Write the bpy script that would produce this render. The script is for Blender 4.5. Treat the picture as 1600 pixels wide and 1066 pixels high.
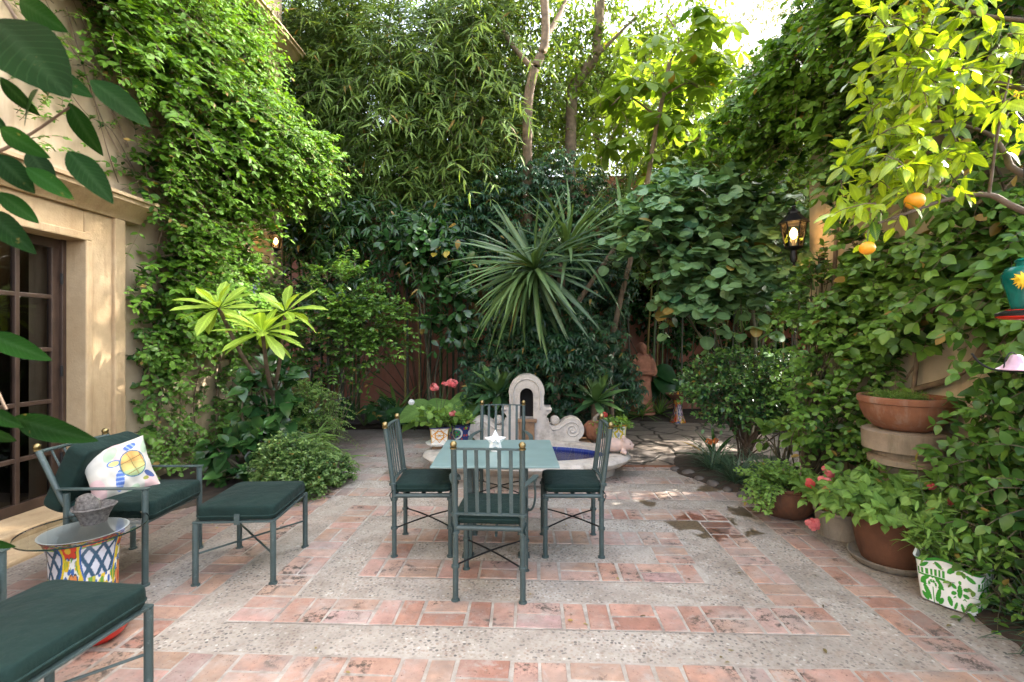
import bpy, math, random
import numpy as np
from mathutils import Vector, Matrix
R = math.radians
for _o in list(bpy.data.objects):
    bpy.data.objects.remove(_o)
sc = bpy.context.scene
col = sc.collection
random.seed(5)
rng = np.random.default_rng(11)

# ------------------------------------------------------------ camera
F = 771.0
CH = 1.6
cam_d = bpy.data.cameras.new("camera")
cam = bpy.data.objects.new("camera", cam_d)
col.objects.link(cam)
cam.location = (0, 0, CH)
cam.rotation_euler = (R(90), 0, 0)
cam_d.sensor_width = 36.0
cam_d.lens = 36.0 * F / 1600.0
cam_d.shift_y = -0.0025
cam_d.clip_start = 0.02
cam_d.clip_end = 2000
cam_d.dof.use_dof = True
cam_d.dof.focus_distance = 4.5
cam_d.dof.aperture_fstop = 4.5
sc.camera = cam

# ------------------------------------------------------------ world, sun, exposure
SUN_EL, SUN_AZ = 38.0, 70.0       # azimuth clockwise from +Y (behind the garden, to the right)
w = bpy.data.worlds.new("World")
sc.world = w
w.use_nodes = True
nt = w.node_tree
for n in list(nt.nodes):
    nt.nodes.remove(n)
sky = nt.nodes.new("ShaderNodeTexSky")
sky.sky_type = 'NISHITA'
sky.sun_disc = False
sky.sun_elevation = R(SUN_EL)
sky.sun_rotation = R(SUN_AZ)
sky.dust_density = 4.0
sky.ozone_density = 0.5
sky.air_density = 1.0
bg = nt.nodes.new("ShaderNodeBackground")
bg.inputs["Strength"].default_value = 0.15
wo = nt.nodes.new("ShaderNodeOutputWorld")
hz = nt.nodes.new("ShaderNodeHueSaturation")      # thin high haze takes the blue out of the sky
hz.inputs["Saturation"].default_value = 0.55
nt.links.new(sky.outputs[0], hz.inputs["Color"])
nt.links.new(hz.outputs[0], bg.inputs[0])
nt.links.new(bg.outputs[0], wo.inputs[0])
sl = bpy.data.lights.new("sun", 'SUN')
sl.energy = 2.4
sl.angle = R(0.5)
sl.color = (1.0, 0.94, 0.84)
sun = bpy.data.objects.new("sun", sl)
col.objects.link(sun)
_sd = Vector((math.sin(R(SUN_AZ)) * math.cos(R(SUN_EL)), math.cos(R(SUN_AZ)) * math.cos(R(SUN_EL)), math.sin(R(SUN_EL))))
sun.rotation_euler = _sd.to_track_quat('Z', 'Y').to_euler()
sun.location = (10, 10, 20)
sc.view_settings.view_transform = 'Standard'
sc.view_settings.look = 'None'
sc.view_settings.gamma = 1.0
sc.view_settings.exposure = 3.2
sc.render.engine = 'CYCLES'
cy = sc.cycles
cy.max_bounces = 7
cy.diffuse_bounces = 2
cy.glossy_bounces = 3
cy.transmission_bounces = 5
cy.transparent_max_bounces = 12
cy.caustics_reflective = False
cy.caustics_refractive = False
cy.sample_clamp_indirect = 6.0
cy.use_denoising = True

# ------------------------------------------------------------ helpers
TH = 0.04                                    # the garden's own axes turn 2.3 degrees from the view


def P(u, v, Y):
    return Vector(((u - 800.0) / F * Y, Y, CH - (v - 529.0) / F * Y))


def G(u, v, z=0.0):
    Y = F * (CH - z) / (v - 529.0)
    return Vector(((u - 800.0) / F * Y, Y, z))


def H(a, b, z=0.0):
    return Vector((a * math.cos(TH) + b * math.sin(TH), -a * math.sin(TH) + b * math.cos(TH), z))


def tag(o, label, cat, group=None):
    o['label'] = label
    o['category'] = cat
    if group:
        o['group'] = group
    return o


def thing(name, label, cat, loc=(0, 0, 0), rz=0.0, group=None):
    o = bpy.data.objects.new(name, None)
    col.objects.link(o)
    o.location = loc
    o.rotation_euler = (0, 0, rz)
    o.empty_display_size = 0.1
    return tag(o, label, cat, group)


def kids(o):
    return [c for c in bpy.data.objects if c.parent == o]


def copy_tree(o, parent=None):
    c = o.copy()
    col.objects.link(c)
    c.parent = parent
    for ch in kids(o):
        copy_tree(ch, c)
    return c


def link(name, me, mat=None, parent=None, kind=None, smooth=None, bevel=0.0, seg=2):
    o = bpy.data.objects.new(name, me)
    col.objects.link(o)
    if mat is not None:
        for m in (mat if isinstance(mat, (list, tuple)) else [mat]):
            me.materials.append(m)
    if parent is not None:
        o.parent = parent
    if kind:
        o['kind'] = kind
    if smooth is not None:
        me.shade_smooth()
        me.set_sharp_from_angle(angle=R(smooth))
    if bevel > 0:
        b = o.modifiers.new("bevel", 'BEVEL')
        b.width = bevel
        b.segments = seg
        b.limit_method = 'ANGLE'
        b.angle_limit = R(35)
    return o


class MB:
    def __init__(s):
        s.v, s.f, s.mi = [], [], []

    def add(s, vs, fs, mi=0):
        k = len(s.v)
        s.v += [tuple(p) for p in vs]
        s.f += [tuple(i + k for i in f) for f in fs]
        s.mi += [mi] * len(fs)
        return s

    def box(s, c, d, rz=0.0, M=None, mi=0):
        x, y, z = d[0] / 2, d[1] / 2, d[2] / 2
        vs = [Vector(p) for p in ((-x, -y, -z), (x, -y, -z), (x, y, -z), (-x, y, -z), (-x, -y, z), (x, -y, z), (x, y, z), (-x, y, z))]
        if M is None:
            M = Matrix.Rotation(rz, 3, 'Z')
        c = Vector(c)
        return s.add([M @ p + c for p in vs], [(0, 3, 2, 1), (4, 5, 6, 7), (0, 1, 5, 4), (1, 2, 6, 5), (2, 3, 7, 6), (3, 0, 4, 7)], mi)

    def span(s, x0, x1, y0, y1, z0, z1, mi=0):
        return s.box(((x0 + x1) / 2, (y0 + y1) / 2, (z0 + z1) / 2), (x1 - x0, y1 - y0, z1 - z0), mi=mi)

    def tube(s, pts, r, n=10, caps=True, flat=1.0, mi=0):
        pts = [Vector(p) for p in pts]
        m = len(pts)
        rs = r if isinstance(r, (list, tuple)) else [r] * m
        vs, fs = [], []
        ref = None
        for i, p in enumerate(pts):
            t = (pts[min(i + 1, m - 1)] - pts[max(i - 1, 0)]).normalized()
            if ref is None:
                ref = Vector((0, 0, 1)) if abs(t.z) < 0.9 else Vector((1, 0, 0))
            a = t.cross(ref)
            if a.length < 1e-6:
                a = t.orthogonal()
            a.normalize()
            b = a.cross(t).normalized()
            ref = b
            for k in range(n):
                q = 2 * math.pi * k / n
                vs.append(p + a * math.cos(q) * rs[i] + b * math.sin(q) * rs[i] * flat)
        for i in range(m - 1):
            for k in range(n):
                k2 = (k + 1) % n
                fs.append((i * n + k, i * n + k2, (i + 1) * n + k2, (i + 1) * n + k))
        if caps:
            fs.append(tuple(range(n))[::-1])
            fs.append(tuple((m - 1) * n + k for k in range(n)))
        return s.add(vs, fs, mi)

    def lathe(s, prof, n=32, c=(0, 0, 0), sx=1.0, sy=1.0, rib=None, cap=True, mi=0):
        c = Vector(c)
        vs, fs = [], []
        for (r, z) in prof:
            for k in range(n):
                q = 2 * math.pi * k / n
                rr = r * (rib(q, z) if rib else 1.0)
                vs.append(c + Vector((rr * math.cos(q) * sx, rr * math.sin(q) * sy, z)))
        m = len(prof)
        for i in range(m - 1):
            for k in range(n):
                k2 = (k + 1) % n
                fs.append((i * n + k, i * n + k2, (i + 1) * n + k2, (i + 1) * n + k))
        if cap:
            fs.append(tuple(range(n))[::-1])
            fs.append(tuple((m - 1) * n + k for k in range(n)))
        return s.add(vs, fs, mi)

    def ball(s, c, r, n=14, m=8, M=None):
        r = r if isinstance(r, (tuple, list)) else (r, r, r)
        vs, fs = [], []
        for i in range(m + 1):
            ph = math.pi * i / m
            for k in range(n):
                q = 2 * math.pi * k / n
                vs.append(Vector((r[0] * math.sin(ph) * math.cos(q), r[1] * math.sin(ph) * math.sin(q), r[2] * math.cos(ph))))
        if M is not None:
            vs = [M @ p for p in vs]
        vs = [p + Vector(c) for p in vs]
        for i in range(m):
            for k in range(n):
                k2 = (k + 1) % n
                fs.append((i * n + k, (i + 1) * n + k, (i + 1) * n + k2, i * n + k2))
        return s.add(vs, fs)

    def prism(s, pts, y0, y1, mi=0):
        """outline in x,z pulled along y"""
        n = len(pts)
        vs = [(p[0], y0, p[1]) for p in pts] + [(p[0], y1, p[1]) for p in pts]
        fs = [tuple(range(n)), tuple(range(2 * n - 1, n - 1, -1))]
        fs += [(i, i + n, (i + 1) % n + n, (i + 1) % n) for i in range(n)]
        return s.add(vs, fs, mi)

    def mesh(s, name):
        me = bpy.data.meshes.new(name)
        me.from_pydata(s.v, [], s.f)
        if any(s.mi):
            me.polygons.foreach_set("material_index", s.mi)
        me.update()
        return me

    def build(s, name, mat, parent=None, smooth=None, bevel=0.0, seg=2, kind=None):
        return link(name, s.mesh(name), mat, parent, kind, smooth, bevel, seg)


def grid_mesh(name, pos, nu, nv, paint=None, wrap=False):
    """pos(u,v)->xyz on a grid, paint(u,v)->rgb kept in the point attribute Col"""
    us = np.linspace(0, 1, nu)
    vv = np.linspace(0, 1, nv)
    vs = [tuple(pos(a, b)) for b in vv for a in us]
    fs = [(j * nu + i, j * nu + i + 1, (j + 1) * nu + i + 1, (j + 1) * nu + i) for j in range(nv - 1) for i in range(nu - 1)]
    me = bpy.data.meshes.new(name)
    me.from_pydata(vs, [], fs)
    if paint:
        ca = me.attributes.new("Col", 'FLOAT_COLOR', 'POINT')
        dat = []
        for b in vv:
            for a in us:
                c = paint(a, b)
                dat += [c[0], c[1], c[2], 1.0]
        ca.data.foreach_set("color", dat)
    me.update()
    return me


# ------------------------------------------------------------ materials
def new_mat(name):
    m = bpy.data.materials.new(name)
    m.use_nodes = True
    t = m.node_tree
    b = t.nodes["Principled BSDF"]
    return m, t, b


def N(t, typ, **kw):
    n = t.nodes.new(typ)
    for k, v in kw.items():
        if k in n.inputs.keys():
            n.inputs[k].default_value = v
        else:
            setattr(n, k, v)
    return n


def ramp(t, src, stops, interp='LINEAR'):
    r = t.nodes.new("ShaderNodeValToRGB")
    r.color_ramp.interpolation = interp
    e = r.color_ramp.elements
    while len(e) < len(stops):
        e.new(0.5)
    for i, (p, c) in enumerate(stops):
        e[i].position = p
        e[i].color = (c[0], c[1], c[2], 1) if isinstance(c, (tuple, list)) else (c, c, c, 1)
    t.links.new(src, r.inputs[0])
    return r.outputs[0]


def mix(t, fac, a, b, mode='MIX'):
    m = t.nodes.new("ShaderNodeMix")
    m.data_type = 'RGBA'
    m.blend_type = mode
    for s, i in ((fac, 0), (a, 6), (b, 7)):
        if isinstance(s, (int, float)):
            m.inputs[i].default_value = s if i == 0 else (s, s, s, 1)
        elif isinstance(s, (tuple, list)):
            m.inputs[i].default_value = (s[0], s[1], s[2], 1)
        else:
            t.links.new(s, m.inputs[i])
    return m.outputs[2]


def math_n(t, op, a, b=None, clamp=False):
    m = t.nodes.new("ShaderNodeMath")
    m.operation = op
    m.use_clamp = clamp
    for i, s in enumerate((a, b)):
        if s is None:
            continue
        if isinstance(s, (int, float)):
            m.inputs[i].default_value = s
        else:
            t.links.new(s, m.inputs[i])
    return m.outputs[0]


def coords(t, which="Object", scale=None):
    c = t.nodes.new("ShaderNodeTexCoord")
    if scale is None:
        return c.outputs[which]
    mp = t.nodes.new("ShaderNodeMapping")
    mp.inputs["Scale"].default_value = scale if isinstance(scale, (tuple, list)) else (scale,) * 3
    t.links.new(c.outputs[which], mp.inputs[0])
    return mp.outputs[0]


def noise(t, vec, scale, detail=4, rough=0.55, dist=0.0):
    n = N(t, "ShaderNodeTexNoise", Scale=scale, Detail=detail, Roughness=rough, Distortion=dist)
    t.links.new(vec, n.inputs["Vector"])
    return n.outputs[0]


def bump(t, b, h, strength=0.3, dist=0.01):
    n = N(t, "ShaderNodeBump", Strength=strength, Distance=dist)
    t.links.new(h, n.inputs["Height"])
    t.links.new(n.outputs[0], b.inputs["Normal"])


def simple(name, c, rough=0.6, metal=0.0, var=0.25, scale=8.0, bmp=0.15, spec=0.5, c2=None, bscale=None):
    m, t, b = new_mat(name)
    v = coords(t)
    n = noise(t, v, scale, 6)
    lo = tuple(x * (1 - var) for x in c)
    hi = c2 if c2 else tuple(min(1, x * (1 + var)) for x in c)
    t.links.new(ramp(t, n, [(0.3, lo), (0.7, hi)]), b.inputs["Base Color"])
    b.inputs["Roughness"].default_value = rough
    b.inputs["Metallic"].default_value = metal
    b.inputs["Specular IOR Level"].default_value = spec
    if bmp:
        bump(t, b, noise(t, v, bscale or scale * 6, 4), bmp, 0.004)
    return m


def leafmat(name, dark, light, trans=0.35, rough=0.42, spec=0.45, vein=0.0, tcol=None, dead=(0.30, 0.20, 0.05)):
    """leaf: colour runs from dark to light with each leaf's own 'tone' (old to young)"""
    m, t, b = new_mat(name)
    at = t.nodes.new("ShaderNodeAttribute")
    at.attribute_name = "tone"
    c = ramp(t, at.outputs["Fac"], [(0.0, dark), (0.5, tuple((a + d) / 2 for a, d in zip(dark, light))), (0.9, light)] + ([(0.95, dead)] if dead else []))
    if vein:
        am = t.nodes.new("ShaderNodeAttribute")
        am.attribute_name = "mid"
        f = ramp(t, am.outputs["Fac"], [(0.72, 0.0), (0.95, vein)])
        c = mix(t, f, c, tuple(min(1, x * 1.6 + 0.05) for x in light))
        al = t.nodes.new("ShaderNodeAttribute")
        al.attribute_name = "lt"
        q = math_n(t, 'ADD', math_n(t, 'MULTIPLY', al.outputs["Fac"], 75.0), math_n(t, 'MULTIPLY', am.outputs["Fac"], 16.0))
        sv = ramp(t, math_n(t, 'SINE', q), [(0.80, 0.0), (1.0, min(1.0, vein * 1.2))])
        c = mix(t, sv, c, tuple(min(1, x * 1.5 + 0.03) for x in light))
        ns = noise(t, coords(t), 30.0, 4, 0.65)
        c = mix(t, ramp(t, ns, [(0.66, 0.0), (0.72, 0.6)]), c, (0.16, 0.12, 0.03))
        bump(t, b, math_n(t, 'ADD', sv, math_n(t, 'MULTIPLY', f, 1.5)), 0.35, 0.003)
    v = coords(t)
    n = noise(t, v, 7.0, 3)
    c = mix(t, 0.55, c, ramp(t, n, [(0.25, 0.55), (0.75, 1.35)]), 'MULTIPLY')
    t.links.new(c, b.inputs["Base Color"])
    b.inputs["Roughness"].default_value = rough
    b.inputs["Specular IOR Level"].default_value = spec
    tr = t.nodes.new("ShaderNodeBsdfTranslucent")
    k = tcol or (1.5, 1.35, 0.55)
    t.links.new(mix(t, 1.0, c, k, 'MULTIPLY'), tr.inputs[0])
    mx = t.nodes.new("ShaderNodeMixShader")
    mx.inputs[0].default_value = trans
    out = t.nodes["Material Output"]
    t.links.new(b.outputs[0], mx.inputs[1])
    t.links.new(tr.outputs[0], mx.inputs[2])
    t.links.new(mx.outputs[0], out.inputs[0])
    return m


def painted(name, rough=0.25, spec=0.5, bmp=0.0, coat=0.0):
    m, t, b = new_mat(name)
    at = t.nodes.new("ShaderNodeAttribute")
    at.attribute_name = "Col"
    n = noise(t, coords(t), 14, 4)
    t.links.new(mix(t, 0.35, at.outputs["Color"], ramp(t, n, [(0.3, 0.75), (0.7, 1.15)]), 'MULTIPLY'), b.inputs["Base Color"])
    b.inputs["Roughness"].default_value = rough
    b.inputs["Specular IOR Level"].default_value = spec
    b.inputs["Coat Weight"].default_value = coat
    if bmp:
        bump(t, b, noise(t, coords(t), 40, 4), bmp, 0.004)
    return m


def glassmat(name, tint=(1, 1, 1), ior=1.5):
    m, t, b = new_mat(name)
    t.nodes.remove(b)
    tr = N(t, "ShaderNodeBsdfTransparent")
    tr.inputs[0].default_value = (*tint, 1)
    gl = N(t, "ShaderNodeBsdfGlossy", Roughness=0.015)
    fr = N(t, "ShaderNodeFresnel", IOR=ior)
    n = N(t, "ShaderNodeBump", Strength=0.04, Distance=0.02)
    t.links.new(noise(t, coords(t), 3, 2), n.inputs["Height"])
    t.links.new(n.outputs[0], gl.inputs["Normal"])
    mx = N(t, "ShaderNodeMixShader")
    t.links.new(fr.outputs[0], mx.inputs[0])
    t.links.new(tr.outputs[0], mx.inputs[1])
    t.links.new(gl.outputs[0], mx.inputs[2])
    t.links.new(mx.outputs[0], t.nodes["Material Output"].inputs[0])
    return m


def emit(name, c, s):
    m, t, b = new_mat(name)
    b.inputs["Base Color"].default_value = (*c, 1)
    b.inputs["Emission Color"].default_value = (*c, 1)
    b.inputs["Emission Strength"].default_value = s
    return m


# ------------------------------------------------------------ foliage kit (numpy)
def nrm(a):
    return a / np.maximum(np.linalg.norm(a, axis=-1, keepdims=True), 1e-9)


def arr(v):
    return np.asarray(v, float)


def tmpl(st, fold=0.25, curl=0.15, wav=0.0):
    """leaf outline: st = [(t along, half width)], first and last are points when width is 0"""
    t, x, md, f = [], [], [], []
    rows = []
    for (tt, hw) in st:
        k = len(t)
        if hw <= 0:
            t.append(tt); x.append(0.0); md.append(1.0)
            rows.append((k, k, k))
        else:
            t += [tt] * 3
            x += [-hw, 0.0, hw]
            md += [0.0, 1.0, 0.0]
            rows.append((k, k + 1, k + 2))
    for a, b in zip(rows[:-1], rows[1:]):
        for i in (0, 1):
            q = [a[i], a[i + 1], b[i + 1], b[i]]
            o = []
            for z in q:
                if z not in o:
                    o.append(z)
            if len(o) > 2:
                f.append(o)
    t, x = arr(t), arr(x)
    return dict(t=t, x=x, z=fold * np.abs(x), c=-curl * t ** 2, mid=arr(md), f=f)


T_KITE = dict(t=arr([0, .45, 1, .45]), x=arr([0, -.5, 0, .5]), z=arr([0, .13, 0, .13]), c=arr([0, -.03, -.15, -.03]), mid=arr([1, 0, 1, 0]), f=[[0, 2, 1], [0, 3, 2]])
T_OVATE = tmpl([(0, 0), (.25, .42), (.55, .5), (.82, .28), (1, 0)])
def smooth_leaf(k, peak=.42, fold=.22, curl=.22, base=.0, ex=1.0, serr=0.0):
    st = [(0, 0)]
    for i in range(1, k):
        f = i / k
        g = (f / peak) if f < peak else (1 - f) / (1 - peak)
        hw = .5 * max(0, math.sin(math.pi / 2 * min(1, g))) ** ex
        st.append((f, hw * (1 + (serr if i % 2 else -serr))))
    return tmpl(st + [(1, 0)], fold, curl)


T_NEAR = smooth_leaf(9, .42, .18, .25, ex=.85)
T_BIG = smooth_leaf(22, .40, .16, .22, ex=.8, serr=.012)
T_OVAL = tmpl([(0, 0), (.2, .34), (.5, .5), (.8, .38), (1, 0)], 0.2, 0.2)
T_LANCE = tmpl([(0, 0), (.25, .5), (.6, .36), (1, 0)], 0.25, 0.25)
T_OBOV = tmpl([(0, 0), (.25, .25), (.6, .5), (.85, .38), (1, 0)], 0.2, 0.22)
T_STRAP = tmpl([(0, .32), (.15, .42), (.35, .5), (.55, .48), (.75, .34), (.9, .17), (1, 0)], 0.35, 0.1)
T_STRAPD = tmpl([(0, .32), (.15, .42), (.35, .5), (.55, .48), (.75, .34), (.9, .17), (1, 0)], 0.3, 0.35)
T_AGAVE = tmpl([(0, .30), (.2, .36), (.45, .5), (.65, .46), (.85, .22), (1, 0)], 0.35, 0.12)
T_GRASS = tmpl([(0, .5), (.3, .5), (.6, .4), (.85, .25), (1, 0)], 0.1, 0.5)
T_ROUND = tmpl([(0, 0), (.03, .24), (.15, .44), (.35, .52), (.6, .5), (.8, .38), (.93, .22), (1, 0)], 0.12, 0.15)
T_HEART = tmpl([(-.12, 0), (-.11, .2), (-.03, .38), (.12, .48), (.3, .5), (.5, .42), (.7, .27), (.87, .11), (1, 0)], 0.15, 0.25)


class Foliage:
    def __init__(s, dead=0.012):
        s.parts = []
        s.dead = dead

    def add(s, T, Pn, D, Nn, L, W, tone):
        Pn = arr(Pn)
        n = len(Pn)
        if n == 0:
            return
        D = np.broadcast_to(nrm(arr(D)), (n, 3))
        Nn = np.broadcast_to(arr(Nn), (n, 3))
        Nn = nrm(Nn - (Nn * D).sum(-1, keepdims=True) * D)
        S = np.cross(D, Nn)
        L = np.broadcast_to(arr(L), (n,))[:, None, None]
        W = np.broadcast_to(arr(W), (n,))[:, None, None]
        t, x, z, c = (T[k][None, :, None] for k in ('t', 'x', 'z', 'c'))
        cv = rng.uniform(0.3, 1.7, (n, 1, 1))
        V = Pn[:, None] + D[:, None] * (t * L) + S[:, None] * (x * W) + Nn[:, None] * (z * W + c * L * cv)
        tone = np.broadcast_to(arr(tone), (n,))
        s.parts.append((V.reshape(-1, 3), T['f'], len(T['t']), n, np.repeat(np.where(rng.uniform(0, 1, n) < s.dead, 1.0, np.clip(tone, 0, .9)), len(T['t'])), np.tile(T['mid'], n), np.tile(T['t'], n)))

    def build(s, name, mat, parent=None, kind=None):
        vs, li, ls, tn, md, lt = [], [], [], [], [], []
        base = 0
        nl = 0
        for V, f, k, n, tone, mid, ltt in s.parts:
            flat = np.concatenate([np.asarray(q) for q in f])
            sz = np.asarray([len(q) for q in f])
            st = np.concatenate([[0], np.cumsum(sz)[:-1]])
            off = np.arange(n) * k + base
            li.append((flat[None] + off[:, None]).ravel())
            ls.append((st[None] + (np.arange(n) * len(flat))[:, None] + nl).ravel())
            vs.append(V)
            tn.append(tone)
            md.append(mid)
            lt.append(ltt)
            base += n * k
            nl += n * len(flat)
        me = bpy.data.meshes.new(name)
        if vs:
            vs = np.concatenate(vs); li = np.concatenate(li); ls = np.concatenate(ls)
            me.vertices.add(len(vs))
            me.vertices.foreach_set("co", vs.ravel())
            me.loops.add(len(li))
            me.loops.foreach_set("vertex_index", li.astype(np.int32))
            me.polygons.add(len(ls))
            me.polygons.foreach_set("loop_start", ls.astype(np.int32))
            me.polygons.foreach_set("use_smooth", np.ones(len(ls), dtype=bool))
            me.update(calc_edges=True)
            for nm, d in (("tone", tn), ("mid", md), ("lt", lt)):
                me.attributes.new(nm, 'FLOAT', 'POINT').data.foreach_set("value", np.concatenate(d).astype(np.float32))
        return link(name, me, mat, parent, kind)


class Stems:
    """many thin tapering stems as one mesh"""
    def __init__(s, n=4):
        s.n = n
        s.v, s.f, s.k = [], [], 0

    def add(s, pts, r0, r1):
        pts = arr(pts)
        if pts.ndim == 2:
            pts = pts[None]
        S, K, _ = pts.shape
        r0 = np.broadcast_to(arr(r0), (S,))
        r1 = np.broadcast_to(arr(r1), (S,))
        rad = r0[:, None] + (r1 - r0)[:, None] * np.linspace(0, 1, K)[None]
        T = nrm(np.gradient(pts, axis=1))
        ref = np.where(np.abs(T[..., 2:3]) < 0.9, arr([0, 0, 1.0]), arr([1.0, 0, 0]))
        A = nrm(np.cross(T, ref))
        B = np.cross(A, T)
        q = np.linspace(0, 2 * np.pi, s.n, endpoint=False)
        V = pts[:, :, None] + rad[..., None, None] * (A[:, :, None] * np.cos(q)[None, None, :, None] + B[:, :, None] * np.sin(q)[None, None, :, None])
        idx = np.arange(S * K * s.n).reshape(S, K, s.n) + s.k
        a = idx[:, :-1]
        b = idx[:, 1:]
        s.f.append(np.stack([a, np.roll(a, -1, 2), np.roll(b, -1, 2), b], -1).reshape(-1, 4))
        s.v.append(V.reshape(-1, 3))
        s.k += S * K * s.n

    def build(s, name, mat, parent=None):
        me = bpy.data.meshes.new(name)
        if s.v:
            v = np.concatenate(s.v)
            f = np.concatenate(s.f)
            me.vertices.add(len(v))
            me.vertices.foreach_set("co", v.ravel())
            me.loops.add(f.size)
            me.loops.foreach_set("vertex_index", f.ravel().astype(np.int32))
            me.polygons.add(len(f))
            me.polygons.foreach_set("loop_start", (np.arange(len(f)) * 4).astype(np.int32))
            me.polygons.foreach_set("use_smooth", np.ones(len(f), dtype=bool))
            me.update(calc_edges=True)
        return link(name, me, mat, parent)


def shoot(P0, D0, L, K=6, droop=0.3, wig=0.04):
    P0, D0 = arr(P0), nrm(arr(D0))
    S = len(P0)
    L = np.broadcast_to(arr(L), (S,))
    droop = np.broadcast_to(arr(droop), (S,))
    t = np.linspace(0, 1, K)
    pts = P0[:, None] + D0[:, None] * (L[:, None] * t)[..., None]
    pts[..., 2] -= droop[:, None] * L[:, None] * t ** 2
    wg = rng.normal(size=(S, K, 3)) * wig * L[:, None, None]
    wg[:, 0] = 0
    return pts + np.cumsum(wg, 1) * 0.5


def along(pts, t):
    K = pts.shape[1]
    f = np.clip(np.asarray(t), 0, 0.9999) * (K - 1)
    i = f.astype(int)
    w = (f - i)[None, :, None] if f.ndim == 1 else (f - i)[..., None]
    p = pts[:, i] * (1 - w) + pts[:, i + 1] * w
    tn = nrm(pts[:, i + 1] - pts[:, i])
    return p, tn


def leafy(fo, T, pts, n, t0=0.15, mode='pair', L=0.06, W=0.03, ang=55, tone=(0.2, 0.9), jit=0.25, up=(0, 0, 1), lv=0.25, tip=True, updev=0.35):
    """leaves along shoots; tone runs from old (base) to young (tip)"""
    S = len(pts)
    t = np.linspace(t0, 1.0, n)
    p, tn = along(pts, t)
    upv = arr(up)
    if mode == 'pair':
        sd = np.cross(tn, np.broadcast_to(upv, tn.shape) + rng.normal(size=tn.shape) * 0.25)
        sd = nrm(sd)
        allp, alld, allt = [], [], []
        a = R(ang)
        for s in (-1, 1):
            d = tn * math.cos(a) + sd * (s * math.sin(a)) + rng.normal(size=tn.shape) * jit
            allp.append(p); alld.append(d); allt.append(np.broadcast_to(t, (S, n)))
        pp = np.concatenate([q.reshape(-1, 3) for q in allp])
        dd = np.concatenate([q.reshape(-1, 3) for q in alld])
        tt = np.concatenate([q.ravel() for q in allt])
    else:
        b0 = nrm(np.cross(tn, arr([0.31, 0.17, 0.93])))
        b1 = np.cross(tn, b0)
        ph = 2.39996 * np.arange(n)[None] + rng.uniform(0, 6.28, (S, 1))
        a = R(ang)
        d = tn * math.cos(a) + (b0 * np.cos(ph)[..., None] + b1 * np.sin(ph)[..., None]) * math.sin(a) + rng.normal(size=tn.shape) * jit
        pp = p.reshape(-1, 3); dd = d.reshape(-1, 3)
        tt = np.broadcast_to(t, (S, n)).ravel()
    if tip:
        pp = np.concatenate([pp, pts[:, -1]])
        dd = np.concatenate([dd, tn[:, -1] + rng.normal(size=(S, 3)) * 0.15])
        tt = np.concatenate([tt, np.ones(S)])
    m = len(pp)
    nn = upv[None] + rng.normal(size=(m, 3)) * updev
    sz = rng.uniform(1 - lv, 1 + lv, m) * (1.0 - 0.35 * np.clip(tt - 0.75, 0, 1) * 4 * 0.6)
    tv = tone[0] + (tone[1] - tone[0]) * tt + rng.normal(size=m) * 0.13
    fo.add(T, pp, dd, nn, L * sz, W * sz, tv)


def palmate(fo, T, C, Nn, n=7, L=0.12, W=0.04, droop=0.3, tone=0.4, tvar=0.15):
    C = arr(C)
    S = len(C)
    Nn = np.broadcast_to(nrm(arr(Nn)), C.shape)
    b0 = nrm(np.cross(Nn, rng.normal(size=(S, 3))))
    b1 = np.cross(Nn, b0)
    ph = np.linspace(0, 2 * np.pi, n, endpoint=False)[None] + rng.normal(size=(S, n)) * 0.12
    d = b0[:, None] * np.cos(ph)[..., None] + b1[:, None] * np.sin(ph)[..., None] - Nn[:, None] * droop
    sz = rng.uniform(0.75, 1.2, (S, 1)) * rng.uniform(0.85, 1.1, (S, n))
    tn = np.broadcast_to(arr(tone), (S,))[:, None] + rng.normal(size=(S, n)) * 0.05 + rng.normal(size=(S, 1)) * tvar
    fo.add(T, np.repeat(C, n, 0), d.reshape(-1, 3), np.repeat(Nn, n, 0) + rng.normal(size=(S * n, 3)) * 0.12, (L * sz).ravel(), (W * sz).ravel(), tn.ravel())


def in_ellipsoid(n, c, r, shell=0.55):
    d = nrm(rng.normal(size=(n, 3)))
    q = rng.uniform(shell ** 3, 1, (n, 1)) ** (1 / 3)
    return arr(c) + d * q * arr(r), d


def curve(pts, K=14):
    """smooth line through a few points (Catmull-Rom)"""
    p = [Vector(q) for q in pts]
    p = [p[0] * 2 - p[1]] + p + [p[-1] * 2 - p[-2]]
    out = []
    m = len(p) - 3
    for i in range(m):
        for k in range(K):
            t = k / K
            a, b, c, d = p[i:i + 4]
            out.append(0.5 * ((2 * b) + (c - a) * t + (2 * a - 5 * b + 4 * c - d) * t * t + (3 * b - a - 3 * c + d) * t ** 3))
    out.append(p[-2])
    return out

# ============================================================ materials of the place
def plaster(name, c, c2, stain=(0.2, 0.12, 0.07), s=1.0, run=0.35):
    m, t, b = new_mat(name)
    v = coords(t)
    n1 = noise(t, v, 0.9 * s, 7, 0.6)
    n2 = noise(t, v, 6 * s, 6, 0.6)
    base = ramp(t, n1, [(0.35, c), (0.65, c2)])
    vs = coords(t, "Object", (3.0, 3.0, run) if run < 1 else (1.6, 1.6, 1.3))
    st = ramp(t, noise(t, vs, 1.6 * s, 7, 0.7), [(0.50, 0.0), (0.70, 0.7)])
    base = mix(t, st, base, stain)
    base = mix(t, ramp(t, n2, [(0.3, 0.35), (0.7, 0.0)]), base, tuple(x * 0.7 for x in c))
    t.links.new(base, b.inputs["Base Color"])
    b.inputs["Roughness"].default_value = 0.9
    bump(t, b, noise(t, v, 25 * s, 8, 0.65), 0.35, 0.01)
    return m


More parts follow.
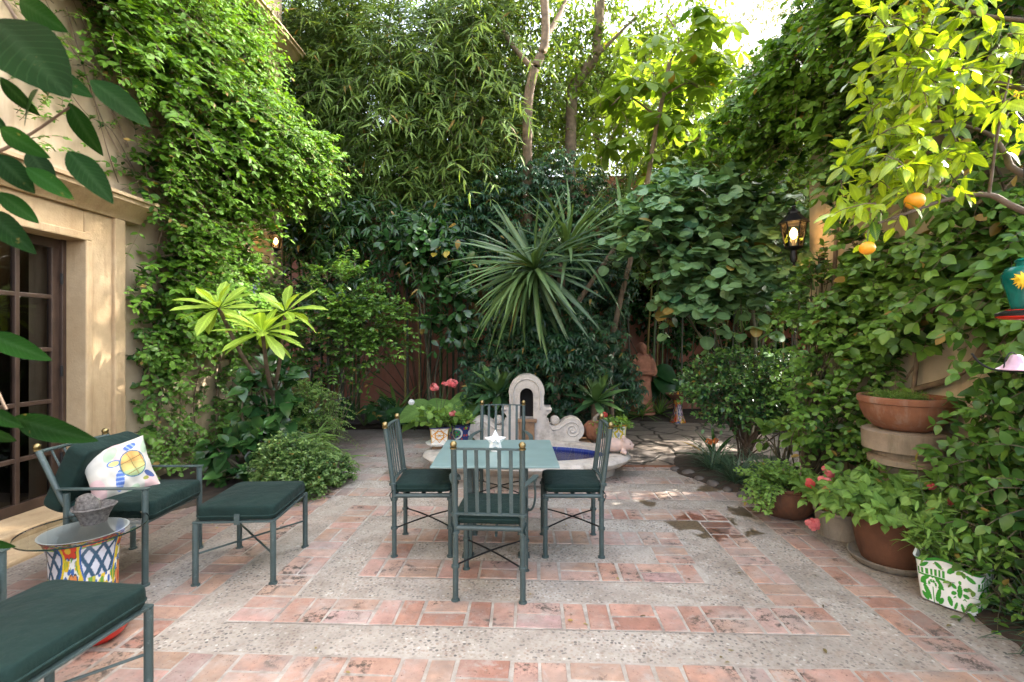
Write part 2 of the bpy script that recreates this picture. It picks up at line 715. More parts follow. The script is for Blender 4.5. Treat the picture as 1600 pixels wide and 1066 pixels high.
M = {}
M['plaster'] = plaster('cream_plaster', (0.47, 0.36, 0.235), (0.56, 0.45, 0.32), (0.34, 0.24, 0.15))
M['stone'] = plaster('carved_stone', (0.40, 0.28, 0.155), (0.50, 0.37, 0.225), (0.27, 0.165, 0.085), 2.0)
M['redwall'] = plaster('terracotta_plaster', (0.40, 0.14, 0.085), (0.48, 0.21, 0.14), (0.20, 0.15, 0.12), 1.6)
M['yellowwall'] = plaster('ochre_plaster', (0.52, 0.43, 0.30), (0.62, 0.53, 0.39), (0.30, 0.22, 0.14))
def paintmat():
    m, t, b = new_mat('grey_green_paint')
    v = coords(t)
    c = ramp(t, noise(t, v, 6, 6, 0.65), [(0.3, (0.034, 0.054, 0.052)), (0.7, (0.056, 0.084, 0.082))])
    c = mix(t, ramp(t, noise(t, v, 45, 5, 0.7), [(0.58, 0.0), (0.68, 0.5)]), c, (0.12, 0.16, 0.155))
    rust = ramp(t, noise(t, v, 18, 8, 0.75), [(0.63, 0.0), (0.70, 0.85)])
    c = mix(t, rust, c, (0.085, 0.045, 0.026))
    t.links.new(c, b.inputs["Base Color"])
    t.links.new(ramp(t, noise(t, v, 12, 5), [(0.3, 0.36), (0.7, 0.6)]), b.inputs["Roughness"])
    bump(t, b, noise(t, v, 120, 4), 0.2, 0.002)
    return m


M['paint'] = paintmat()
M['tabletop'] = simple('table_paint_sky_sheen', (0.19, 0.28, 0.272), 0.3, 0.0, 0.14, 5, 0.06)  # chair paint lightened so its colour carries the sky's reflection
M['brass'] = simple('aged_brass', (0.28, 0.22, 0.105), 0.38, 1.0, 0.25, 30, 0.05)
M['black'] = simple('black_iron', (0.012, 0.012, 0.013), 0.5, 0.4, 0.3, 20, 0.1)
M['wood'] = simple('dark_door_wood', (0.045, 0.026, 0.018), 0.45, 0.0, 0.35, 6, 0.15)
M['dark'] = simple('black_for_shade', (0.007, 0.005, 0.004), 0.9, 0.0, 0.3, 2, 0.0)  # near-black stands in for shade in the room, window recess and niche
M['bark'] = simple('brown_bark', (0.11, 0.075, 0.05), 0.9, 0.0, 0.45, 14, 0.6)
M['barkpale'] = simple('pale_bark', (0.19, 0.135, 0.09), 0.9, 0.0, 0.4, 12, 0.5)
M['twig'] = simple('twig_bark', (0.10, 0.085, 0.05), 0.85, 0.0, 0.4, 14, 0.3)
M['greenstem'] = simple('green_stem', (0.07, 0.11, 0.03), 0.6, 0.0, 0.3, 14, 0.1)
M['terracotta'] = plaster('terracotta', (0.20, 0.075, 0.036), (0.29, 0.125, 0.065), (0.30, 0.22, 0.17), 3.0)
M['terradark'] = plaster('dark_terracotta', (0.105, 0.042, 0.020), (0.165, 0.066, 0.032), (0.055, 0.032, 0.022), 3.0)
M['statue'] = simple('terracotta_statue', (0.36, 0.15, 0.09), 0.85, 0.0, 0.35, 9, 0.3)
M['greypot'] = plaster('grey_clay', (0.22, 0.185, 0.145), (0.32, 0.275, 0.22), (0.09, 0.08, 0.05), 3.0)
M['oldstone'] = plaster('mossy_stone', (0.21, 0.15, 0.10), (0.30, 0.235, 0.17), (0.08, 0.075, 0.04), 3.0)
M['ftstone'] = plaster('fountain_stone', (0.50, 0.445, 0.385), (0.66, 0.60, 0.535), (0.20, 0.155, 0.115), 2.6, 1.0)
M['wetstone'] = simple('wet_fountain_stone', (0.24, 0.14, 0.075), 0.35, 0.0, 0.4, 7, 0.3)
M['lava'] = simple('basalt', (0.085, 0.075, 0.07), 0.95, 0.0, 0.5, 60, 1.0, c2=(0.16, 0.145, 0.135), bscale=90)
M['soil'] = simple('garden_soil', (0.035, 0.024, 0.016), 0.95, 0.0, 0.5, 12, 0.9, bscale=40)
M['pebble'] = simple('edging_stone_grey', (0.10, 0.085, 0.075), 0.85, 0.0, 0.4, 8, 0.4)
M['white'] = simple('white_ceramic', (0.82, 0.81, 0.78), 0.3, 0.0, 0.03, 6, 0.04)
M['pig'] = simple('pink_clay', (0.58, 0.42, 0.36), 0.7, 0.0, 0.15, 9, 0.15)
M['redgloss'] = simple('red_glaze', (0.55, 0.02, 0.012), 0.2, 0.0, 0.1, 6, 0.0)
M['orange'] = simple('orange_peel', (0.75, 0.30, 0.015), 0.4, 0.0, 0.12, 10, 0.25, bscale=120)
M['teal'] = simple('teal_glass', (0.004, 0.11, 0.095), 0.12, 0.0, 0.35, 14, 0.1)
M['yellowpetal'] = simple('yellow_plastic', (0.75, 0.5, 0.02), 0.4, 0.0, 0.2, 20, 0.1)
M['pinkpetal'] = simple('pink_petal', (0.62, 0.42, 0.55), 0.6, 0.0, 0.15, 20, 0.1)
M['glass'] = glassmat('window_glass')
M['tableglass'] = glassmat('table_glass', (0.90, 0.95, 0.93), 1.8)
M['lampglass'] = glassmat('lantern_glass', (1.0, 0.82, 0.55))
M['bulb'] = emit('lit_bulb', (1.0, 0.62, 0.25), 7.0)
M['ceram'] = painted('painted_ceramic', 0.22, 0.5, 0.06)
M['print'] = painted('printed_fabric', 0.9, 0.2, 0.15)


def fabric(name, c):
    m, t, b = new_mat(name)
    v = coords(t)
    n = noise(t, v, 5, 5)
    t.links.new(ramp(t, n, [(0.3, tuple(x * 0.8 for x in c)), (0.7, tuple(x * 1.25 for x in c))]), b.inputs["Base Color"])
    b.inputs["Roughness"].default_value = 0.85
    b.inputs["Specular IOR Level"].default_value = 0.25
    b.inputs["Sheen Weight"].default_value = 0.03
    b.inputs["Sheen Roughness"].default_value = 0.4
    wv = N(t, "ShaderNodeTexNoise", Scale=9.0, Detail=3.0)
    t.links.new(v, wv.inputs["Vector"])
    fine = noise(t, v, 260, 2)
    h = math_n(t, 'ADD', math_n(t, 'MULTIPLY', wv.outputs[0], 3.0), math_n(t, 'MULTIPLY', fine, 0.25))
    bump(t, b, h, 0.5, 0.014)
    return m


M['cushion'] = fabric('dark_green_canvas', (0.0050, 0.0185, 0.0155))
M['piping'] = fabric('grey_green_piping', (0.014, 0.034, 0.030))
M['cushionlow'] = fabric('dark_underside_canvas', (0.007, 0.018, 0.018))


# ============================================================ floor
WET = [(1.50, 4.28, 0.50), (2.02, 4.62, 0.30), (1.95, 5.35, 0.26), (-1.30, 5.75, 0.62), (-0.95, 6.15, 0.5), (1.12, 4.85, 0.16)]


def wet_mask(t):
    """puddle stains with ragged outlines (object space of the patio)"""
    v = coords(t)
    wob = N(t, "ShaderNodeTexNoise", Scale=5.0, Detail=6.0, Roughness=0.6)
    t.links.new(v, wob.inputs["Vector"])
    acc = None
    for (x, y, r) in WET:
        d = N(t, "ShaderNodeVectorMath", operation='DISTANCE')
        t.links.new(v, d.inputs[0])
        d.inputs[1].default_value = (x, y, 0)
        k = math_n(t, 'SUBTRACT', 1.0, math_n(t, 'DIVIDE', d.outputs["Value"], r))
        acc = k if acc is None else math_n(t, 'MAXIMUM', acc, k)
    s = math_n(t, 'ADD', acc, math_n(t, 'MULTIPLY', math_n(t, 'SUBTRACT', wob.outputs[0], 0.5), 2.4))
    return ramp(t, s, [(0.42, 0.0), (0.52, 1.0)])


def edge_damp(t):
    """damp, algae darkened margins of the patio along its planted edges"""
    v = coords(t)
    sp = t.nodes.new("ShaderNodeSeparateXYZ")
    t.links.new(v, sp.inputs[0])
    n = noise(t, v, 1.1, 5, 0.6)
    w = math_n(t, 'MULTIPLY', math_n(t, 'SUBTRACT', n, 0.5), 1.7)
    r = ramp(t, math_n(t, 'MULTIPLY', math_n(t, 'ADD', math_n(t, 'ADD', sp.outputs[0], w), 0.0), 0.25), [(0.46, 0.0), (0.64, 1.0)])
    l = ramp(t, math_n(t, 'MULTIPLY', math_n(t, 'SUBTRACT', w, sp.outputs[0]), 0.25), [(0.48, 0.0), (0.66, 1.0)])  # damp, plus darkening painted in for the dimmer lower-left corner
    return math_n(t, 'MAXIMUM', r, l)


def brickmat():
    m, t, b = new_mat('patio_brick')
    v = coords(t)
    g = t.nodes.new("ShaderNodeNewGeometry")
    rnd = g.outputs["Random Per Island"]
    c = ramp(t, rnd, [(0.0, (0.33, 0.14, 0.09)), (0.2, (0.44, 0.225, 0.145)), (0.4, (0.47, 0.26, 0.21)), (0.6, (0.37, 0.22, 0.135)), (0.8, (0.50, 0.30, 0.22)), (0.92, (0.42, 0.25, 0.23)), (1.0, (0.29, 0.19, 0.145))])
    c = mix(t, 0.16, c, (0.38, 0.31, 0.28))
    c = mix(t, 0.85, c, ramp(t, noise(t, v, 9, 6, 0.65), [(0.3, 0.66), (0.7, 1.22)]), 'MULTIPLY')
    c = mix(t, ramp(t, noise(t, v, 1.1, 3), [(0.45, 0.0), (0.75, 0.38)]), c, (0.46, 0.39, 0.35))
    # cement film smeared over the bricks, worse toward the back and sides; dust, pores and black lichen
    sp = t.nodes.new("ShaderNodeSeparateXYZ")
    t.links.new(v, sp.inputs[0])
    far = ramp(t, math_n(t, 'MULTIPLY', sp.outputs[1], 0.1), [(0.33, 0.0), (0.62, 0.30)])
    fn = math_n(t, 'ADD', noise(t, v, 2.2, 8, 0.68), math_n(t, 'MULTIPLY', far, 0.55))
    c = mix(t, ramp(t, fn, [(0.50, 0.0), (0.68, 0.78)]), c, ramp(t, noise(t, v, 40, 4), [(0.35, (0.33, 0.275, 0.235)), (0.65, (0.47, 0.40, 0.35))]))
    c = mix(t, ramp(t, noise(t, v, 22, 5, 0.7), [(0.55, 0.0), (0.75, 0.35)]), c, (0.42, 0.37, 0.32))
    n3 = noise(t, v, 70, 3, 0.6)
    c = mix(t, ramp(t, n3, [(0.64, 0.0), (0.70, 0.75)]), c, (0.10, 0.055, 0.04))
    pat = math_n(t, 'MULTIPLY', ramp(t, noise(t, v, 2.6, 3), [(0.52, 0.0), (0.60, 1.0)]), ramp(t, noise(t, v, 20, 8, 0.78), [(0.49, 0.0), (0.57, 1.0)]))
    c = mix(t, math_n(t, 'MULTIPLY', pat, 0.92), c, (0.045, 0.038, 0.028))
    wet = wet_mask(t)
    c = mix(t, wet, c, mix(t, 1.0, c, (0.5, 0.36, 0.30), 'MULTIPLY'))
    c = mix(t, ramp(t, noise(t, v, 3.4, 8, 0.7), [(0.5, 0.0), (0.66, 0.55)]), c, (0.25, 0.20, 0.175))
    c = mix(t, ramp(t, noise(t, v, 5.5, 7, 0.72, 0.6), [(0.58, 0.0), (0.64, 0.6)]), c, (0.40, 0.35, 0.31))
    c = mix(t, math_n(t, 'MULTIPLY', edge_damp(t), 0.62), c, (0.085, 0.062, 0.052))
    t.links.new(c, b.inputs["Base Color"])
    t.links.new(ramp(t, wet, [(0, 0.78), (1, 0.3)]), b.inputs["Roughness"])
    h = math_n(t, 'ADD', noise(t, v, 30, 6, 0.7), math_n(t, 'MULTIPLY', n3, -0.5))
    bump(t, b, h, 0.5, 0.006)
    return m


def aggmat():
    m, t, b = new_mat('pebble_aggregate')
    v = coords(t)
    dis = N(t, "ShaderNodeTexNoise", Scale=30.0, Detail=2.0)
    t.links.new(v, dis.inputs["Vector"])
    vv = mix(t, 0.012, v, dis.outputs[1], 'ADD')

    def vor(s, feat='F1'):
        n = N(t, "ShaderNodeTexVoronoi", Scale=s, feature=feat)
        t.links.new(vv, n.inputs["Vector"])
        return n
    a = vor(52.0)
    peb = ramp(t, a.outputs["Distance"], [(0.38, 1.0), (0.50, 0.0)])
    tint = ramp(t, a.outputs["Color"], [(0.12, (0.10, 0.095, 0.09)), (0.3, (0.24, 0.21, 0.185)), (0.5, (0.40, 0.345, 0.28)), (0.7, (0.33, 0.24, 0.19)), (0.85, (0.62, 0.58, 0.52))])
    cem = ramp(t, noise(t, v, 7, 7, 0.65), [(0.3, (0.36, 0.315, 0.265)), (0.7, (0.50, 0.445, 0.385))])
    show = ramp(t, noise(t, v, 2.0, 3), [(0.35, 0.45), (0.55, 1.0)])
    c = mix(t, math_n(t, 'MULTIPLY', peb, show), cem, tint)
    b2 = vor(24.0)
    big = math_n(t, 'MULTIPLY', ramp(t, b2.outputs["Distance"], [(0.16, 1.0), (0.24, 0.0)]), ramp(t, b2.outputs["Color"], [(0.72, 0.0), (0.75, 1.0)]))
    c = mix(t, math_n(t, 'MULTIPLY', big, 0.8), c, (0.11, 0.10, 0.095))
    c = mix(t, ramp(t, noise(t, v, 0.9, 5, 0.6), [(0.42, 0.0), (0.7, 0.6)]), c, (0.19, 0.155, 0.125))
    c = mix(t, ramp(t, noise(t, v, 4.0, 8, 0.72), [(0.5, 0.0), (0.68, 0.6)]), c, (0.21, 0.165, 0.13))
    c = mix(t, ramp(t, noise(t, v, 1.7, 6, 0.7), [(0.55, 0.0), (0.7, 0.5)]), c, (0.46, 0.34, 0.27))
    c = mix(t, ramp(t, noise(t, v, 55, 2, 0.5), [(0.66, 0.0), (0.72, 0.7)]), c, (0.07, 0.06, 0.05))
    c = mix(t, math_n(t, 'MULTIPLY', edge_damp(t), 0.6), c, mix(t, 1.0, c, (0.25, 0.21, 0.18), 'MULTIPLY'))
    wet = wet_mask(t)
    c = mix(t, wet, c, mix(t, 1.0, c, (0.42, 0.36, 0.27), 'MULTIPLY'))
    t.links.new(c, b.inputs["Base Color"])
    t.links.new(ramp(t, wet, [(0, 0.8), (1, 0.28)]), b.inputs["Roughness"])
    bump(t, b, math_n(t, 'ADD', math_n(t, 'MULTIPLY', a.outputs["Distance"], -0.6), noise(t, v, 40, 5)), 0.5, 0.006)
    return m


def mortarmat():
    m, t, b = new_mat('pale_mortar')
    v = coords(t)
    c = ramp(t, noise(t, v, 9, 7, 0.65), [(0.3, (0.27, 0.225, 0.185)), (0.7, (0.50, 0.455, 0.40))])
    c = mix(t, ramp(t, noise(t, v, 3, 6, 0.7), [(0.52, 0.0), (0.66, 0.7)]), c, (0.17, 0.13, 0.105))
    c = mix(t, math_n(t, 'MULTIPLY', edge_damp(t), 0.55), c, (0.10, 0.08, 0.065))
    t.links.new(c, b.inputs["Base Color"])
    b.inputs["Roughness"].default_value = 0.9
    bump(t, b, noise(t, v, 60, 5), 0.5, 0.005)
    return m


M['brick'] = brickmat()
M['agg'] = aggmat()
M['mortar'] = mortarmat()
gm = MB()
gm.add([(-150, -150, -.03), (150, -150, -.03), (150, 150, -.03), (-150, 150, -.03)], [(0, 1, 2, 3)])
gm.build('ground', M['soil'], kind='structure')

A0, A1, B0, B1 = -4.26, 3.05, -1.2, 8.6


def in_patio(a, b):
    return A0 < a < A1 and B0 < b < B1 and not (a > 1.0 and b > 6.25) and not (b > 6.9 and a > -0.6)


fl = MB()
bk = MB()
mo = MB()
fl.add([(A0, B0, 0), (A1, B0, 0), (A1, 6.25, 0), (A0, 6.25, 0)], [(0, 1, 2, 3)])
fl.add([(A0, 6.25, 0), (1.0, 6.25, 0), (1.0, 6.9, 0), (A0, 6.9, 0)], [(0, 1, 2, 3)])
fl.add([(A0, 6.9, 0), (-.6, 6.9, 0), (-.6, B1, 0), (A0, B1, 0)], [(0, 1, 2, 3)])
fl.build('patio_floor', M['agg'], kind='structure').rotation_euler = (0, 0, -TH)
BL, BW, JT = 0.252, 0.121, 0.017


def brick(a0, a1, b0, b1):
    if a1 - a0 < 0.04 or b1 - b0 < 0.04 or not in_patio((a0 + a1) / 2, (b0 + b1) / 2):
        return
    z0, z1 = 0.002, 0.007 + random.uniform(-0.0015, 0.002)
    j = [random.uniform(-0.004, 0.004) for _ in range(8)]
    e = 0.004
    lo = [(a0 + j[0], b0 + j[1]), (a1 + j[2], b0 + j[3]), (a1 + j[4], b1 + j[5]), (a0 + j[6], b1 + j[7])]
    ca, cb = (a0 + a1) / 2, (b0 + b1) / 2
    hi = [(p[0] - math.copysign(e, p[0] - ca), p[1] - math.copysign(e, p[1] - cb)) for p in lo]
    tz = [z1 + random.uniform(-0.001, 0.001) for _ in range(4)]
    bk.add([(*p, z0) for p in lo] + [(*p, z) for p, z in zip(hi, tz)],
           [(4, 5, 6, 7), (0, 1, 5, 4), (1, 2, 6, 5), (2, 3, 7, 6), (3, 0, 4, 7)])


def brick_row(p0, p1, q0, along_a):
    """basket row of bricks from p0 to p1; q0 is the low edge of the band (0.27 wide)"""
    p = p0
    k = random.randint(0, 1)
    while p < p1 - 0.03:
        if k % 2 == 0:
            e = min(p + BL, p1)
            for h in (0, 1):
                q = q0 + h * (BW + JT)
                (brick(p, e, q, q + BW) if along_a else brick(q, q + BW, p, e))
            p = e + JT
        else:
            for h in (0, 1):
                e = min(p + BW, p1)
                (brick(p, e, q0, q0 + BL) if along_a else brick(q0, q0 + BL, p, e))
                p = e + JT
                if p > p1 - 0.03:
                    break
        k += 1


CA, CB, BT = 0.0, 3.69, 0.262
for k in range(8):
    ha, hb = 1.17 + 0.55 * k, 0.42 + 0.545 * k
    if CB - hb > B0:
        brick_row(CA - ha, CA + ha, CB - hb, True)
        mo.add([(CA - ha - .01, CB - hb - .01, .003), (CA + ha + .01, CB - hb - .01, .003), (CA + ha + .01, CB - hb + BT + .01, .003), (CA - ha - .01, CB - hb + BT + .01, .003)], [(0, 1, 2, 3)])
    brick_row(CA - ha, CA + ha, CB + hb - BT, True)
    for s in (-1, 1):
        a0 = CA + ha - BT if s > 0 else CA - ha
        brick_row(CB - hb + BT + JT, CB + hb - BT - JT, a0, False)
    for (x0, x1, y0, y1) in ((CA - ha - .01, CA + ha + .01, CB + hb - BT - .01, CB + hb + .01), (CA - ha - .01, CA - ha + BT + .01, CB - hb + BT + .011, CB + hb - BT - .011), (CA + ha - BT - .01, CA + ha + .01, CB - hb + BT + .011, CB + hb - BT - .011)):
        x0, x1, y0, y1 = max(x0, A0), min(x1, A1), max(y0, B0), min(y1, B1)
        if y1 > 6.25:
            x1 = min(x1, 1.0)
        if y1 > 6.9:
            x1 = min(x1, -.6)
        if x1 > x0 and y1 > y0:
            mo.add([(x0, y0, .003), (x1, y0, .003), (x1, y1, .003), (x0, y1, .003)], [(0, 1, 2, 3)])
bk.build('patio_brick_paving', M['brick'], kind='structure').rotation_euler = (0, 0, -TH)
mo.build('patio_mortar', M['mortar'], kind='structure').rotation_euler = (0, 0, -TH)


def flagmat():
    m, t, b = new_mat('flagstone')
    v = coords(t)
    d = N(t, "ShaderNodeTexNoise", Scale=2.2, Detail=3.0)
    t.links.new(v, d.inputs["Vector"])
    vv = mix(t, 0.22, v, d.outputs[1], 'ADD')
    a = N(t, "ShaderNodeTexVoronoi", Scale=2.3, feature='DISTANCE_TO_EDGE')
    t.links.new(vv, a.inputs["Vector"])
    a2 = N(t, "ShaderNodeTexVoronoi", Scale=2.3)
    t.links.new(vv, a2.inputs["Vector"])
    c = ramp(t, a2.outputs["Color"], [(0.1, (0.13, 0.105, 0.09)), (0.5, (0.20, 0.165, 0.14)), (0.9, (0.27, 0.21, 0.165))])
    c = mix(t, 0.7, c, ramp(t, noise(t, v, 7, 7, 0.65), [(0.3, 0.6), (0.7, 1.3)]), 'MULTIPLY')
    j = ramp(t, a.outputs["Distance"], [(0.02, 1.0), (0.055, 0.0)])
    c = mix(t, j, c, (0.035, 0.028, 0.02))
    t.links.new(c, b.inputs["Base Color"])
    b.inputs["Roughness"].default_value = 0.7
    h = math_n(t, 'ADD', math_n(t, 'MULTIPLY', noise(t, v, 18, 6), 0.4), math_n(t, 'MULTIPLY', j, -1.0))
    bump(t, b, h, 0.8, 0.02)
    return m


ff = MB()
ff.add([(0.9, 6.25, .012), (7.5, 6.25, .012), (7.5, 9.9, .012), (0.9, 9.9, .012)], [(0, 1, 2, 3)])
ff.build('flagstone_path', flagmat(), kind='structure').rotation_euler = (0, 0, -TH)
# kerb course between brick patio and flagstones
kb = MB()
kb.span(1.0, 2.35, 6.17, 6.25, -.02, .016)
kb.build('kerb', M['terracotta'], kind='structure', bevel=.006).rotation_euler = (0, 0, -TH)


def soil_patch(name, poly, z=0.02):
    """planting soil heaped a few centimetres over the paving, ragged edge"""
    n = len(poly)
    c = sum((Vector(p) for p in poly), Vector((0, 0))) / n
    out = []
    for i in range(n):
        p, q = Vector(poly[i]), Vector(poly[(i + 1) % n])
        k = max(2, int((q - p).length / 0.12))
        out += [p.lerp(q, j / k) for j in range(k)]
    vs = [(p.x, p.y, 0.0) for p in out]
    m = len(vs)
    rings = [(1.0, 0.001), (0.95, z), (0.6, z + .03), (0.2, z + .04)]
    V, Fc = [], []
    for f, zz in rings:
        for p in out:
            jx, jy = random.uniform(-.025, .025), random.uniform(-.025, .025)
            V.append((c.x + (p.x - c.x) * f + jx, c.y + (p.y - c.y) * f + jy, zz + random.uniform(0, .012) * (f < 1)))
    for r in range(3):
        for i in range(m):
            i2 = (i + 1) % m
            Fc.append((r * m + i, r * m + i2, (r + 1) * m + i2, (r + 1) * m + i))
    Fc.append(tuple(3 * m + i for i in range(m)))
    b = MB()
    b.add(V, Fc)
    return b.build(name, M['soil'], kind='structure', smooth=80)


soil_patch('planting_bed', [(-4.1, 4.6), (-3.2, 4.5), (-2.75, 4.9), (-2.45, 5.6), (-2.3, 6.3), (-2.7, 7.3), (-3.1, 8.4), (-3.95, 8.4)])
soil_patch('planting_bed', [(-6.5, 8.6), (-3.0, 8.65), (-1.6, 8.75), (-0.4, 8.0), (-0.2, 7.0), (1.0, 7.0), (1.5, 8.2), (2.2, 9.6), (2.2, 10.9), (-6.5, 10.9)], 0.05)
soil_patch('planting_bed', [(1.95, 5.95), (2.15, 5.3), (2.6, 4.75), (3.25, 4.5), (3.3, 5.9), (3.6, 6.6), (2.9, 7.2), (2.3, 7.0)])
soil_patch('planting_bed', [(2.0, 9.6), (4.2, 9.1), (7.4, 9.0), (7.4, 10.9), (2.0, 10.9)], 0.05)
soil_patch('planting_bed', [(2.5, 1.2), (3.2, 1.2), (3.26, 4.4), (2.95, 4.2), (2.75, 3.4), (2.62, 2.6)])

# ============================================================ house on the left
house = thing('house', 'cream plastered house wall with stone door surround and climbing vines', 'house', (0, 0, 0), -TH)
hw = MB()
AW = -4.26
def wseg(b0, b1, z0, z1):
    hw.span(AW - .45, AW, b0, b1, z0, z1)
DB0, DB1, DZ = 2.2, 4.44, 2.52
wseg(-3.5, DB0, -.05, 9.5)
wseg(DB0, DB1, DZ, 9.5)
wseg(DB1, 6.65, -.05, 9.5)
wseg(6.65, 7.55, -.05, 4.3)
wseg(6.65, 7.55, 6.25, 9.5)
wseg(7.55, 8.25, -.05, 9.5)
hw.span(-8.5, AW - .45, 7.85, 8.25, -.05, 9.5)
hw.build('wall', M['plaster'], house)
# stone door surround: jambs, lintel, inner moulding, cornice
js = MB()
js.span(AW - .2, AW + .09, DB1, DB1 + .43, 0.1, 2.80)
js.span(AW - .2, AW + .09, DB0 - .43, DB0, 0.1, 2.80)
js.span(AW - .2, AW + .087, DB0, DB1, DZ, 2.80)
js.span(AW - .01, AW + .125, DB1 + .30, DB1 + .432, 0.1, 2.802)
js.span(AW - .21, AW + .112, DB1 - .003, DB1 + .07, 0.1, DZ - .003)
js.span(AW - .21, AW + .112, DB0, DB1 + .066, DZ - .006, DZ + .07)
for z in (0.62, 1.28, 1.95):
    pass
js.build('door_surround', M['stone'], house, bevel=.012)
cn = MB()
prof = [(0, 2.80), (.13, 2.80), (.15, 2.83), (.19, 2.85), (.27, 2.92), (.31, 2.94), (.31, 2.975), (.34, 2.98), (.34, 3.01), (.0, 3.05)]
pts = [(AW + x, z) for x, z in prof]
cn.prism(pts, DB0 - .7, DB1 + .62)
cn.build('cornice', M['stone'], house, smooth=40)
sill = MB()
sill.span(AW - .3, AW + .28, DB0 - .5, DB1 + .5, -.02, .10)
sill.span(AW - .3, AW + .62, DB0 - .6, DB1 + .1, -.03, .035)
sill.build('door_step', M['stone'], house, bevel=.02)
# upper window surround
uw = MB()
uw.span(AW - .2, AW + .09, 7.55, 8.0, 3.9, 6.25)
uw.span(AW - .2, AW + .09, 6.2, 6.65, 3.9, 6.25)
uw.span(AW - .2, AW + .092, 6.65, 7.55, 6.0, 6.25)
pts = [(AW + x * 1.25, z + 3.43) for x, z in prof]
uw.prism(pts, 5.95, 8.24)
uw.build('window_surround', M['stone'], house, bevel=.01)
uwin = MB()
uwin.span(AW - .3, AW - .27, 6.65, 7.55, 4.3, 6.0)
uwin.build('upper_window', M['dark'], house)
ub = MB()
for b in (6.95, 7.25):
    ub.span(AW - .27, AW - .22, b - .02, b + .02, 4.3, 6.0)
for z in (4.9, 5.45):
    ub.span(AW - .268, AW - .222, 6.65, 7.55, z - .02, z + .02)
ub.build('shutter', M['wood'], house)
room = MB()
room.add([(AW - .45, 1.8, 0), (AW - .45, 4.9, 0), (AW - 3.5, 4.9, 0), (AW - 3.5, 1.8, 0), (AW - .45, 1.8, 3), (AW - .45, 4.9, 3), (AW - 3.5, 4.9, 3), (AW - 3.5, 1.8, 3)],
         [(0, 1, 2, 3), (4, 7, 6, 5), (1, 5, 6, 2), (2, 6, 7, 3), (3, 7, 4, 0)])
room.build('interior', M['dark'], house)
cab = MB()
cab.span(AW - 1.5, AW - 1.1, 4.2, 4.6, 0, 2.45)
cab.build('interior_post', M['wood'], house)
door = MB()
xd0, xd1 = AW - .16, AW - .11
zs = [0.10, 0.17, 0.56, 1.03, 1.50, 1.98, 2.46]
NV = 6
for k in range(NV + 1):
    b = DB0 + .06 + (DB1 - DB0 - .12) * k / NV
    wd = .055 if k in (0, NV) else (.045 if k == 3 else .02)
    door.span(xd0, xd1, b - wd, b + wd, .1, DZ)
for z in zs[2:6]:
    door.span(xd0 + .004, xd1 - .004, DB0, DB1, z - .02, z + .02)
door.span(xd0 - .003, xd1 + .003, DB0, DB1, .1, .19)
door.span(xd0 - .003, xd1 + .003, DB0, DB1, 2.43, DZ)
door.span(xd0 - .02, xd1 + .03, DB1 - .045, DB1, .1, DZ)
dr = door.build('french_door', M['wood'], house, bevel=.006)
pn = MB()
pn.add([(xd0 + .025, DB0, .1), (xd0 + .025, DB1, .1), (xd0 + .025, DB1, DZ), (xd0 + .025, DB0, DZ)], [(0, 1, 2, 3)])
pn.build('pane', M['glass'], dr)
for z in (.45, 1.25, 2.1):
    hg = MB()
    hg.tube([(xd1 + .03, DB1 - .05, z), (xd1 + .03, DB1 - .05, z + .1)], .012, 8)
    hg.build('hinge', M['black'], dr, smooth=40)
lm = MB()
lm.lathe([(.05, 0), (.13, .02), (.12, .12), (.05, .14)], 16, (AW - 1.5, 4.5, 2.35))
lm.build('ceiling_lamp', emit('indoor_lamp', (1.0, 0.6, 0.22), 3.0), house)

# ============================================================ back wall, right wall
bw = MB()
bw.span(-9, 9, 11.0, 11.3, -.05, 5.2)
o = bw.build('garden_wall', M['redwall'])
o.rotation_euler = (0, 0, -TH)
tag(o, 'tall terracotta red garden wall behind the bamboo', 'wall')
rw = MB()
rw.span(3.16, 3.46, 2.95, 5.75, -.05, 4.3)
rw.span(3.16, 3.46, -1.5, 2.95, -.05, 2.1)  # out-of-view stretch kept low to let sun onto the citrus
o = rw.build('garden_wall', M['yellowwall'])
o.rotation_euler = (0, 0, -TH)
tag(o, 'cream plaster garden wall under the vines on the right', 'wall')
rw = MB()
rw.span(8.0, 8.3, 5.0, 11.0, -.05, 4.3)
o = rw.build('garden_wall', M['redwall'])
o.rotation_euler = (0, 0, -TH)
tag(o, 'red garden wall closing the shaded corner beyond the flagstones', 'wall')

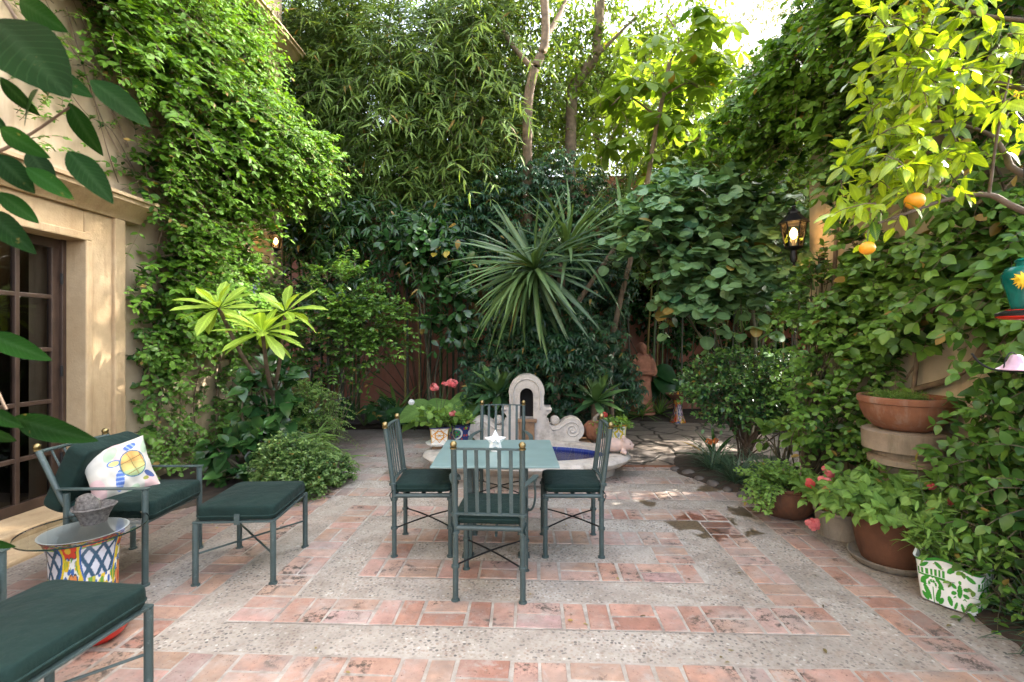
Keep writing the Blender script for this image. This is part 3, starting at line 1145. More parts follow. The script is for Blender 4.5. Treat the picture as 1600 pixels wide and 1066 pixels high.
# ============================================================ furniture
def cushion_mesh(name, sx, sy, h, puff=0.02, n=28, seam=True):
    """box cushion: rounded corners, puffed top, a piped seam line round the side"""
    def prof(a, b):
        return a
    mb = MB()
    m = 13
    rings = []
    side = []
    for i in range(m):
        t = i / (m - 1)
        ph = -math.pi / 2 + math.pi * t
        side.append((math.cos(ph), math.sin(ph)))
    per = []
    rc = 0.045
    for (cx, cy, q0) in ((sx / 2 - rc, sy / 2 - rc, 0), (-sx / 2 + rc, sy / 2 - rc, 90), (-sx / 2 + rc, -sy / 2 + rc, 180), (sx / 2 - rc, -sy / 2 + rc, 270)):
        for k in range(7):
            q = R(q0 + 15 * k)
            per.append((cx, cy, math.cos(q), math.sin(q)))
    # subdivide long sides
    pp = []
    for i in range(len(per)):
        a, b = per[i], per[(i + 1) % len(per)]
        pp.append((a[0] + a[2] * rc, a[1] + a[3] * rc))
        if i % 7 == 6:
            for k in range(1, 8):
                t = k / 8
                p0 = (a[0] + a[2] * rc, a[1] + a[3] * rc)
                p1 = (b[0] + b[2] * rc, b[1] + b[3] * rc)
                pp.append((p0[0] + (p1[0] - p0[0]) * t, p0[1] + (p1[1] - p0[1]) * t))
    npnt = len(pp)
    wr = [random.uniform(-1, 1) for _ in range(npnt)]
    V, Fc = [], []
    for (cr, sz) in side:
        for i, (x, y) in enumerate(pp):
            ins = (1 - abs(cr) ** 0.35) * 0.03
            f = 1 - ins / max(sx, sy) * 2
            V.append((x * f + wr[i] * .002, y * f + wr[i - 1] * .002, h / 2 + h / 2 * math.copysign(abs(sz) ** .8, sz)))
    for r in range(m - 1):
        for i in range(npnt):
            i2 = (i + 1) % npnt
            Fc.append((r * npnt + i, r * npnt + i2, (r + 1) * npnt + i2, (r + 1) * npnt + i))
    for top in (0, 1):
        base = (m - 1) * npnt if top else 0
        prev = list(range(base, base + npnt))
        for s in (0.86, 0.6, 0.3):
            cur = []
            for i in range(npnt):
                x, y, z = V[base + i]
                cur.append(len(V))
                pf = puff * (1 - s ** 2) + random.uniform(-.0015, .0015)
                V.append((x * s, y * s, z + (pf if top else -pf * .2)))
            for i in range(npnt):
                i2 = (i + 1) % npnt
                q = (prev[i], prev[i2], cur[i2], cur[i])
                Fc.append(q if top else q[::-1])
            prev = cur
        Fc.append(tuple(prev) if top else tuple(prev[::-1]))
    mb.add(V, Fc)
    return mb.mesh(name)


def piping(sx, sy, z, r=.004):
    mb = MB()
    rc = .045
    pts = []
    for (cx, cy, q0) in ((sx / 2 - rc, sy / 2 - rc, 0), (-sx / 2 + rc, sy / 2 - rc, 90), (-sx / 2 + rc, -sy / 2 + rc, 180), (sx / 2 - rc, -sy / 2 + rc, 270)):
        for k in range(5):
            q = R(q0 + 22.5 * k)
            pts.append((cx + rc * math.cos(q), cy + rc * math.sin(q), z))
    pts.append(pts[0])
    mb.tube(pts, r, 6, caps=False)
    return mb


W2, D2 = 0.205, 0.205
def make_chair(arms, label, loc, rz):
    t = thing('dining_chair', label, 'chair', loc, rz, 'metal chairs around the patio table')
    p = M['paint']
    for s in (-1, 1):
        x = s * W2
        b = MB()
        b.tube([(x, -D2, 0.008), (x, -D2, .46), (x, -D2 - .012, .55), (x, -D2 - .065, .945)], .0175, 12)
        b.lathe([(.026, 0), (.027, .006), (.026, .012), (.018, .014)], 14, (x, -D2, 0))
        for z in (.215, .425, .535):
            b.lathe([(.0175, -.011), (.0255, -.008), (.0255, .008), (.0175, .011)], 14, (x, -D2 - (.012 if z > .5 else 0), z), cap=False)
        o = b.build('back_post', p, t, smooth=40)
        k = MB()
        k.ball((x, -D2 - .068, .97), .0215, 16, 10)
        k.lathe([(.013, .940), (.0225, .944), (.0225, .950), (.012, .953)], 14, (x, -D2 - .066, 0))
        k.build('knob', M['brass'], t, smooth=40)
        b = MB()
        b.tube([(x, D2, 0.008), (x, D2, .445)], .0175, 12)
        b.lathe([(.026, 0), (.027, .006), (.026, .012), (.018, .014)], 14, (x, D2, 0))
        for z in (.215, .425):
            b.lathe([(.0175, -.011), (.0255, -.008), (.0255, .008), (.0175, .011)], 14, (x, D2, z), cap=False)
        b.build('leg', p, t, smooth=40)
    b = MB()
    b.tube([(-W2, -D2, .45), (W2, -D2, .45)], .016, 10)
    b.tube([(-W2, D2, .45), (W2, D2, .45)], .016, 10)
    b.tube([(-W2, -D2, .45), (-W2, D2, .45)], .016, 10)
    b.tube([(W2, -D2, .45), (W2, D2, .45)], .016, 10)
    for k in range(3):
        b.box((0, -.12 + .12 * k, .452), (2 * W2 - .02, .03, .006))
    b.build('seat_frame', p, t, smooth=40)
    for s in (-1, 1):
        b = MB()
        pts = [Vector((-W2 * s, -D2, .215)).lerp(Vector((W2 * s, D2, .215)), k / 8) + Vector((0, 0, .012 * math.sin(math.pi * k / 8) + .005 * s)) for k in range(9)]
        b.tube(pts, .0058, 8)
        b.build('stretcher', M['black'], t, smooth=40)
    cz = .474
    o = link('cushion', cushion_mesh('cushion', .43, .42, .062, .014), M['cushion'], t, smooth=60)
    o.location = (0, .0, cz)
    pi = piping(.432, .422, 0.031).build('piping', M['piping'], o, smooth=60)
    for s in (-1, 1):
        tie = MB()
        tie.tube(curve([(s * .195, -.195, .03), (s * .225, -.215, .015), (s * .215, -.235, -.02), (s * .22, -.22, -.06)], 4), .006, 6, flat=.4)
        tie.build('tie', M['cushionlow'], o, smooth=60)
    yb = lambda z: -D2 - .012 - .053 * (z - .55) / .395
    for (nm, z, sag) in (('top_rail', .942, .010), ('lower_rail', .538, .012)):
        b = MB()
        pts = []
        for k in range(13):
            f = k / 12
            pts.append((-W2 + 2 * W2 * f, yb(z) - sag * math.sin(math.pi * f), z + .004 * math.sin(math.pi * f)))
        V, Fc = [], []
        for (x, y, zz) in pts:
            V += [(x, y - .012, zz - .005), (x, y + .012, zz - .005), (x, y + .012, zz + .005), (x, y - .012, zz + .005)]
        for i in range(12):
            for c in range(4):
                c2 = (c + 1) % 4
                Fc.append((i * 4 + c, i * 4 + c2, i * 4 + 4 + c2, i * 4 + 4 + c))
        b.add(V, Fc)
        b.build(nm, p, t)
    for k in range(5):
        f = (k + 1) / 6
        x = -W2 + 2 * W2 * f
        b = MB()
        sg = .010 * math.sin(math.pi * f)
        z0, z1 = .538, .942
        pa, pb = Vector((x, yb(z0) - sg, z0)), Vector((x, yb(z1) - sg, z1))
        d = (pb - pa)
        Mx = Matrix.Rotation(math.atan2(-d.y, d.z) * 1.0, 3, 'X')
        b.box((pa + pb) / 2, (.023, .007, d.length), M=Mx)
        b.build('slat', p, t, bevel=.002)
    if arms:
        for s in (-1, 1):
            b = MB()
            line = curve([(s * W2, -D2 - .035, .70), (s * (W2 + .03), -.12, .705), (s * (W2 + .065), .02, .70), (s * (W2 + .072), .13, .685), (s * (W2 + .06), .185, .655), (s * (W2 + .055), .188, .625)], 6)
            V, Fc = [], []
            for i, q in enumerate(line):
                tn = (line[min(i + 1, len(line) - 1)] - line[max(i - 1, 0)]).normalized()
                sd = Vector((1, 0, 0)) if abs(tn.z) > .5 else Vector((tn.y, -tn.x, 0)).normalized()
                nn = sd.cross(tn).normalized()
                wd = .009 + .010 * min(1, i / 8)
                for (u, v) in ((-wd, -.0035), (wd, -.0035), (wd, .0035), (-wd, .0035)):
                    V.append(q + sd * u + nn * v)
            nL = len(line)
            for i in range(nL - 1):
                for c in range(4):
                    c2 = (c + 1) % 4
                    Fc.append((i * 4 + c, i * 4 + c2, i * 4 + 4 + c2, i * 4 + 4 + c))
            Fc += [(3, 2, 1, 0), tuple((nL - 1) * 4 + c for c in range(4))]
            b.add(V, Fc)
            b.tube(curve([(s * (W2 + .062), .08, .692), (s * (W2 + .068), .09, .55), (s * (W2 + .045), .12, .46), (s * W2, .14, .45)], 5), .0075, 8)
            b.build('armrest', p, t, smooth=50)
    return t


make_chair(True, 'grey green metal armchair nearest the camera, its slatted back turned to us', (-.125, 3.195, 0), R(-4))
make_chair(False, 'armless metal chair on the left side of the table facing right', (-.66, 3.82, 0), R(-90 + 1))
make_chair(False, 'armless metal chair on the right side of the table facing left', (.452, 3.81, 0), R(90 - 1))
make_chair(True, 'metal armchair on the fountain side of the table facing the camera', (-.10, 4.60, 0), R(178))

tb = thing('patio_table', 'square grey green metal patio table with a white star on it', 'table', (-.118, 3.835, 0), R(0))
b = MB()
b.box((0, 0, .713), (.894, .894, .014))
b.build('tabletop', M['tabletop'], tb, bevel=.003)
b = MB()
for s in (-1, 1):
    b.box((0, s * .3, .692), (.66, .03, .026))
    b.box((s * .3, 0, .692), (.03, .57, .026))
b.build('apron', M['paint'], tb, bevel=.002)
for sx in (-1, 1):
    for sy in (-1, 1):
        b = MB()
        b.box((sx * .205, sy * .205, .34), (.062, .062, .68))
        b.box((sx * .205, sy * .205, .006), (.085, .085, .012))
        b.build('leg', M['paint'], tb, bevel=.003)
b = MB()
b.box((0, 0, .12), (.36, .02, .02))
b.box((0, 0, .141), (.02, .36, .02))
b.build('stretcher', M['paint'], tb)

# white star on the table: a puffed five pointed star standing in a tray foot
st = thing('star_ornament', 'white ceramic star standing on the green table', 'ornament', P(774, 694, 3.86) * 1.0, R(6))
st.location.z = .7205
b = MB()
cz = .078
V = [(0, -.035, cz), (0, .035, cz)]
npt = 5
for k in range(npt * 2):
    q = math.pi / 2 + math.pi * k / npt
    r = .092 if k % 2 == 0 else .046
    V.append((r * math.cos(q), 0, cz + r * math.sin(q)))
Fc = []
for k in range(npt * 2):
    i, j = 2 + k, 2 + (k + 1) % (npt * 2)
    Fc += [(0, j, i), (1, i, j)]
b.add(V, Fc)
for q in (0.4, 2.7, 1.57):
    d = Vector((math.cos(q) * .03, -.06, cz + math.sin(q) * .03 - .01))
    b.tube([(math.cos(q) * .012, 0, cz), d], [.03, .002], 5)
b.build('star', M['white'], st, bevel=.004, seg=2)
b = MB()
b.lathe([(.0, 0), (.035, 0), (.038, .008), (.02, .014), (.0, .016)], 20, (0, 0, 0), cap=False)
b.build('foot', M['white'], st, smooth=50)


# ------------------------------------------------------------ lounge chairs and footstools
def make_ottoman(label, loc, rz, strap=True):
    t = thing('footstool', label, 'footstool', loc, rz, 'green cushioned metal footstools')
    p = M['paint']
    sx, sy = .245, .285
    for x in (-sx, sx):
        for y in (-sy, sy):
            b = MB()
            b.tube([(x, y, .008), (x, y, .405)], .0185, 12)
            b.lathe([(.027, 0), (.028, .006), (.027, .012), (.019, .014)], 14, (x, y, 0))
            b.build('leg', p, t, smooth=40)
    b = MB()
    b.box((0, -sy, .412), (2 * sx + .03, .026, .012))
    b.box((0, sy, .412), (2 * sx + .03, .026, .012))
    b.box((-sx, 0, .412), (.026, 2 * sy - .026, .0118))
    b.box((sx, 0, .412), (.026, 2 * sy - .026, .0118))
    for k in range(7):
        b.box((0, -sy + 2 * sy * (k + 1) / 8, .404), (2 * sx - .02, .028, .005))
    b.build('frame', p, t, bevel=.002)
    for s in (-1, 1):
        b = MB()
        b.tube([(-sx, -sy * s, .20 + .005 * s), (sx, sy * s, .20 + .005 * s)], .0068, 8)
        b.build('stretcher', p, t, smooth=40)
    o = link('cushion', cushion_mesh('cushion', .50, .585, .092, .02), M['cushion'], t, smooth=60)
    o.location = (0, 0, .42)
    piping(.502, .587, .03, .005).build('piping', M['piping'], o, smooth=60)
    if strap:
        b = MB()
        b.box((.02, -sy - .012, .43), (.035, .004, .07))
        b.build('strap', M['paint'], t)
    return t


make_ottoman('green cushioned footstool standing before the turtle pillow chair', (-1.815, 3.485, 0), R(3))
make_ottoman('green cushioned footstool cut by the left bottom corner', (-1.885, 1.93, 0), R(-6), False)


def make_lounge(label, loc, rz):
    """faces +Y in its own axes"""
    t = thing('lounge_chair', label, 'armchair', loc, rz, 'low metal lounge chairs by the house')
    p = M['paint']
    sx, sy = .285, .25
    for x in (-sx, sx):
        b = MB()
        b.tube([(x, sy, .008), (x, sy, .62)], .019, 12)
        b.lathe([(.027, 0), (.028, .006), (.027, .012), (.019, .014)], 14, (x, sy, 0))
        b.build('leg', p, t, smooth=40)
        b = MB()
        b.tube([(x, -sy, .008), (x, -sy, .60)], .019, 12)
        b.lathe([(.027, 0), (.028, .006), (.027, .012), (.019, .014)], 14, (x, -sy, 0))
        b.build('leg', p, t, smooth=40)
        b = MB()
        b.tube([(x * .96, -sy + .06, .40), (x * .96, -sy - .04, .56), (x * .96, -sy - .19, .87)], .0185, 12)
        b.build('back_post', p, t, smooth=40)
        k = MB()
        k.ball((x * .96, -sy - .2, .90), .022, 16, 10)
        k.lathe([(.013, -.03), (.0225, -.026), (.0225, -.02), (.012, -.015)], 14, (x * .96, -sy - .197, .90))
        k.build('knob', M['brass'], t, smooth=40)
        b = MB()
        b.box((x, -.015, .628), (.042, 2 * sy + .075, .009))
        b.build('armrest', p, t, bevel=.002)
    b = MB()
    b.box((0, sy, .405), (2 * sx - .02, .022, .014))
    b.box((0, -sy, .405), (2 * sx - .02, .022, .014))
    for x in (-sx, sx):
        b.box((x, 0, .405), (.018, 2 * sy - .03, .0138))
    for k in range(6):
        b.box((0, -sy + 2 * sy * (k + 1) / 7, .40), (2 * sx - .02, .026, .005))
    for k in range(5):
        x = -sx * .96 + 2 * sx * .96 * (k + 1) / 6
        b.tube([(x, -sy + .02, .44), (x, -sy - .19, .86)], .007, 6)
    b.tube([(-sx * .96, -sy - .19, .865), (sx * .96, -sy - .19, .865)], .012, 8)
    b.build('frame', p, t, smooth=40)
    o = link('seat_cushion', cushion_mesh('seat_cushion', .55, .56, .12, .03), M['cushion'], t, smooth=60)
    o.location = (0, .005, .413)
    piping(.542, .562, .035, .005).build('piping', M['piping'], o, smooth=60)
    o = link('back_cushion', cushion_mesh('back_cushion', .54, .45, .13, .045), M['cushion'], t, smooth=60)
    o.rotation_euler = (R(66), 0, 0)
    o.location = (0, -sy + .02, .655)
    return t


make_lounge('lounge chair with dark green cushions and a turtle pillow', (-2.63, 3.475, 0), R(-90 + 1))
make_lounge('lounge chair beyond the left edge, only its arm post showing', (-2.595, 1.98, 0), R(-90))


# turtle pillow (the print lives in the pillow's own colour)
def ell(x, y, cx, cy, rx, ry, a=0.0):
    c, s = math.cos(a), math.sin(a)
    dx, dy = x - cx, y - cy
    u, v = dx * c + dy * s, -dx * s + dy * c
    return (u / rx) ** 2 + (v / ry) ** 2


def turtle(x, y):
    """x right, y up in 0..1"""
    bgc = (0.48, 0.455, 0.405)
    if math.sin(9 * x + 4 * y) + math.sin(5 * y - 7 * x + 1) > 1.15:
        bgc = (0.54, 0.38, 0.38)
    if math.sin(11 * x - 6 * y + 2) + math.sin(8 * y + 1.5) > 1.45:
        bgc = (0.33, 0.42, 0.30)
    blue = (0.07, 0.13, 0.36)
    e = ell(x, y, .66, .52, .205, .25, -.25)
    if e < 1:
        if e > .84:
            return (0.05, 0.14, 0.22)
        g = abs(math.sin(14 * x)) * abs(math.sin(14 * y + 3 * x))
        if abs(math.sin(17 * x + 3 * y)) < .13 or abs(math.sin(15 * y - 4 * x)) < .13:
            return (0.22, 0.16, 0.06)
        base = (0.56, 0.31, 0.10) if y > .55 else (0.52, 0.42, 0.15)
        if y < .42:
            base = (0.34, 0.42, 0.20)
        return tuple(c * (0.75 + .4 * g) for c in base)
    if ell(x, y, .39, .60, .10, .065, .05) < 1:
        return (0.48, 0.42, 0.16) if ell(x, y, .39, .60, .075, .045, .05) < 1 else (0.10, 0.16, 0.35)
    if ell(x, y, .70, .84, .12, .055, .35) < 1:
        return blue if math.sin(70 * x + 40 * y) > -.4 else (.25, .32, .5)
    if ell(x, y, .40, .28, .19, .06, 1.35) < 1 or ell(x, y, .43, .38, .07, .06, .9) < 1:
        return blue if math.sin(80 * y + 20 * x) > -.4 else (.25, .32, .5)
    if ell(x, y, .86, .26, .10, .05, -.8) < 1:
        return (0.06, 0.09, 0.22)
    if ell(x, y, .78, .20, .05, .035, .2) < 1:
        return (0.25, 0.25, 0.06)
    return bgc


tp = thing('throw_pillow', 'white throw pillow printed with a colourful sea turtle', 'pillow', (0, 0, 0))


def pil(side):
    def f(u, v):
        x, y = (u - .5), (v - .5)
        pin = 1 - .16 * (1 - abs(2 * x) ** 2) * abs(2 * y) ** 2.2 * .55
        pin2 = 1 - .16 * (1 - abs(2 * y) ** 2) * abs(2 * x) ** 2.2 * .55
        th = .085 * (max(0, (1 - abs(2 * x) ** 2.4)) ** .55) * (max(0, (1 - abs(2 * y) ** 2.4)) ** .55)
        th += .003 * math.sin(30 * x + 14 * y) * (1 - abs(2 * x)) + .004 * math.sin(22 * y - 9 * x)
        return (x * .39 * pin2, -side * th if abs(x) < .4999 and abs(y) < .4999 else 0.0, y * .39 * pin)
    return f


front = grid_mesh('front_cover', pil(1), 130, 130, turtle)
back = grid_mesh('back_cover', pil(-1), 40, 40, lambda u, v: (0.78, 0.74, 0.66))
for nm, me in (('front_cover', front), ('back_cover', back)):
    link(nm, me, M['print'], tp, smooth=70)
# front faces +X and a bit towards the camera; leans back on the cushion
tp.matrix_world = Matrix.Translation((-2.71, 3.41, .69)) @ Matrix.Rotation(R(52), 4, 'Z') @ Matrix.Rotation(R(-24), 4, 'X') @ Matrix.Rotation(R(-10), 4, 'Y')


# ------------------------------------------------------------ glass table on a painted pot, stone mortar
def talavera(u, v, seed=0):
    """bright painted bands: medallion baskets, flowers, leaves (u round the pot, v up)"""
    white = (0.72, 0.70, 0.64)
    if v > .93:
        return (0.33, 0.05, 0.03)
    x = (u * 4.0 + seed) % 1.0
    y = v / .93
    e = ell(x, y, .5, .62, .40, .42)
    if e < 1 and y > .40:
        if e > .80:
            return (0.66, 0.48, 0.03)
        if e > .66:
            return (0.03, 0.10, 0.30)
        a = math.atan2(y - .62, x - .5)
        if y > .75:
            return (0.62, 0.05, 0.02) if math.sin(a * 14) > -.6 else (.7, .35, .05)
        if (math.sin(26 * (x + y)) > .55) or (math.sin(26 * (x - y)) > .55):
            return (0.03, 0.08, 0.14)
        return (0.55, 0.56, 0.62) if y < .72 else (0.20, 0.33, 0.05)
    for (cx, cy, c1, c2) in ((.04, .30, (.62, .22, .07), (.55, .05, .02)), (.98, .72, (.60, .06, .03), (.7, .45, .05)), (.5, .14, (.66, .50, .04), (.12, .03, .02)), (.84, .12, (.62, .25, .08), (.6, .05, .02)), (.22, .10, (.04, .16, .42), (.7, .7, .66))):
        dx, dy = min(abs(x - cx), 1 - abs(x - cx)), y - cy
        r = math.hypot(dx, dy * 1.1)
        rr = .135 + .025 * math.sin(6 * math.atan2(dy, dx))
        if r < .05:
            return c2
        if r < rr:
            return c1
        if r < rr + .014:
            return (.03, .04, .06)
    if math.sin(21 * x + 9 * y) * math.sin(17 * y - 6 * x) > .12:
        return (0.12, 0.28, 0.04) if math.sin(60 * x) > -.5 else (.5, .42, .04)
    if math.sin(31 * x - 12 * y + 1) * math.sin(23 * y + 5) > .25:
        return (0.62, 0.42, 0.03)
    if math.sin(47 * x) * math.sin(43 * y) > .2:
        return (0.05, 0.12, 0.34)
    return white


def round_pot(name, prof, parent, paint, mat, nu=240, nv=90):
    """outer skin of a pot from (radius, z) profile with painted colour"""
    rr = np.array([p[0] for p in prof]); zz = np.array([p[1] for p in prof])
    s = np.linspace(0, 1, len(prof))
    def pos(u, v):
        r = float(np.interp(v, s, rr)); z = float(np.interp(v, s, zz))
        q = 2 * math.pi * u
        return (r * math.cos(q), r * math.sin(q), z)
    return link(name, grid_mesh(name, pos, nu, nv, paint), mat, parent, smooth=60)


gt = thing('glass_side_table', 'round glass side table on a flared painted talavera pot', 'side table', (-2.53, 2.92, 0), R(20))
round_pot('pot', [(.15, 0), (.158, .06), (.16, .18), (.162, .28), (.168, .37), (.19, .435), (.208, .457), (.212, .465)], gt, talavera, M['ceram'], 360, 130)
b = MB()
b.lathe([(.212, .465), (.202, .466), (.18, .44), (.155, .36), (.148, .25), (.14, .02), (.0, .02)], 48, cap=False)
b.build('pot_lining', M['white'], gt, smooth=50)
b = MB()
b.lathe([(.306, .472), (.308, .476), (.305, .480), (.0, .480)], 96, cap=False)
b.build('glass_top', M['tableglass'], gt, smooth=40)
b = MB()
b.lathe([(.3085, .471), (.3095, .476), (.3085, .4805)], 96, cap=False)
b.build('glass_edge', simple('glass_edge_green', (.01, .03, .025), .1, 0, .1, 5, 0), gt, smooth=60)

mc = thing('stone_mortar', 'rough grey basalt mortar on the glass side table', 'mortar', (-2.545, 3.0, .4815), R(25))
b = MB()
rb = lambda q, z: 1 + .05 * math.sin(3 * q + 1) + .02 * math.sin(9 * q + 40 * z)
b.lathe([(.0, 0), (.062, .0), (.066, .015), (.078, .05), (.098, .085), (.112, .10), (.106, .108), (.09, .095), (.06, .06), (.0, .05)], 48, (0, 0, 0), rib=rb, cap=False)
b.build('bowl', M['lava'], mc, smooth=60)
pe = MB()
pe.lathe([(.0, 0), (.05, .0), (.062, .02), (.058, .05), (.044, .085), (.034, .105), (.02, .114), (.0, .116)], 36, rib=lambda q, z: 1 + .05 * math.sin(2 * q) + .02 * math.sin(7 * q + 30 * z), cap=False)
o = pe.build('pestle_stone', M['lava'], None, smooth=60)
o.location = (-2.565, 2.995, .545)
o.rotation_euler = (R(8), R(-12), 0)
tag(o, 'dome shaped stone lying inside the basalt mortar', 'pestle')

rb_ = thing('red_bowl', 'glossy red bowl with a white rim on the paving under the front footstool', 'bowl', (-2.2, 2.63, 0.008))
b = MB()
b.lathe([(.0, .0), (.09, .0), (.12, .03), (.155, .09), (.165, .125)], 48, cap=False)
b.build('bowl', M['redgloss'], rb_, smooth=50)
b = MB()
b.lathe([(.165, .125), (.168, .132), (.158, .135), (.11, .05), (.0, .03)], 48, cap=False)
b.build('rim', M['white'], rb_, smooth=50)

# ============================================================ fountain
ft = thing('fountain', 'carved stone wall fountain with scrolls above an oval blue pool', 'fountain', (.17, 5.95, 0), -TH)
def oval(rx, ry, z, n=96):
    return [(rx * math.cos(2 * math.pi * k / n), ry * math.sin(2 * math.pi * k / n), z) for k in range(n)]
b = MB()
n = 96
prof = [(-.17, .0), (-.16, .08), (-.06, .13), (.0, .17), (.02, .205), (.0, .235), (-.06, .25), (-.22, .252), (-.25, .24), (-.26, .18)]
V, Fc = [], []
for (d, z) in prof:
    V += oval(1.225 + d, .75 + d, z)
for r in range(len(prof) - 1):
    for k in range(n):
        k2 = (k + 1) % n
        Fc.append((r * n + k, r * n + k2, (r + 1) * n + k2, (r + 1) * n + k))
b.add(V, Fc)
b.build('basin_rim', M['ftstone'], ft, smooth=50)
b = MB()
V = oval(.965, .49, .2) + oval(.94, .465, .02)
Fc = [(k, (k + 1) % n, n + (k + 1) % n, n + k) for k in range(n)] + [tuple(n + k for k in range(n))]
b.add(V, Fc)
m_, t_, b_ = new_mat('blue_pool_tiles')
v_ = coords(t_)
br = N(t_, "ShaderNodeTexBrick", Scale=9.0, offset=0.0)
br.inputs["Color1"].default_value = (.012, .03, .20, 1)
br.inputs["Color2"].default_value = (.02, .05, .30, 1)
br.inputs["Mortar"].default_value = (.10, .13, .22, 1)
br.inputs["Mortar Size"].default_value = .012
br.inputs["Row Height"].default_value = .5
t_.links.new(v_, br.inputs["Vector"])
t_.links.new(br.outputs[0], b_.inputs["Base Color"])
b.build('pool_lining', m_, ft, smooth=40)
b = MB()
V = oval(.966, .491, .165)
b.add(V, [tuple(range(n))])
m_, t_, b_ = new_mat('pool_water')
t_.nodes.remove(b_)
tr = N(t_, "ShaderNodeBsdfTransparent")
tr.inputs[0].default_value = (.75, .85, .98, 1)
gl = N(t_, "ShaderNodeBsdfGlossy", Roughness=.03)
lw = N(t_, "ShaderNodeFresnel", IOR=1.33)
bn = N(t_, "ShaderNodeBump", Strength=.25, Distance=.02)
t_.links.new(noise(t_, coords(t_, "Object", (1, 2, 1)), 9, 4), bn.inputs["Height"])
t_.links.new(bn.outputs[0], gl.inputs["Normal"])
mx = N(t_, "ShaderNodeMixShader")
t_.links.new(lw.outputs[0], mx.inputs[0])
t_.links.new(tr.outputs[0], mx.inputs[1])
t_.links.new(gl.outputs[0], mx.inputs[2])
t_.links.new(mx.outputs[0], t_.nodes["Material Output"].inputs[0])
b.build('water', m_, ft)
b = MB()
V = oval(.99, .515, .212) + oval(.966, .491, .20)
b.add(V, [(k, (k + 1) % n, n + (k + 1) % n, n + k) for k in range(n)])
b.build('waterline', M['white'], ft, smooth=40)

# scroll wall: outline traced as real solid, standing on the back of the rim
def arc(cx, cz, r, a0, a1, k):
    return [(cx + r * math.cos(R(a0 + (a1 - a0) * i / k)), cz + r * math.sin(R(a0 + (a1 - a0) * i / k))) for i in range(k + 1)]
half = [(.0, 0.0), (.70, 0.0)] + arc(.60, .155, .155, -60, 105, 14) + [(.50, .285), (.44, .235), (.385, .20), (.33, .205), (.285, .235), (.262, .29), (.266, .335), (.29, .365), (.32, .385), (.32, .45), (.24, .45), (.228, .465)]
half = [p for p in half]
half += [(.228, .60)] + arc(.0, .645, .236, -8, 90, 14)
outl = half + [(-x, z) for (x, z) in half[::-1][1:-1]]
# niche opening is cut by building wall in strips round it
def wall_mesh():
    """face with arched hole: triangulated between outline and niche by mathutils"""
    from mathutils.geometry import tessellate_polygon
    hole = [(-.088, .30), (.088, .30)] + [(.088 * math.cos(R(a)), .60 + .10 * math.sin(R(a))) for a in range(0, 181, 12)]
    polys = [[Vector((x, z, 0)) for x, z in outl], [Vector((x, z, 0)) for x, z in hole][::-1]]
    tris = tessellate_polygon(polys)
    flat = [p for q in polys for p in q]
    k = len(flat)
    y0, y1 = -.11, .13
    vs = [(p.x, y0, p.y) for p in flat] + [(p.x, y1, p.y) for p in flat]
    fs = []
    for t in tris:
        fs.append(tuple(t)); fs.append(tuple(i + k for i in t[::-1]))
    o = 0
    for q in polys:
        m = len(q)
        for i in range(m):
            a, c = o + i, o + (i + 1) % m
            fs.append((a, a + k, c + k, c))
        o += m
    return vs, fs
import bmesh
vs, fs = wall_mesh()
me = bpy.data.meshes.new('scroll_wall')
bm = bmesh.new()
vv_ = [bm.verts.new(p) for p in vs]
for f in fs:
    try:
        bm.faces.new([vv_[i] for i in f])
    except ValueError:
        pass
bmesh.ops.recalc_face_normals(bm, faces=bm.faces)
bm.to_mesh(me)
bm.free()
sw = link('scroll_wall', me, M['ftstone'], ft, bevel=.012, seg=3)
SWY = .66
sw.location = (0, SWY, .245)
b = MB()
ring = []
for a in range(-20, 201, 10):
    ring.append((.178 * math.cos(R(a)), -.115, .645 + .178 * math.sin(R(a))))
b.tube([(.178, -.115, .42)] + ring[2:-2] + [(-.178, -.115, .42)], .014, 8)
for s in (-1, 1):
    sp = []
    for i in range(40):
        q = R(100 - 30 * 0 - i * 18)
        r = .105 * (1 - i / 44)
        sp.append((s * (.60 + r * math.cos(q)), -.112, .155 + r * math.sin(q)))
    b.tube([(s * .27, -.112, .31), (s * .30, -.112, .215), (s * .345, -.112, .155), (s * .42, -.112, .165), (s * .50, -.112, .225), (s * .55, -.112, .25)] + sp, .013, 6)
    b.tube([(s * .262, -.11, .42), (s * .33, -.11, .42)], .022, 8)
o = b.build('scroll_moulding', M['ftstone'], ft, smooth=50)
o.location = (0, SWY, .245)
b = MB()
b.span(-.088, .088, .09, .12, .28, .72)
o = b.build('niche_back', M['dark'], ft)  # black colour painted for the shade deep in the niche
o.location = (0, SWY, .245)
b = MB()
b.span(-.135, .135, -.17, -.09, .255, .30)
b.span(-.105, .105, -.15, -.112, .0, .255)
o = b.build('spill_ledge', M['wetstone'], ft, bevel=.008)
o.location = (0, SWY, .245)
b = MB()
b.span(-.84, .84, -.16, .2, -.06, .0)
o = b.build('plinth', M['wetstone'], ft, bevel=.01)
o.location = (0, SWY, .25)
for s in (-1, 1):
    b = MB()
    b.ball((s * .375, -.02, .265), (.066, .07, .066), 24, 14)
    sp = [(s * .375 + .05 * (1 - i / 30) * math.cos(i * .5), -.072 - .018 * i / 30, .265 + .05 * (1 - i / 30) * math.sin(i * .5)) for i in range(30)]
    b.tube(sp, .007, 6)
    o = b.build('scroll_boss', M['ftstone'], ft, smooth=50)
    o.location = (0, SWY, .245)

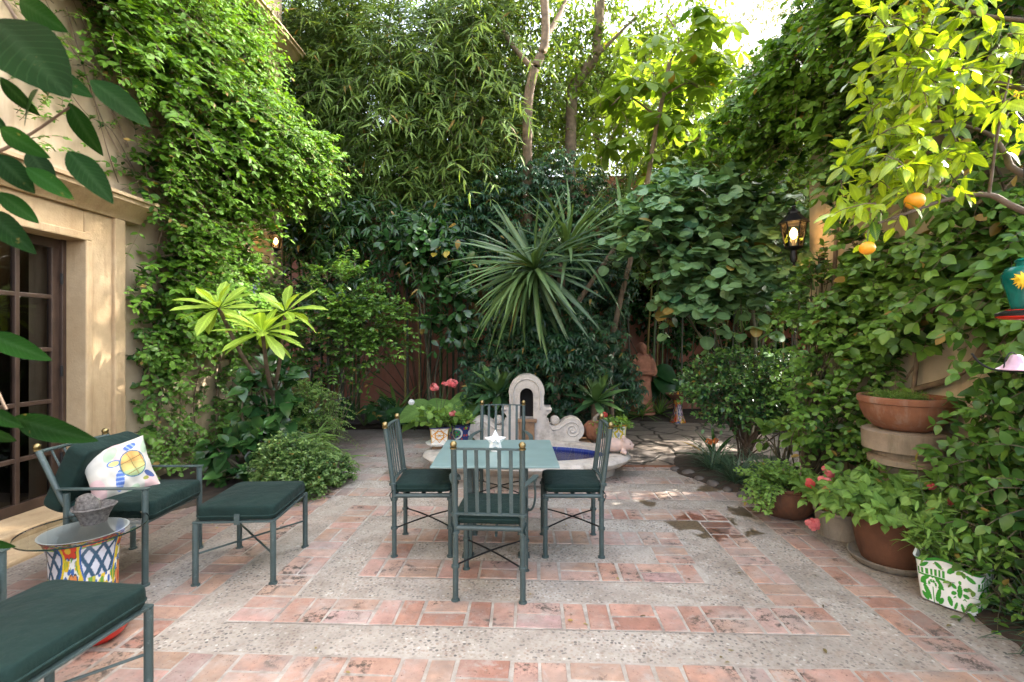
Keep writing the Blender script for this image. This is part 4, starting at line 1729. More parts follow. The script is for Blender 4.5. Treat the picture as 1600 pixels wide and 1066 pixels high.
# ============================================================ plants: shared materials
LM = {}
LM['vine'] = leafmat('bright_vine_leaf', (0.020, 0.070, 0.010), (0.135, 0.28, 0.026), 0.34, 0.5, 0.28)
LM['ivy'] = leafmat('ivy_leaf', (0.028, 0.085, 0.02), (0.15, 0.29, 0.045), 0.3, 0.36, 0.38)
LM['gloss'] = leafmat('glossy_dark_leaf', (0.012, 0.045, 0.015), (0.045, 0.12, 0.03), 0.2, 0.25, 0.55)
LM['bamboo'] = leafmat('bamboo_leaf', (0.028, 0.075, 0.016), (0.185, 0.285, 0.06), 0.32, 0.5, 0.28)
LM['scheff'] = leafmat('blue_green_leaf', (0.013, 0.052, 0.026), (0.055, 0.14, 0.045), 0.2, 0.4, 0.42)
LM['light'] = leafmat('light_tree_leaf', (0.05, 0.12, 0.016), (0.24, 0.36, 0.05), 0.45)
LM['bright'] = leafmat('sunlit_bamboo_leaf', (0.08, 0.15, 0.02), (0.26, 0.36, 0.05), 0.5)  # bamboo leaf copy with sunlight put into a brighter colour
LM['olive'] = leafmat('silvery_leaf', (0.14, 0.16, 0.10), (0.34, 0.36, 0.27), 0.4)
LM['round'] = leafmat('round_grey_green_leaf', (0.045, 0.145, 0.075), (0.17, 0.31, 0.13), 0.28, 0.42, 0.5, 0.2)
LM['yucca'] = leafmat('sword_leaf', (0.022, 0.060, 0.022), (0.13, 0.22, 0.07), 0.15, 0.38, 0.5, 0.15)
LM['agave'] = leafmat('agave_leaf', (0.04, 0.12, 0.05), (0.16, 0.27, 0.07), 0.15, 0.42, 0.45)
LM['plum'] = leafmat('plumeria_leaf', (0.19, 0.35, 0.03), (0.36, 0.51, 0.07), 0.38, 0.4, 0.45, 0.55)
LM['citrus'] = leafmat('citrus_leaf', (0.022, 0.085, 0.015), (0.30, 0.42, 0.03), 0.45, 0.28, 0.5, 0.25, (1.7, 1.5, 0.35))
LM['fore'] = leafmat('near_shade_dark_leaf', (0.003, 0.014, 0.002), (0.010, 0.048, 0.004), 0.28, 0.6, 0.08, 0.10)  # leaf colour lowered to carry the shade on the near branch
LM['shrub'] = leafmat('shrub_leaf', (0.018, 0.075, 0.035), (0.17, 0.34, 0.085), 0.28, 0.3, 0.5)
LM['varieg'] = leafmat('variegated_leaf', (0.028, 0.10, 0.018), (0.20, 0.31, 0.095), 0.3)
LM['fern'] = leafmat('fern_leaf', (0.05, 0.13, 0.03), (0.16, 0.27, 0.05), 0.35)
LM['gerani'] = leafmat('soft_green_leaf', (0.06, 0.15, 0.03), (0.20, 0.34, 0.07), 0.35, 0.55, 0.3, 0.2)
LM['grass'] = leafmat('dark_grass_blade', (0.025, 0.06, 0.035), (0.09, 0.16, 0.09), 0.2)
LM['red'] = leafmat('red_petal', (0.5, 0.03, 0.03), (0.68, 0.12, 0.10), 0.3, 0.5, 0.3, 0.0, (1.2, .7, .7), dead=None)
LM['pinkp'] = leafmat('coral_petal', (0.62, 0.10, 0.11), (0.75, 0.28, 0.26), 0.3, 0.5, 0.3, 0.0, (1.2, .8, .8), dead=None)
LM['whitep'] = leafmat('white_petal', (0.7, 0.7, 0.66), (0.85, 0.85, 0.82), 0.3, 0.5, 0.3, 0.0, (1.1, 1.1, 1.0), dead=None)
LM['violet'] = leafmat('violet_petal', (0.16, 0.12, 0.36), (0.33, 0.28, 0.55), 0.3, 0.5, 0.3, 0.0, (1.1, 1.0, 1.2), dead=None)
LM['orangep'] = leafmat('orange_petal', (0.6, 0.16, 0.03), (0.75, 0.25, 0.08), 0.3, 0.5, 0.3, 0.0, (1.2, .8, .6), dead=None)
LM['dry'] = leafmat('yellowed_leaf', (0.42, 0.30, 0.03), (0.55, 0.42, 0.06), 0.35)

UP = arr([0, 0, 1.0])


def put(o, t):
    """child modelled in world coordinates under a thing standing at its base"""
    o.parent = t
    o.location = -Vector(t.location)
    return o


def blossoms(name, C, n, r, mat, t, T=T_OBOV, pet=5, tone=(0.3, 0.9)):
    """heads of n little flowers round each centre"""
    C = arr(C)
    out = []
    for c in C:
        fo = Foliage()
        pts, d = in_ellipsoid(n, c, (r, r, r * .8), .6)
        palmate(fo, T, pts, d + UP * .4 + arr([0, -.4, 0]), pet, r * .75, r * .62, .15, rng.uniform(*tone, n))
        out.append(put(fo.build(name, LM[mat] if mat in LM else M[mat]), t))
    return out


# ============================================================ potted plants
GP = 'flower pots along the right wall'
def pot_profile(rt, rb, h, lip=.02, liph=.05, wall=.018, belly=.0):
    o = [(rb * .55, 0.0), (rb, 0.0)]
    for k in range(1, 7):
        f = k / 7
        o.append((rb + (rt - rb) * (f ** .8) + belly * math.sin(math.pi * f), (h - liph) * f))
    o += [(rt - lip * .3, h - liph), (rt + lip * .6, h - liph + .008), (rt + lip, h - liph * .5), (rt + lip * .8, h - .006), (rt + lip * .3, h), (rt - wall, h - .004), (rt - wall - .01, h - .05)]
    return o


def soil_disc(t, r, z, name='soil'):
    b = MB()
    b.lathe([(r, z), (r * .6, z + .012), (.0, z + .02)], 24, rib=lambda q, zz: 1 + .03 * math.sin(5 * q), cap=False)
    return b.build(name, M['soil'], t, smooth=60)


# -- broad terracotta bowl with a leafy herb
t = thing('potted_plant', 'wide brown terracotta bowl holding a bushy green herb, farthest of the wall pots', 'potted plant', (2.49, 4.50, 0), 0, GP)
b = MB()
b.lathe(pot_profile(.272, .165, .285, .012, .035, .02, .035), 56, cap=False)
b.build('pot', M['terradark'], t, smooth=50)
soil_disc(t, .25, .24)
fo, stm = Foliage(), Stems(4)
n = 130
p0 = np.stack([rng.normal(0, .09, n), rng.normal(0, .09, n), np.full(n, .25)], -1)
d0 = np.stack([p0[:, 0] * 7, p0[:, 1] * 7, np.ones(n)], -1)
s = shoot(p0, d0, rng.uniform(.16, .34, n), 6, .35)
leafy(fo, T_OVATE, s, 7, .2, 'pair', .042, .026, 60, (.2, .85))
stm.add(s, .004, .0015)
n = 30
p0 = np.stack([-.2 + rng.normal(0, .04, n), rng.normal(-.1, .07, n), np.full(n, .29)], -1)
s = shoot(p0, np.stack([np.full(n, -1.0), rng.normal(-.5, .5, n), np.full(n, .5)], -1), .2, 6, 1.0)
leafy(fo, T_OVATE, s, 6, .1, 'pair', .042, .028, 60, (.4, 1.0))
stm.add(s, .004, .0015)
fo.build('foliage', LM['gerani'], t)
stm.build('stems', M['greenstem'], t)
b = MB()
b.tube([(.08, -.1, .24), (.085, -.1, .47)], .006, 6)
b.tube([(-.02, -.02, .24), (-.025, -.02, .42)], .005, 6)
b.build('support_stick', M['barkpale'], t)

# -- grey pot with coral begonias
t = thing('potted_plant', 'grey clay pot of coral begonias between the brown bowl and the big pot', 'potted plant', (2.67, 4.02, 0), 0, GP)
b = MB()
b.lathe([(.10, 0), (.155, 0), (.16, .02), (.178, .185), (.188, .19), (.188, .215), (.168, .215), (.16, .15)], 48, cap=False)
b.build('pot', M['greypot'], t, smooth=40)
b = MB()
b.lathe([(.12, .12), (.15, .27), (.165, .275), (.165, .31), (.15, .31), (.14, .25)], 40, (-.0, .01, 0), cap=False)
b.build('inner_pot', M['terracotta'], t, smooth=40)
soil_disc(t, .14, .26)
fo, stm = Foliage(), Stems(4)
n = 60
p0 = np.stack([rng.normal(0, .05, n), rng.normal(0, .05, n), np.full(n, .27)], -1)
s = shoot(p0, np.stack([p0[:, 0] * 11 - .2, p0[:, 1] * 11 - .2, np.ones(n) * 1.1], -1), rng.uniform(.2, .36, n), 6, .4)
leafy(fo, T_HEART, s, 5, .4, 'spiral', .075, .065, 70, (.2, .7))
stm.add(s, .005, .002)
fo.build('foliage', LM['gerani'], t)
stm.build('stems', M['greenstem'], t)
BG = [(-.19, -.12, .47), (-.10, -.02, .52), (-.16, -.14, .33), (-.31, -.16, .15), (-.25, .0, .42)]
for i, c in enumerate(BG):
    fo = Foliage()
    pts, d = in_ellipsoid(9 if i != 4 else 5, c, (.05, .05, .04), .4)
    palmate(fo, T_OBOV, pts, d * .6 + arr([-.2, -.9, .3]), 5, .028, .026, .2, .5, .2)
    fo.build('flower', LM['pinkp'] if i != 4 else LM['red'], t)

# -- big terracotta pot in a saucer
t = thing('potted_plant', 'big dark terracotta pot in a saucer under a spreading mallow with red flowers', 'potted plant', (2.70, 3.52, 0), 0, GP)
b = MB()
b.lathe(pot_profile(.235, .175, .40, .014, .05, .02, .012), 56, (0, 0, .025), cap=False)
b.build('pot', M['terradark'], t, smooth=50)
b = MB()
b.lathe([(.0, 0), (.20, 0), (.235, .012), (.262, .055), (.252, .058), (.215, .028), (.0, .026)], 56, cap=False)
b.build('saucer', M['greypot'], t, smooth=50)
soil_disc(t, .215, .38)
fo, stm = Foliage(), Stems(4)
n = 110
p0 = np.stack([rng.normal(0, .06, n), rng.normal(0, .06, n), np.full(n, .40)], -1)
s = shoot(p0, np.stack([rng.normal(-.35, .9, n), rng.normal(-.15, .7, n), rng.uniform(.5, 1.1, n)], -1), rng.uniform(.25, .5, n), 7, .38)
leafy(fo, T_HEART, s, 6, .3, 'spiral', .078, .07, 75, (.25, .85), up=(-.1, -.3, 1))
stm.add(s, .005, .002)
fo.build('foliage', LM['gerani'], t)
stm.build('stems', M['greenstem'], t)
for c in ((.0, -.33, .53), (.17, -.28, .52), (.13, -.2, .61)):
    fo = Foliage()
    pts, d = in_ellipsoid(4, c, (.022, .022, .018), .2)
    palmate(fo, T_OBOV, pts, d + arr([0, -1.2, .4]), 5, .028, .02, .1, .2, .2)
    fo.build('flower', LM['pinkp'], t)


# -- green and white painted planter
def gw(u, v):
    gr, wh = (0.045, 0.27, 0.03), (0.72, 0.73, 0.70)
    if v > .93:
        return gr
    x = (u * 8) % 1.0
    k = (int(u * 8) + 1) % 2
    y = v / .93
    if k == 0:      # flower panel
        if y > .82:
            return gr if ell(x, y, .25, .9, .16, .05, .4) < 1 or ell(x, y, .75, .9, .16, .05, -.4) < 1 else wh
        if .66 < y < .80:
            return gr if math.sin(x * 42) > -.35 else wh
        dome = ell(x, y, .5, .38, .44, .26)
        if y > .38 and dome < 1 or .60 < y < .65 and dome > 1:
            r = math.hypot(x - .5, (y - .40) * 1.1)
            a = math.atan2(y - .40, x - .5)
            if r < .20 + .035 * abs(math.sin(4 * a)):
                if r > .17 or r < .05 or abs(math.sin(4 * a)) < .22:
                    return wh
                return wh if r < .09 else gr
            return gr
        for s in (-1, 1):
            if ell(x, y, .5 + s * .20, .22, .20, .085, s * 1.0 - 0) < 1 or ell(x, y, .5 + s * .30, .10, .14, .07, s * .5) < 1:
                return gr
        if abs(x - .5) < .02 and y < .38:
            return gr
        return wh
    # panel with a beetle and leaves
    if ell(x, y, .5, .47, .085, .16) < 1 or ell(x, y, .5, .68, .05, .05) < 1:
        return gr
    for s in (-1, 1):
        for (cx, cy, a) in ((.2, .56, .3), (.2, .40, -.2)):
            if ell(x, y, .5 + s * cx, cy, .10, .05, s * a) < 1:
                return gr
        if ell(x, y, .5 + s * .3, .86, .15, .06, s * -.4) < 1 or ell(x, y, .5 + s * .33, .18, .13, .085, s * .9) < 1 or ell(x, y, .5 + s * .12, .10, .05, .11, s * .5) < 1:
            return gr
        if ell(x, y, .5 + s * .16, .30 + .02 * math.sin(40 * x), .06, .02, 0) < 1:
            return gr
    return wh


t = thing('potted_plant', 'white planter painted with green flowers and beetles, nearest of the wall pots', 'potted plant', (2.675, 2.985, 0.0), R(-58), GP)
def gwpos(u, v):
    q = 2 * math.pi * u
    sc_ = .84 + .16 * v ** .7 if v < .93 else 1.0 + (v - .93) * .9
    ex = 4.0
    c, s_ = math.cos(q), math.sin(q)
    rr = (abs(c) ** ex + abs(s_) ** ex) ** (-1 / ex)
    wob = 1 + .02 * math.cos(8 * q)
    z = .012 + .27 * v + (.022 * math.cos(4 * q + math.pi) * max(0, v - .5) * 2) * -1
    return (.168 * rr * c * sc_ * wob, .145 * rr * s_ * sc_ * wob, z)
pm = grid_mesh('pot', gwpos, 400, 110, gw)
pt = link('pot', pm, M['ceram'], t, smooth=60)
b = MB()
lin = [tuple(Vector(gwpos(k / 60, 1.0))) for k in range(60)]
V = lin + [(x * .93, y * .93, z - .004) for x, y, z in lin] + [(x * .80, y * .80, z - .12) for x, y, z in lin]
b.add(V, [(r * 60 + k, r * 60 + (k + 1) % 60, (r + 1) * 60 + (k + 1) % 60, (r + 1) * 60 + k) for r in (0, 1) for k in range(60)])
b.build('pot_lining', M['white'], t, smooth=50)
b = MB()
for sx in (-1, 1):
    for sy in (-1, 1):
        b.box((sx * .095, sy * .07, .010), (.05, .04, .02))
b.build('foot', M['white'], t, bevel=.004)
b = MB()
b.add([(x * .80, y * .80, .215) for x, y, z in lin], [tuple(range(60))])
b.build('soil', M['soil'], t)
fo, stm = Foliage(), Stems(4)
n = 50
p0 = np.stack([rng.normal(0, .07, n), rng.normal(0, .05, n), np.full(n, .22)], -1)
s = shoot(p0, np.stack([rng.normal(-.05, .55, n), rng.normal(.1, .55, n), rng.uniform(.7, 1.3, n)], -1), rng.uniform(.2, .45, n), 7, .25)
leafy(fo, T_NEAR, s, 8, .2, 'spiral', .095, .022, 60, (.3, .95), jit=.2)
stm.add(s, .004, .0015)
p0 = arr([[-.1, .06, .2]])
s = shoot(p0, arr([[-.25, .1, 1.0]]), .62, 8, .05, .02)
leafy(fo, T_LANCE, s, 12, .3, 'pair', .085, .02, 70, (.4, 1.0), jit=.12)
stm.add(s, .005, .002)
fo.build('foliage', LM['gerani'], t)
stm.build('stems', M['greenstem'], t)

# -- bowl on the stone pedestal
PX, PY = 2.985, 3.75
t = thing('pedestal', 'round mossy stone pedestal against the right wall carrying a terracotta bowl', 'pedestal', (PX, PY, 0))
b = MB()
b.lathe([(.0, 0), (.26, 0), (.26, .08), (.21, .10), (.17, .15), (.15, .30), (.15, .55), (.18, .64), (.235, .66), (.235, .70), (.20, .715), (.20, .75), (.27, .765), (.275, .90), (.26, .91), (.0, .91)], 40, cap=False)
b.build('column', M['oldstone'], t, smooth=40)
t = thing('planter_bowl', 'terracotta bowl with fine green ground cover on the stone pedestal', 'planter', (PX, PY, .912))
b = MB()
b.lathe([(.10, 0), (.155, 0), (.20, .02), (.255, .08), (.283, .15), (.288, .20), (.30, .205), (.305, .235), (.298, .252), (.275, .252), (.265, .20)], 60, cap=False)
b.build('bowl', M['terracotta'], t, smooth=50)
soil_disc(t, .27, .215)
fo = Foliage()
n = 700
q, r_ = rng.uniform(0, 6.28, n), .17 * np.sqrt(rng.uniform(0, 1, n))
p0 = np.stack([r_ * np.cos(q) - .06, r_ * np.sin(q), np.full(n, .225)], -1)
s = shoot(p0, np.stack([rng.normal(0, .5, n), rng.normal(0, .5, n), np.ones(n)], -1), rng.uniform(.03, .09, n), 4, .2)
leafy(fo, T_KITE, s, 4, .2, 'spiral', .02, .007, 60, (.4, 1.0))
fo.build('foliage', LM['fern'], t)

# -- tiled pots left of the fountain
def tile(u, v):
    wh, og = (0.74, 0.71, 0.64), (0.66, 0.28, 0.04)
    x, y = (u * 4) % 1.0, v
    if v > .93:
        return (.03, .035, .10)
    if y < .08:
        return wh
    yy = (y - .08) / .85
    d = min(abs((x - .5)), abs(yy - .5))
    r = math.hypot(x - .5, yy - .5)
    if abs(r - .30) < .035 or abs(abs(x - .5) + abs(yy - .5) - .48) < .035 or r < .07 or abs(abs(x - .5) - abs(yy - .5)) < .02:
        return og
    if abs(yy - .5) < .04 and abs(x - .5) < .3 or x < .035 or x > .965:
        return (.6, .36, .12)
    return wh


def darktile(u, v):
    x, y = (u * 3) % 1, v
    if y > .88:
        return (.03, .03, .05)
    r = math.hypot(x - .5, y - .45)
    if abs(r - .3) < .05:
        return (.7, .68, .62)
    if r < .22 and math.sin(30 * x) * math.sin(26 * y) > -.2:
        return (.05, .28, .07)
    if math.sin(22 * x + 9) * math.sin(15 * y) > .45:
        return (.45, .07, .05)
    return (.035, .05, .16)


def yel(u, v):
    x, y = (u * 4) % 1, v
    if y > .90:
        return (.72, .34, .03)
    if y < .06 or x < .07 or x > .93:
        return (.66, .60, .25)
    r = math.hypot(x - .5, (y - .48))
    if r < .11:
        return (.35, .38, .40)
    if abs(r - .27 - .05 * math.sin(5 * math.atan2(y - .48, x - .5))) < .07:
        return (.68, .50, .04)
    if math.sin(20 * x) * math.sin(22 * y) > .55:
        return (.25, .36, .12)
    return (.74, .72, .66)


def square_pot(parent, wt, wb, h, paint, nu=220, nv=60):
    def pos(u, v):
        q = 2 * math.pi * (u + .125)
        c, s_ = math.cos(q), math.sin(q)
        rr = 1 / max(abs(c), abs(s_))
        wd = wb + (wt - wb) * v + (.012 if v > .9 else 0)
        return (wd * rr * c, wd * rr * s_, h * v)
    me = grid_mesh('pot', pos, nu, nv, paint)
    return link('pot', me, M['ceram'], parent, smooth=40)


t = thing('potted_plant', 'square white pot with orange tile pattern and a pink geranium', 'potted plant', (-.90, 6.08, .248), R(12), 'painted pots round the fountain')
b = MB()
b.box((0, 0, .025), (.17, .13, .05))
b.build('brick_foot', M['wetstone'], t, bevel=.004)
b = MB()
b.lathe([(.0, .05), (.14, .05), (.165, .075), (.155, .08), (.0, .066)], 32, cap=False)
b.build('saucer', M['white'], t, smooth=40)
o = square_pot(t, .112, .095, .205, tile)
o.location.z = .07
b = MB()
b.box((0, 0, .25), (.20, .20, .02))
b.build('soil', M['soil'], t)
fo, stm = Foliage(), Stems(4)
n = 24
p0 = np.stack([rng.normal(0, .03, n), rng.normal(0, .03, n), np.full(n, .26)], -1)
s = shoot(p0, np.stack([rng.normal(-.1, .6, n), rng.normal(-.1, .4, n), rng.uniform(.6, 1.2, n)], -1), rng.uniform(.15, .5, n), 7, .3)
leafy(fo, T_ROUND, s, 6, .3, 'spiral', .075, .08, 75, (.3, .8))
stm.add(s, .006, .003)
fl_ = [(-.06, -.02, .76), (.17, .02, .80), (.07, 0, .79), (.16, -.1, .44), (-.33, -.02, .58)]
for c in fl_:
    cc = arr(c)
    stm.add(np.stack([arr([0, 0, .26]), arr([cc[0] * .4, cc[1] * .4, .26 + (cc[2] - .26) * .55]), cc]), .005, .003)
fo.build('foliage', LM['gerani'], t)
stm.build('stems', M['greenstem'], t)
for i, c in enumerate(fl_):
    fo = Foliage()
    r_ = (.06, .075, .035, .045, .03)[i]
    pts, d = in_ellipsoid((26, 34, 8, 16, 8)[i], c, (r_, r_, r_ * .8), .6)
    palmate(fo, T_OBOV, pts, d + arr([0, -.4, .3]), 5, .03, .026, .2, .5, .25)
    fo.build('flower', LM['whitep'] if i == 4 else LM['pinkp'], t)

t = thing('potted_plant', 'dark blue tiled pot of bright leaves behind the white pot', 'potted plant', (-.70, 6.60, .25), R(30), 'painted pots round the fountain')
square_pot(t, .12, .10, .22, darktile)
b = MB()
b.box((0, 0, .20), (.21, .21, .02))
b.build('soil', M['soil'], t)
fo, stm = Foliage(), Stems(4)
n = 50
p0 = np.stack([rng.normal(0, .04, n), rng.normal(0, .04, n), np.full(n, .2)], -1)
s = shoot(p0, np.stack([rng.normal(.1, .8, n), rng.normal(-.1, .6, n), rng.uniform(.5, 1.2, n)], -1), rng.uniform(.15, .38, n), 6, .5)
leafy(fo, T_OVATE, s, 6, .25, 'spiral', .075, .035, 60, (.3, 1.0))
stm.add(s, .004, .002)
fo.build('foliage', LM['gerani'], t)
stm.build('stems', M['greenstem'], t)
for c in ((.22, -.08, .13), (.17, -.1, .15)):
    fo = Foliage()
    pts, d = in_ellipsoid(12, c, (.05, .04, .035), .4)
    palmate(fo, T_OBOV, pts, d + arr([0, -.5, .3]), 5, .03, .026, .2, .2, .15)
    fo.build('flower', LM['red'], t)

t = thing('potted_plant', 'yellow rimmed white pot with a trailing plant right of the pumpkin', 'potted plant', (1.345, 6.38, .25), R(8), 'painted pots round the fountain')
square_pot(t, .105, .085, .25, yel)
b = MB()
b.box((0, 0, .22), (.19, .19, .02))
b.build('soil', M['soil'], t)
fo, stm = Foliage(), Stems(4)
n = 46
p0 = np.stack([rng.normal(0, .04, n), rng.normal(0, .04, n), np.full(n, .22)], -1)
s = shoot(p0, np.stack([rng.normal(-.2, .9, n), rng.normal(-.1, .5, n), rng.uniform(.5, 1.2, n)], -1), rng.uniform(.12, .30, n), 6, .5)
leafy(fo, T_OVATE, s, 6, .25, 'spiral', .06, .04, 60, (.1, .7))
stm.add(s, .004, .002)
fo.build('foliage', LM['gerani'], t)
stm.build('stems', M['greenstem'], t)
fo = Foliage()
pts, d = in_ellipsoid(10, (-.17, -.05, .38), (.04, .04, .03), .3)
palmate(fo, T_OBOV, pts, d + arr([0, -.5, .3]), 5, .025, .02, .2, .2, .15)
fo.build('flower', LM['red'], t)

# ============================================================ ornaments
t = thing('pumpkin_ornament', 'ribbed terracotta pumpkin beside the right fountain scroll', 'ornament', (1.10, 6.58, .25))
b = MB()
b.lathe([(.0, .01), (.06, .0), (.10, .02), (.14, .08), (.15, .14), (.135, .20), (.09, .245), (.04, .25), (.0, .235)], 64, rib=lambda q, z: 1 - .10 * abs(math.sin(5 * q)) ** .6 + .05, cap=False)
b.build('body', M['terracotta'], t, smooth=70)
b = MB()
b.tube(curve([(0, 0, .235), (.01, 0, .29), (.045, -.01, .33), (.06, -.01, .335)], 5), [.03] * 6 + [.022] * 10, 9)
b.build('stalk', M['greypot'], t, smooth=60)


def fused(mb, name, mat, parent, voxel, smooth=2):
    """several rounded masses grown into one continuous skin"""
    o = mb.build(name, mat, parent)
    r = o.modifiers.new('fuse', 'REMESH')
    r.mode = 'VOXEL'
    r.voxel_size = voxel
    r.use_smooth_shade = True
    s = o.modifiers.new('soften', 'SMOOTH')
    s.iterations = smooth
    s.factor = .5
    return o


pg = thing('pig_statue', 'pale pink clay pig lying on the right rim of the fountain pool', 'statue', (1.20, 5.80, .252), R(-18))
b = MB()
b.ball((-.03, 0, .10), (.16, .085, .085))
b.ball((.13, -.005, .115), (.085, .07, .07))
b.tube([(.17, -.01, .105), (.225, -.015, .09)], [.042, .034], 14)
for s in (-1, 1):
    b.tube([(.12, s * .04, .165), (.10, s * .065, .20), (.125, s * .075, .155)], [.025, .018, .006], 8)
    b.tube([(.09, s * .05, .05), (.15, s * .06, .018)], [.035, .022], 10)
    b.tube([(-.12, s * .06, .06), (-.06, s * .085, .02)], [.05, .025], 10)
fused(b, 'body', M['pig'], pg, .009)
b = MB()
for s in (-1, 1):
    b.ball((.19, -.012 + s * .042, .13), .007, 8, 6)
    b.ball((.2265, -.015 + s * .012, .092), .006, 8, 6)
b.build('eye', M['bark'], pg)

# terracotta saint
STX = P(1003, 640, 9.8)
t = thing('statue', 'terracotta statue of a robed figure holding a basket under the dark shrubs', 'statue', (STX.x, STX.y, .12), R(12))
b = MB()
def fold(q, z):
    k = max(0, 1 - z / .75)
    return 1 + (.05 * math.sin(9 * q + 3 * z) + .03 * math.sin(17 * q)) * k
b.lathe([(.0, .02), (.23, .02), (.225, .12), (.20, .40), (.175, .68), (.165, .80), (.19, .95), (.20, 1.04), (.17, 1.12), (.08, 1.165), (.0, 1.17)], 60, sy=.72, rib=fold, cap=False)
b.tube([(0, 0, 1.12), (0, -.015, 1.22)], [.062, .055], 14)
b.ball((0, -.025, 1.28), (.082, .095, .112), 20, 14)
b.ball((0, .025, 1.30), (.095, .085, .105), 20, 14)
b.ball((0, -.10, 1.225), (.05, .035, .06), 14, 10)
b.ball((0, -.122, 1.285), (.014, .02, .026), 10, 8)
b.tube([(0, .05, 1.16), (0, .02, 1.10)], [.13, .17], 16, flat=.7)
for s in (-1, 1):
    b.tube(curve([(s * .17, .0, 1.06), (s * .225, -.02, .92), (s * .21, -.09, .80), (s * .11, -.19, .80)], 5), [.075] * 5 + [.07] * 5 + [.06] * 6, 14)
    b.ball((s * .075, -.20, .80), (.045, .035, .03), 12, 8)
b.ball((0, -.19, .80), (.15, .10, .045), 20, 10)
b.tube([(0, -.15, .83), (0, -.15, .78)], [.14, .10], 18)
b.lathe([(.0, -.02), (.26, -.02), (.26, .03), (.0, .035)], 40, cap=False)
fused(b, 'figure', M['statue'], t, .012, 2)

# bird bath
t = thing('bird_bath', 'small talavera bird bath standing on the flagstones', 'bird bath', (P(1059, 660, 9.35).x, 9.35, 0))
round_pot('pedestal', [(.15, 0), (.15, .02), (.135, .06), (.10, .16), (.075, .28), (.07, .36), (.085, .42), (.12, .47)], t, lambda u, v: tuple(k * f for k, f in zip(talavera(u * .75, v * .9, .1), (.62, .40, .42))) if v < .72 else ((.35, .10, .03) if math.sin(u * 50) > 0 else (.45, .25, .05)), M['ceram'], 200, 80)
b = MB()
b.lathe([(.10, .44), (.16, .49), (.225, .545), (.228, .56), (.21, .562), (.13, .52), (.0, .51)], 48, cap=False)
b.build('bowl', M['terradark'], t, smooth=50)
b = MB()
b.ball((0, 0, .55), (.02, .02, .035), 12, 8)
b.ball((0, -.012, .585), (.014, .016, .014), 12, 8)
b.tube([(0, -.02, .588), (0, -.045, .583)], [.005, .001], 6)
b.build('finial', M['orange'], t, smooth=60)


# wall lanterns
def lantern(label, loc, rz, s=1.0):
    t = thing('wall_lantern', label, 'lantern', loc, rz, 'lit wall lanterns')
    b = MB()
    b.box((0, .245, -.25), (.09, .012, .22))
    b.tube(curve([(0, .24, -.27), (0, .14, -.30), (0, .03, -.27), (0, 0, -.20)], 6), .009, 8)
    b.tube(curve([(0, .24, -.18), (0, .15, -.17), (0, .10, -.21), (0, .14, -.25), (0, .17, -.22)], 6), .006, 8)
    b.lathe([(.0, -.21), (.02, -.20), (.03, -.17), (.025, -.10), (.06, -.085), (.075, -.07), (.0, -.07)], 6, cap=False)
    b.build('bracket', M['black'], t, smooth=30)
    b = MB()
    for k in range(6):
        q = math.pi / 3 * k
        b.tube([(.065 * math.cos(q), .065 * math.sin(q), -.07), (.10 * math.cos(q), .10 * math.sin(q), .14)], .006, 6)
    for k in range(6):
        q0, q1 = math.pi / 3 * k, math.pi / 3 * (k + 1)
        b.tube([(.10 * math.cos(q0), .10 * math.sin(q0), .14), (.10 * math.cos(q1), .10 * math.sin(q1), .14)], .007, 6)
        b.tube([(.065 * math.cos(q0), .065 * math.sin(q0), -.07), (.065 * math.cos(q1), .065 * math.sin(q1), -.07)], .006, 6)
    b.build('frame', M['black'], t)
    b = MB()
    b.lathe([(.125, .14), (.12, .15), (.085, .185), (.05, .22), (.05, .235), (.03, .25), (.012, .27), (.018, .285), (.0, .30)], 6, cap=False)
    b.lathe([(.0, .141), (.125, .14)], 6, cap=False)
    b.build('roof', M['black'], t, smooth=20)
    b = MB()
    V = []
    for k in range(6):
        q = math.pi / 3 * k
        V += [(.064 * math.cos(q), .064 * math.sin(q), -.065), (.098 * math.cos(q), .098 * math.sin(q), .138)]
    b.add(V, [(2 * k, 2 * ((k + 1) % 6), 2 * ((k + 1) % 6) + 1, 2 * k + 1) for k in range(6)])
    b.build('glass', M['lampglass'], t)
    b = MB()
    b.tube([(0, 0, -.065), (0, 0, .0)], .015, 10)
    b.build('candle', M['white'], t)
    b = MB()
    b.lathe([(.0, .0), (.018, .01), (.03, .04), (.026, .07), (.01, .095), (.0, .10)], 14, cap=False)
    b.build('bulb', M['bulb'], t, smooth=60)
    li = bpy.data.lights.new('lantern_light', 'POINT')
    li.energy = 1.0
    li.color = (1.0, .6, .25)
    li.shadow_soft_size = .03
    lo = bpy.data.objects.new('lantern_light', li)
    col.objects.link(lo)
    lo.parent = t
    lo.location = (0, 0, .05)
    t.scale = (s, s, s)
    return t


LL = P(431, 382, 7.68)
lantern('lit black lantern on the house wall above the plumeria', LL, R(90))
lantern('lit black lantern half hidden by round leaves on the right wall corner', P(1240, 374, 5.38), R(-90), 1.25)

# hanging feeder
fx = P(1607, 452, 2.05)
t = thing('bird_feeder', 'teal glass hummingbird feeder with yellow flower hanging at the right edge', 'bird feeder', fx)
b = MB()
b.lathe([(.0, -.085), (.05, -.085), (.058, -.06), (.068, -.01), (.082, .03), (.085, .06), (.07, .09), (.04, .10), (.04, .115), (.045, .12), (.03, .13), (.0, .135)], 40, cap=False)
b.build('bottle', M['teal'], t, smooth=60)
b = MB()
b.lathe([(.0, -.13), (.085, -.125), (.10, -.115), (.10, -.105), (.07, -.085), (.0, -.085)], 40, cap=False)
b.build('base', M['redgloss'], t, smooth=50)
b = MB()
b.lathe([(.101, -.112), (.103, -.10), (.06, -.082)], 40, cap=False)
b.build('tray', M['black'], t, smooth=50)
b = MB()
b.tube([(0, 0, .13), (-.01, .002, .30), (-.018, 0, .52)], .003, 6)
b.build('hook_wire', M['black'], t)
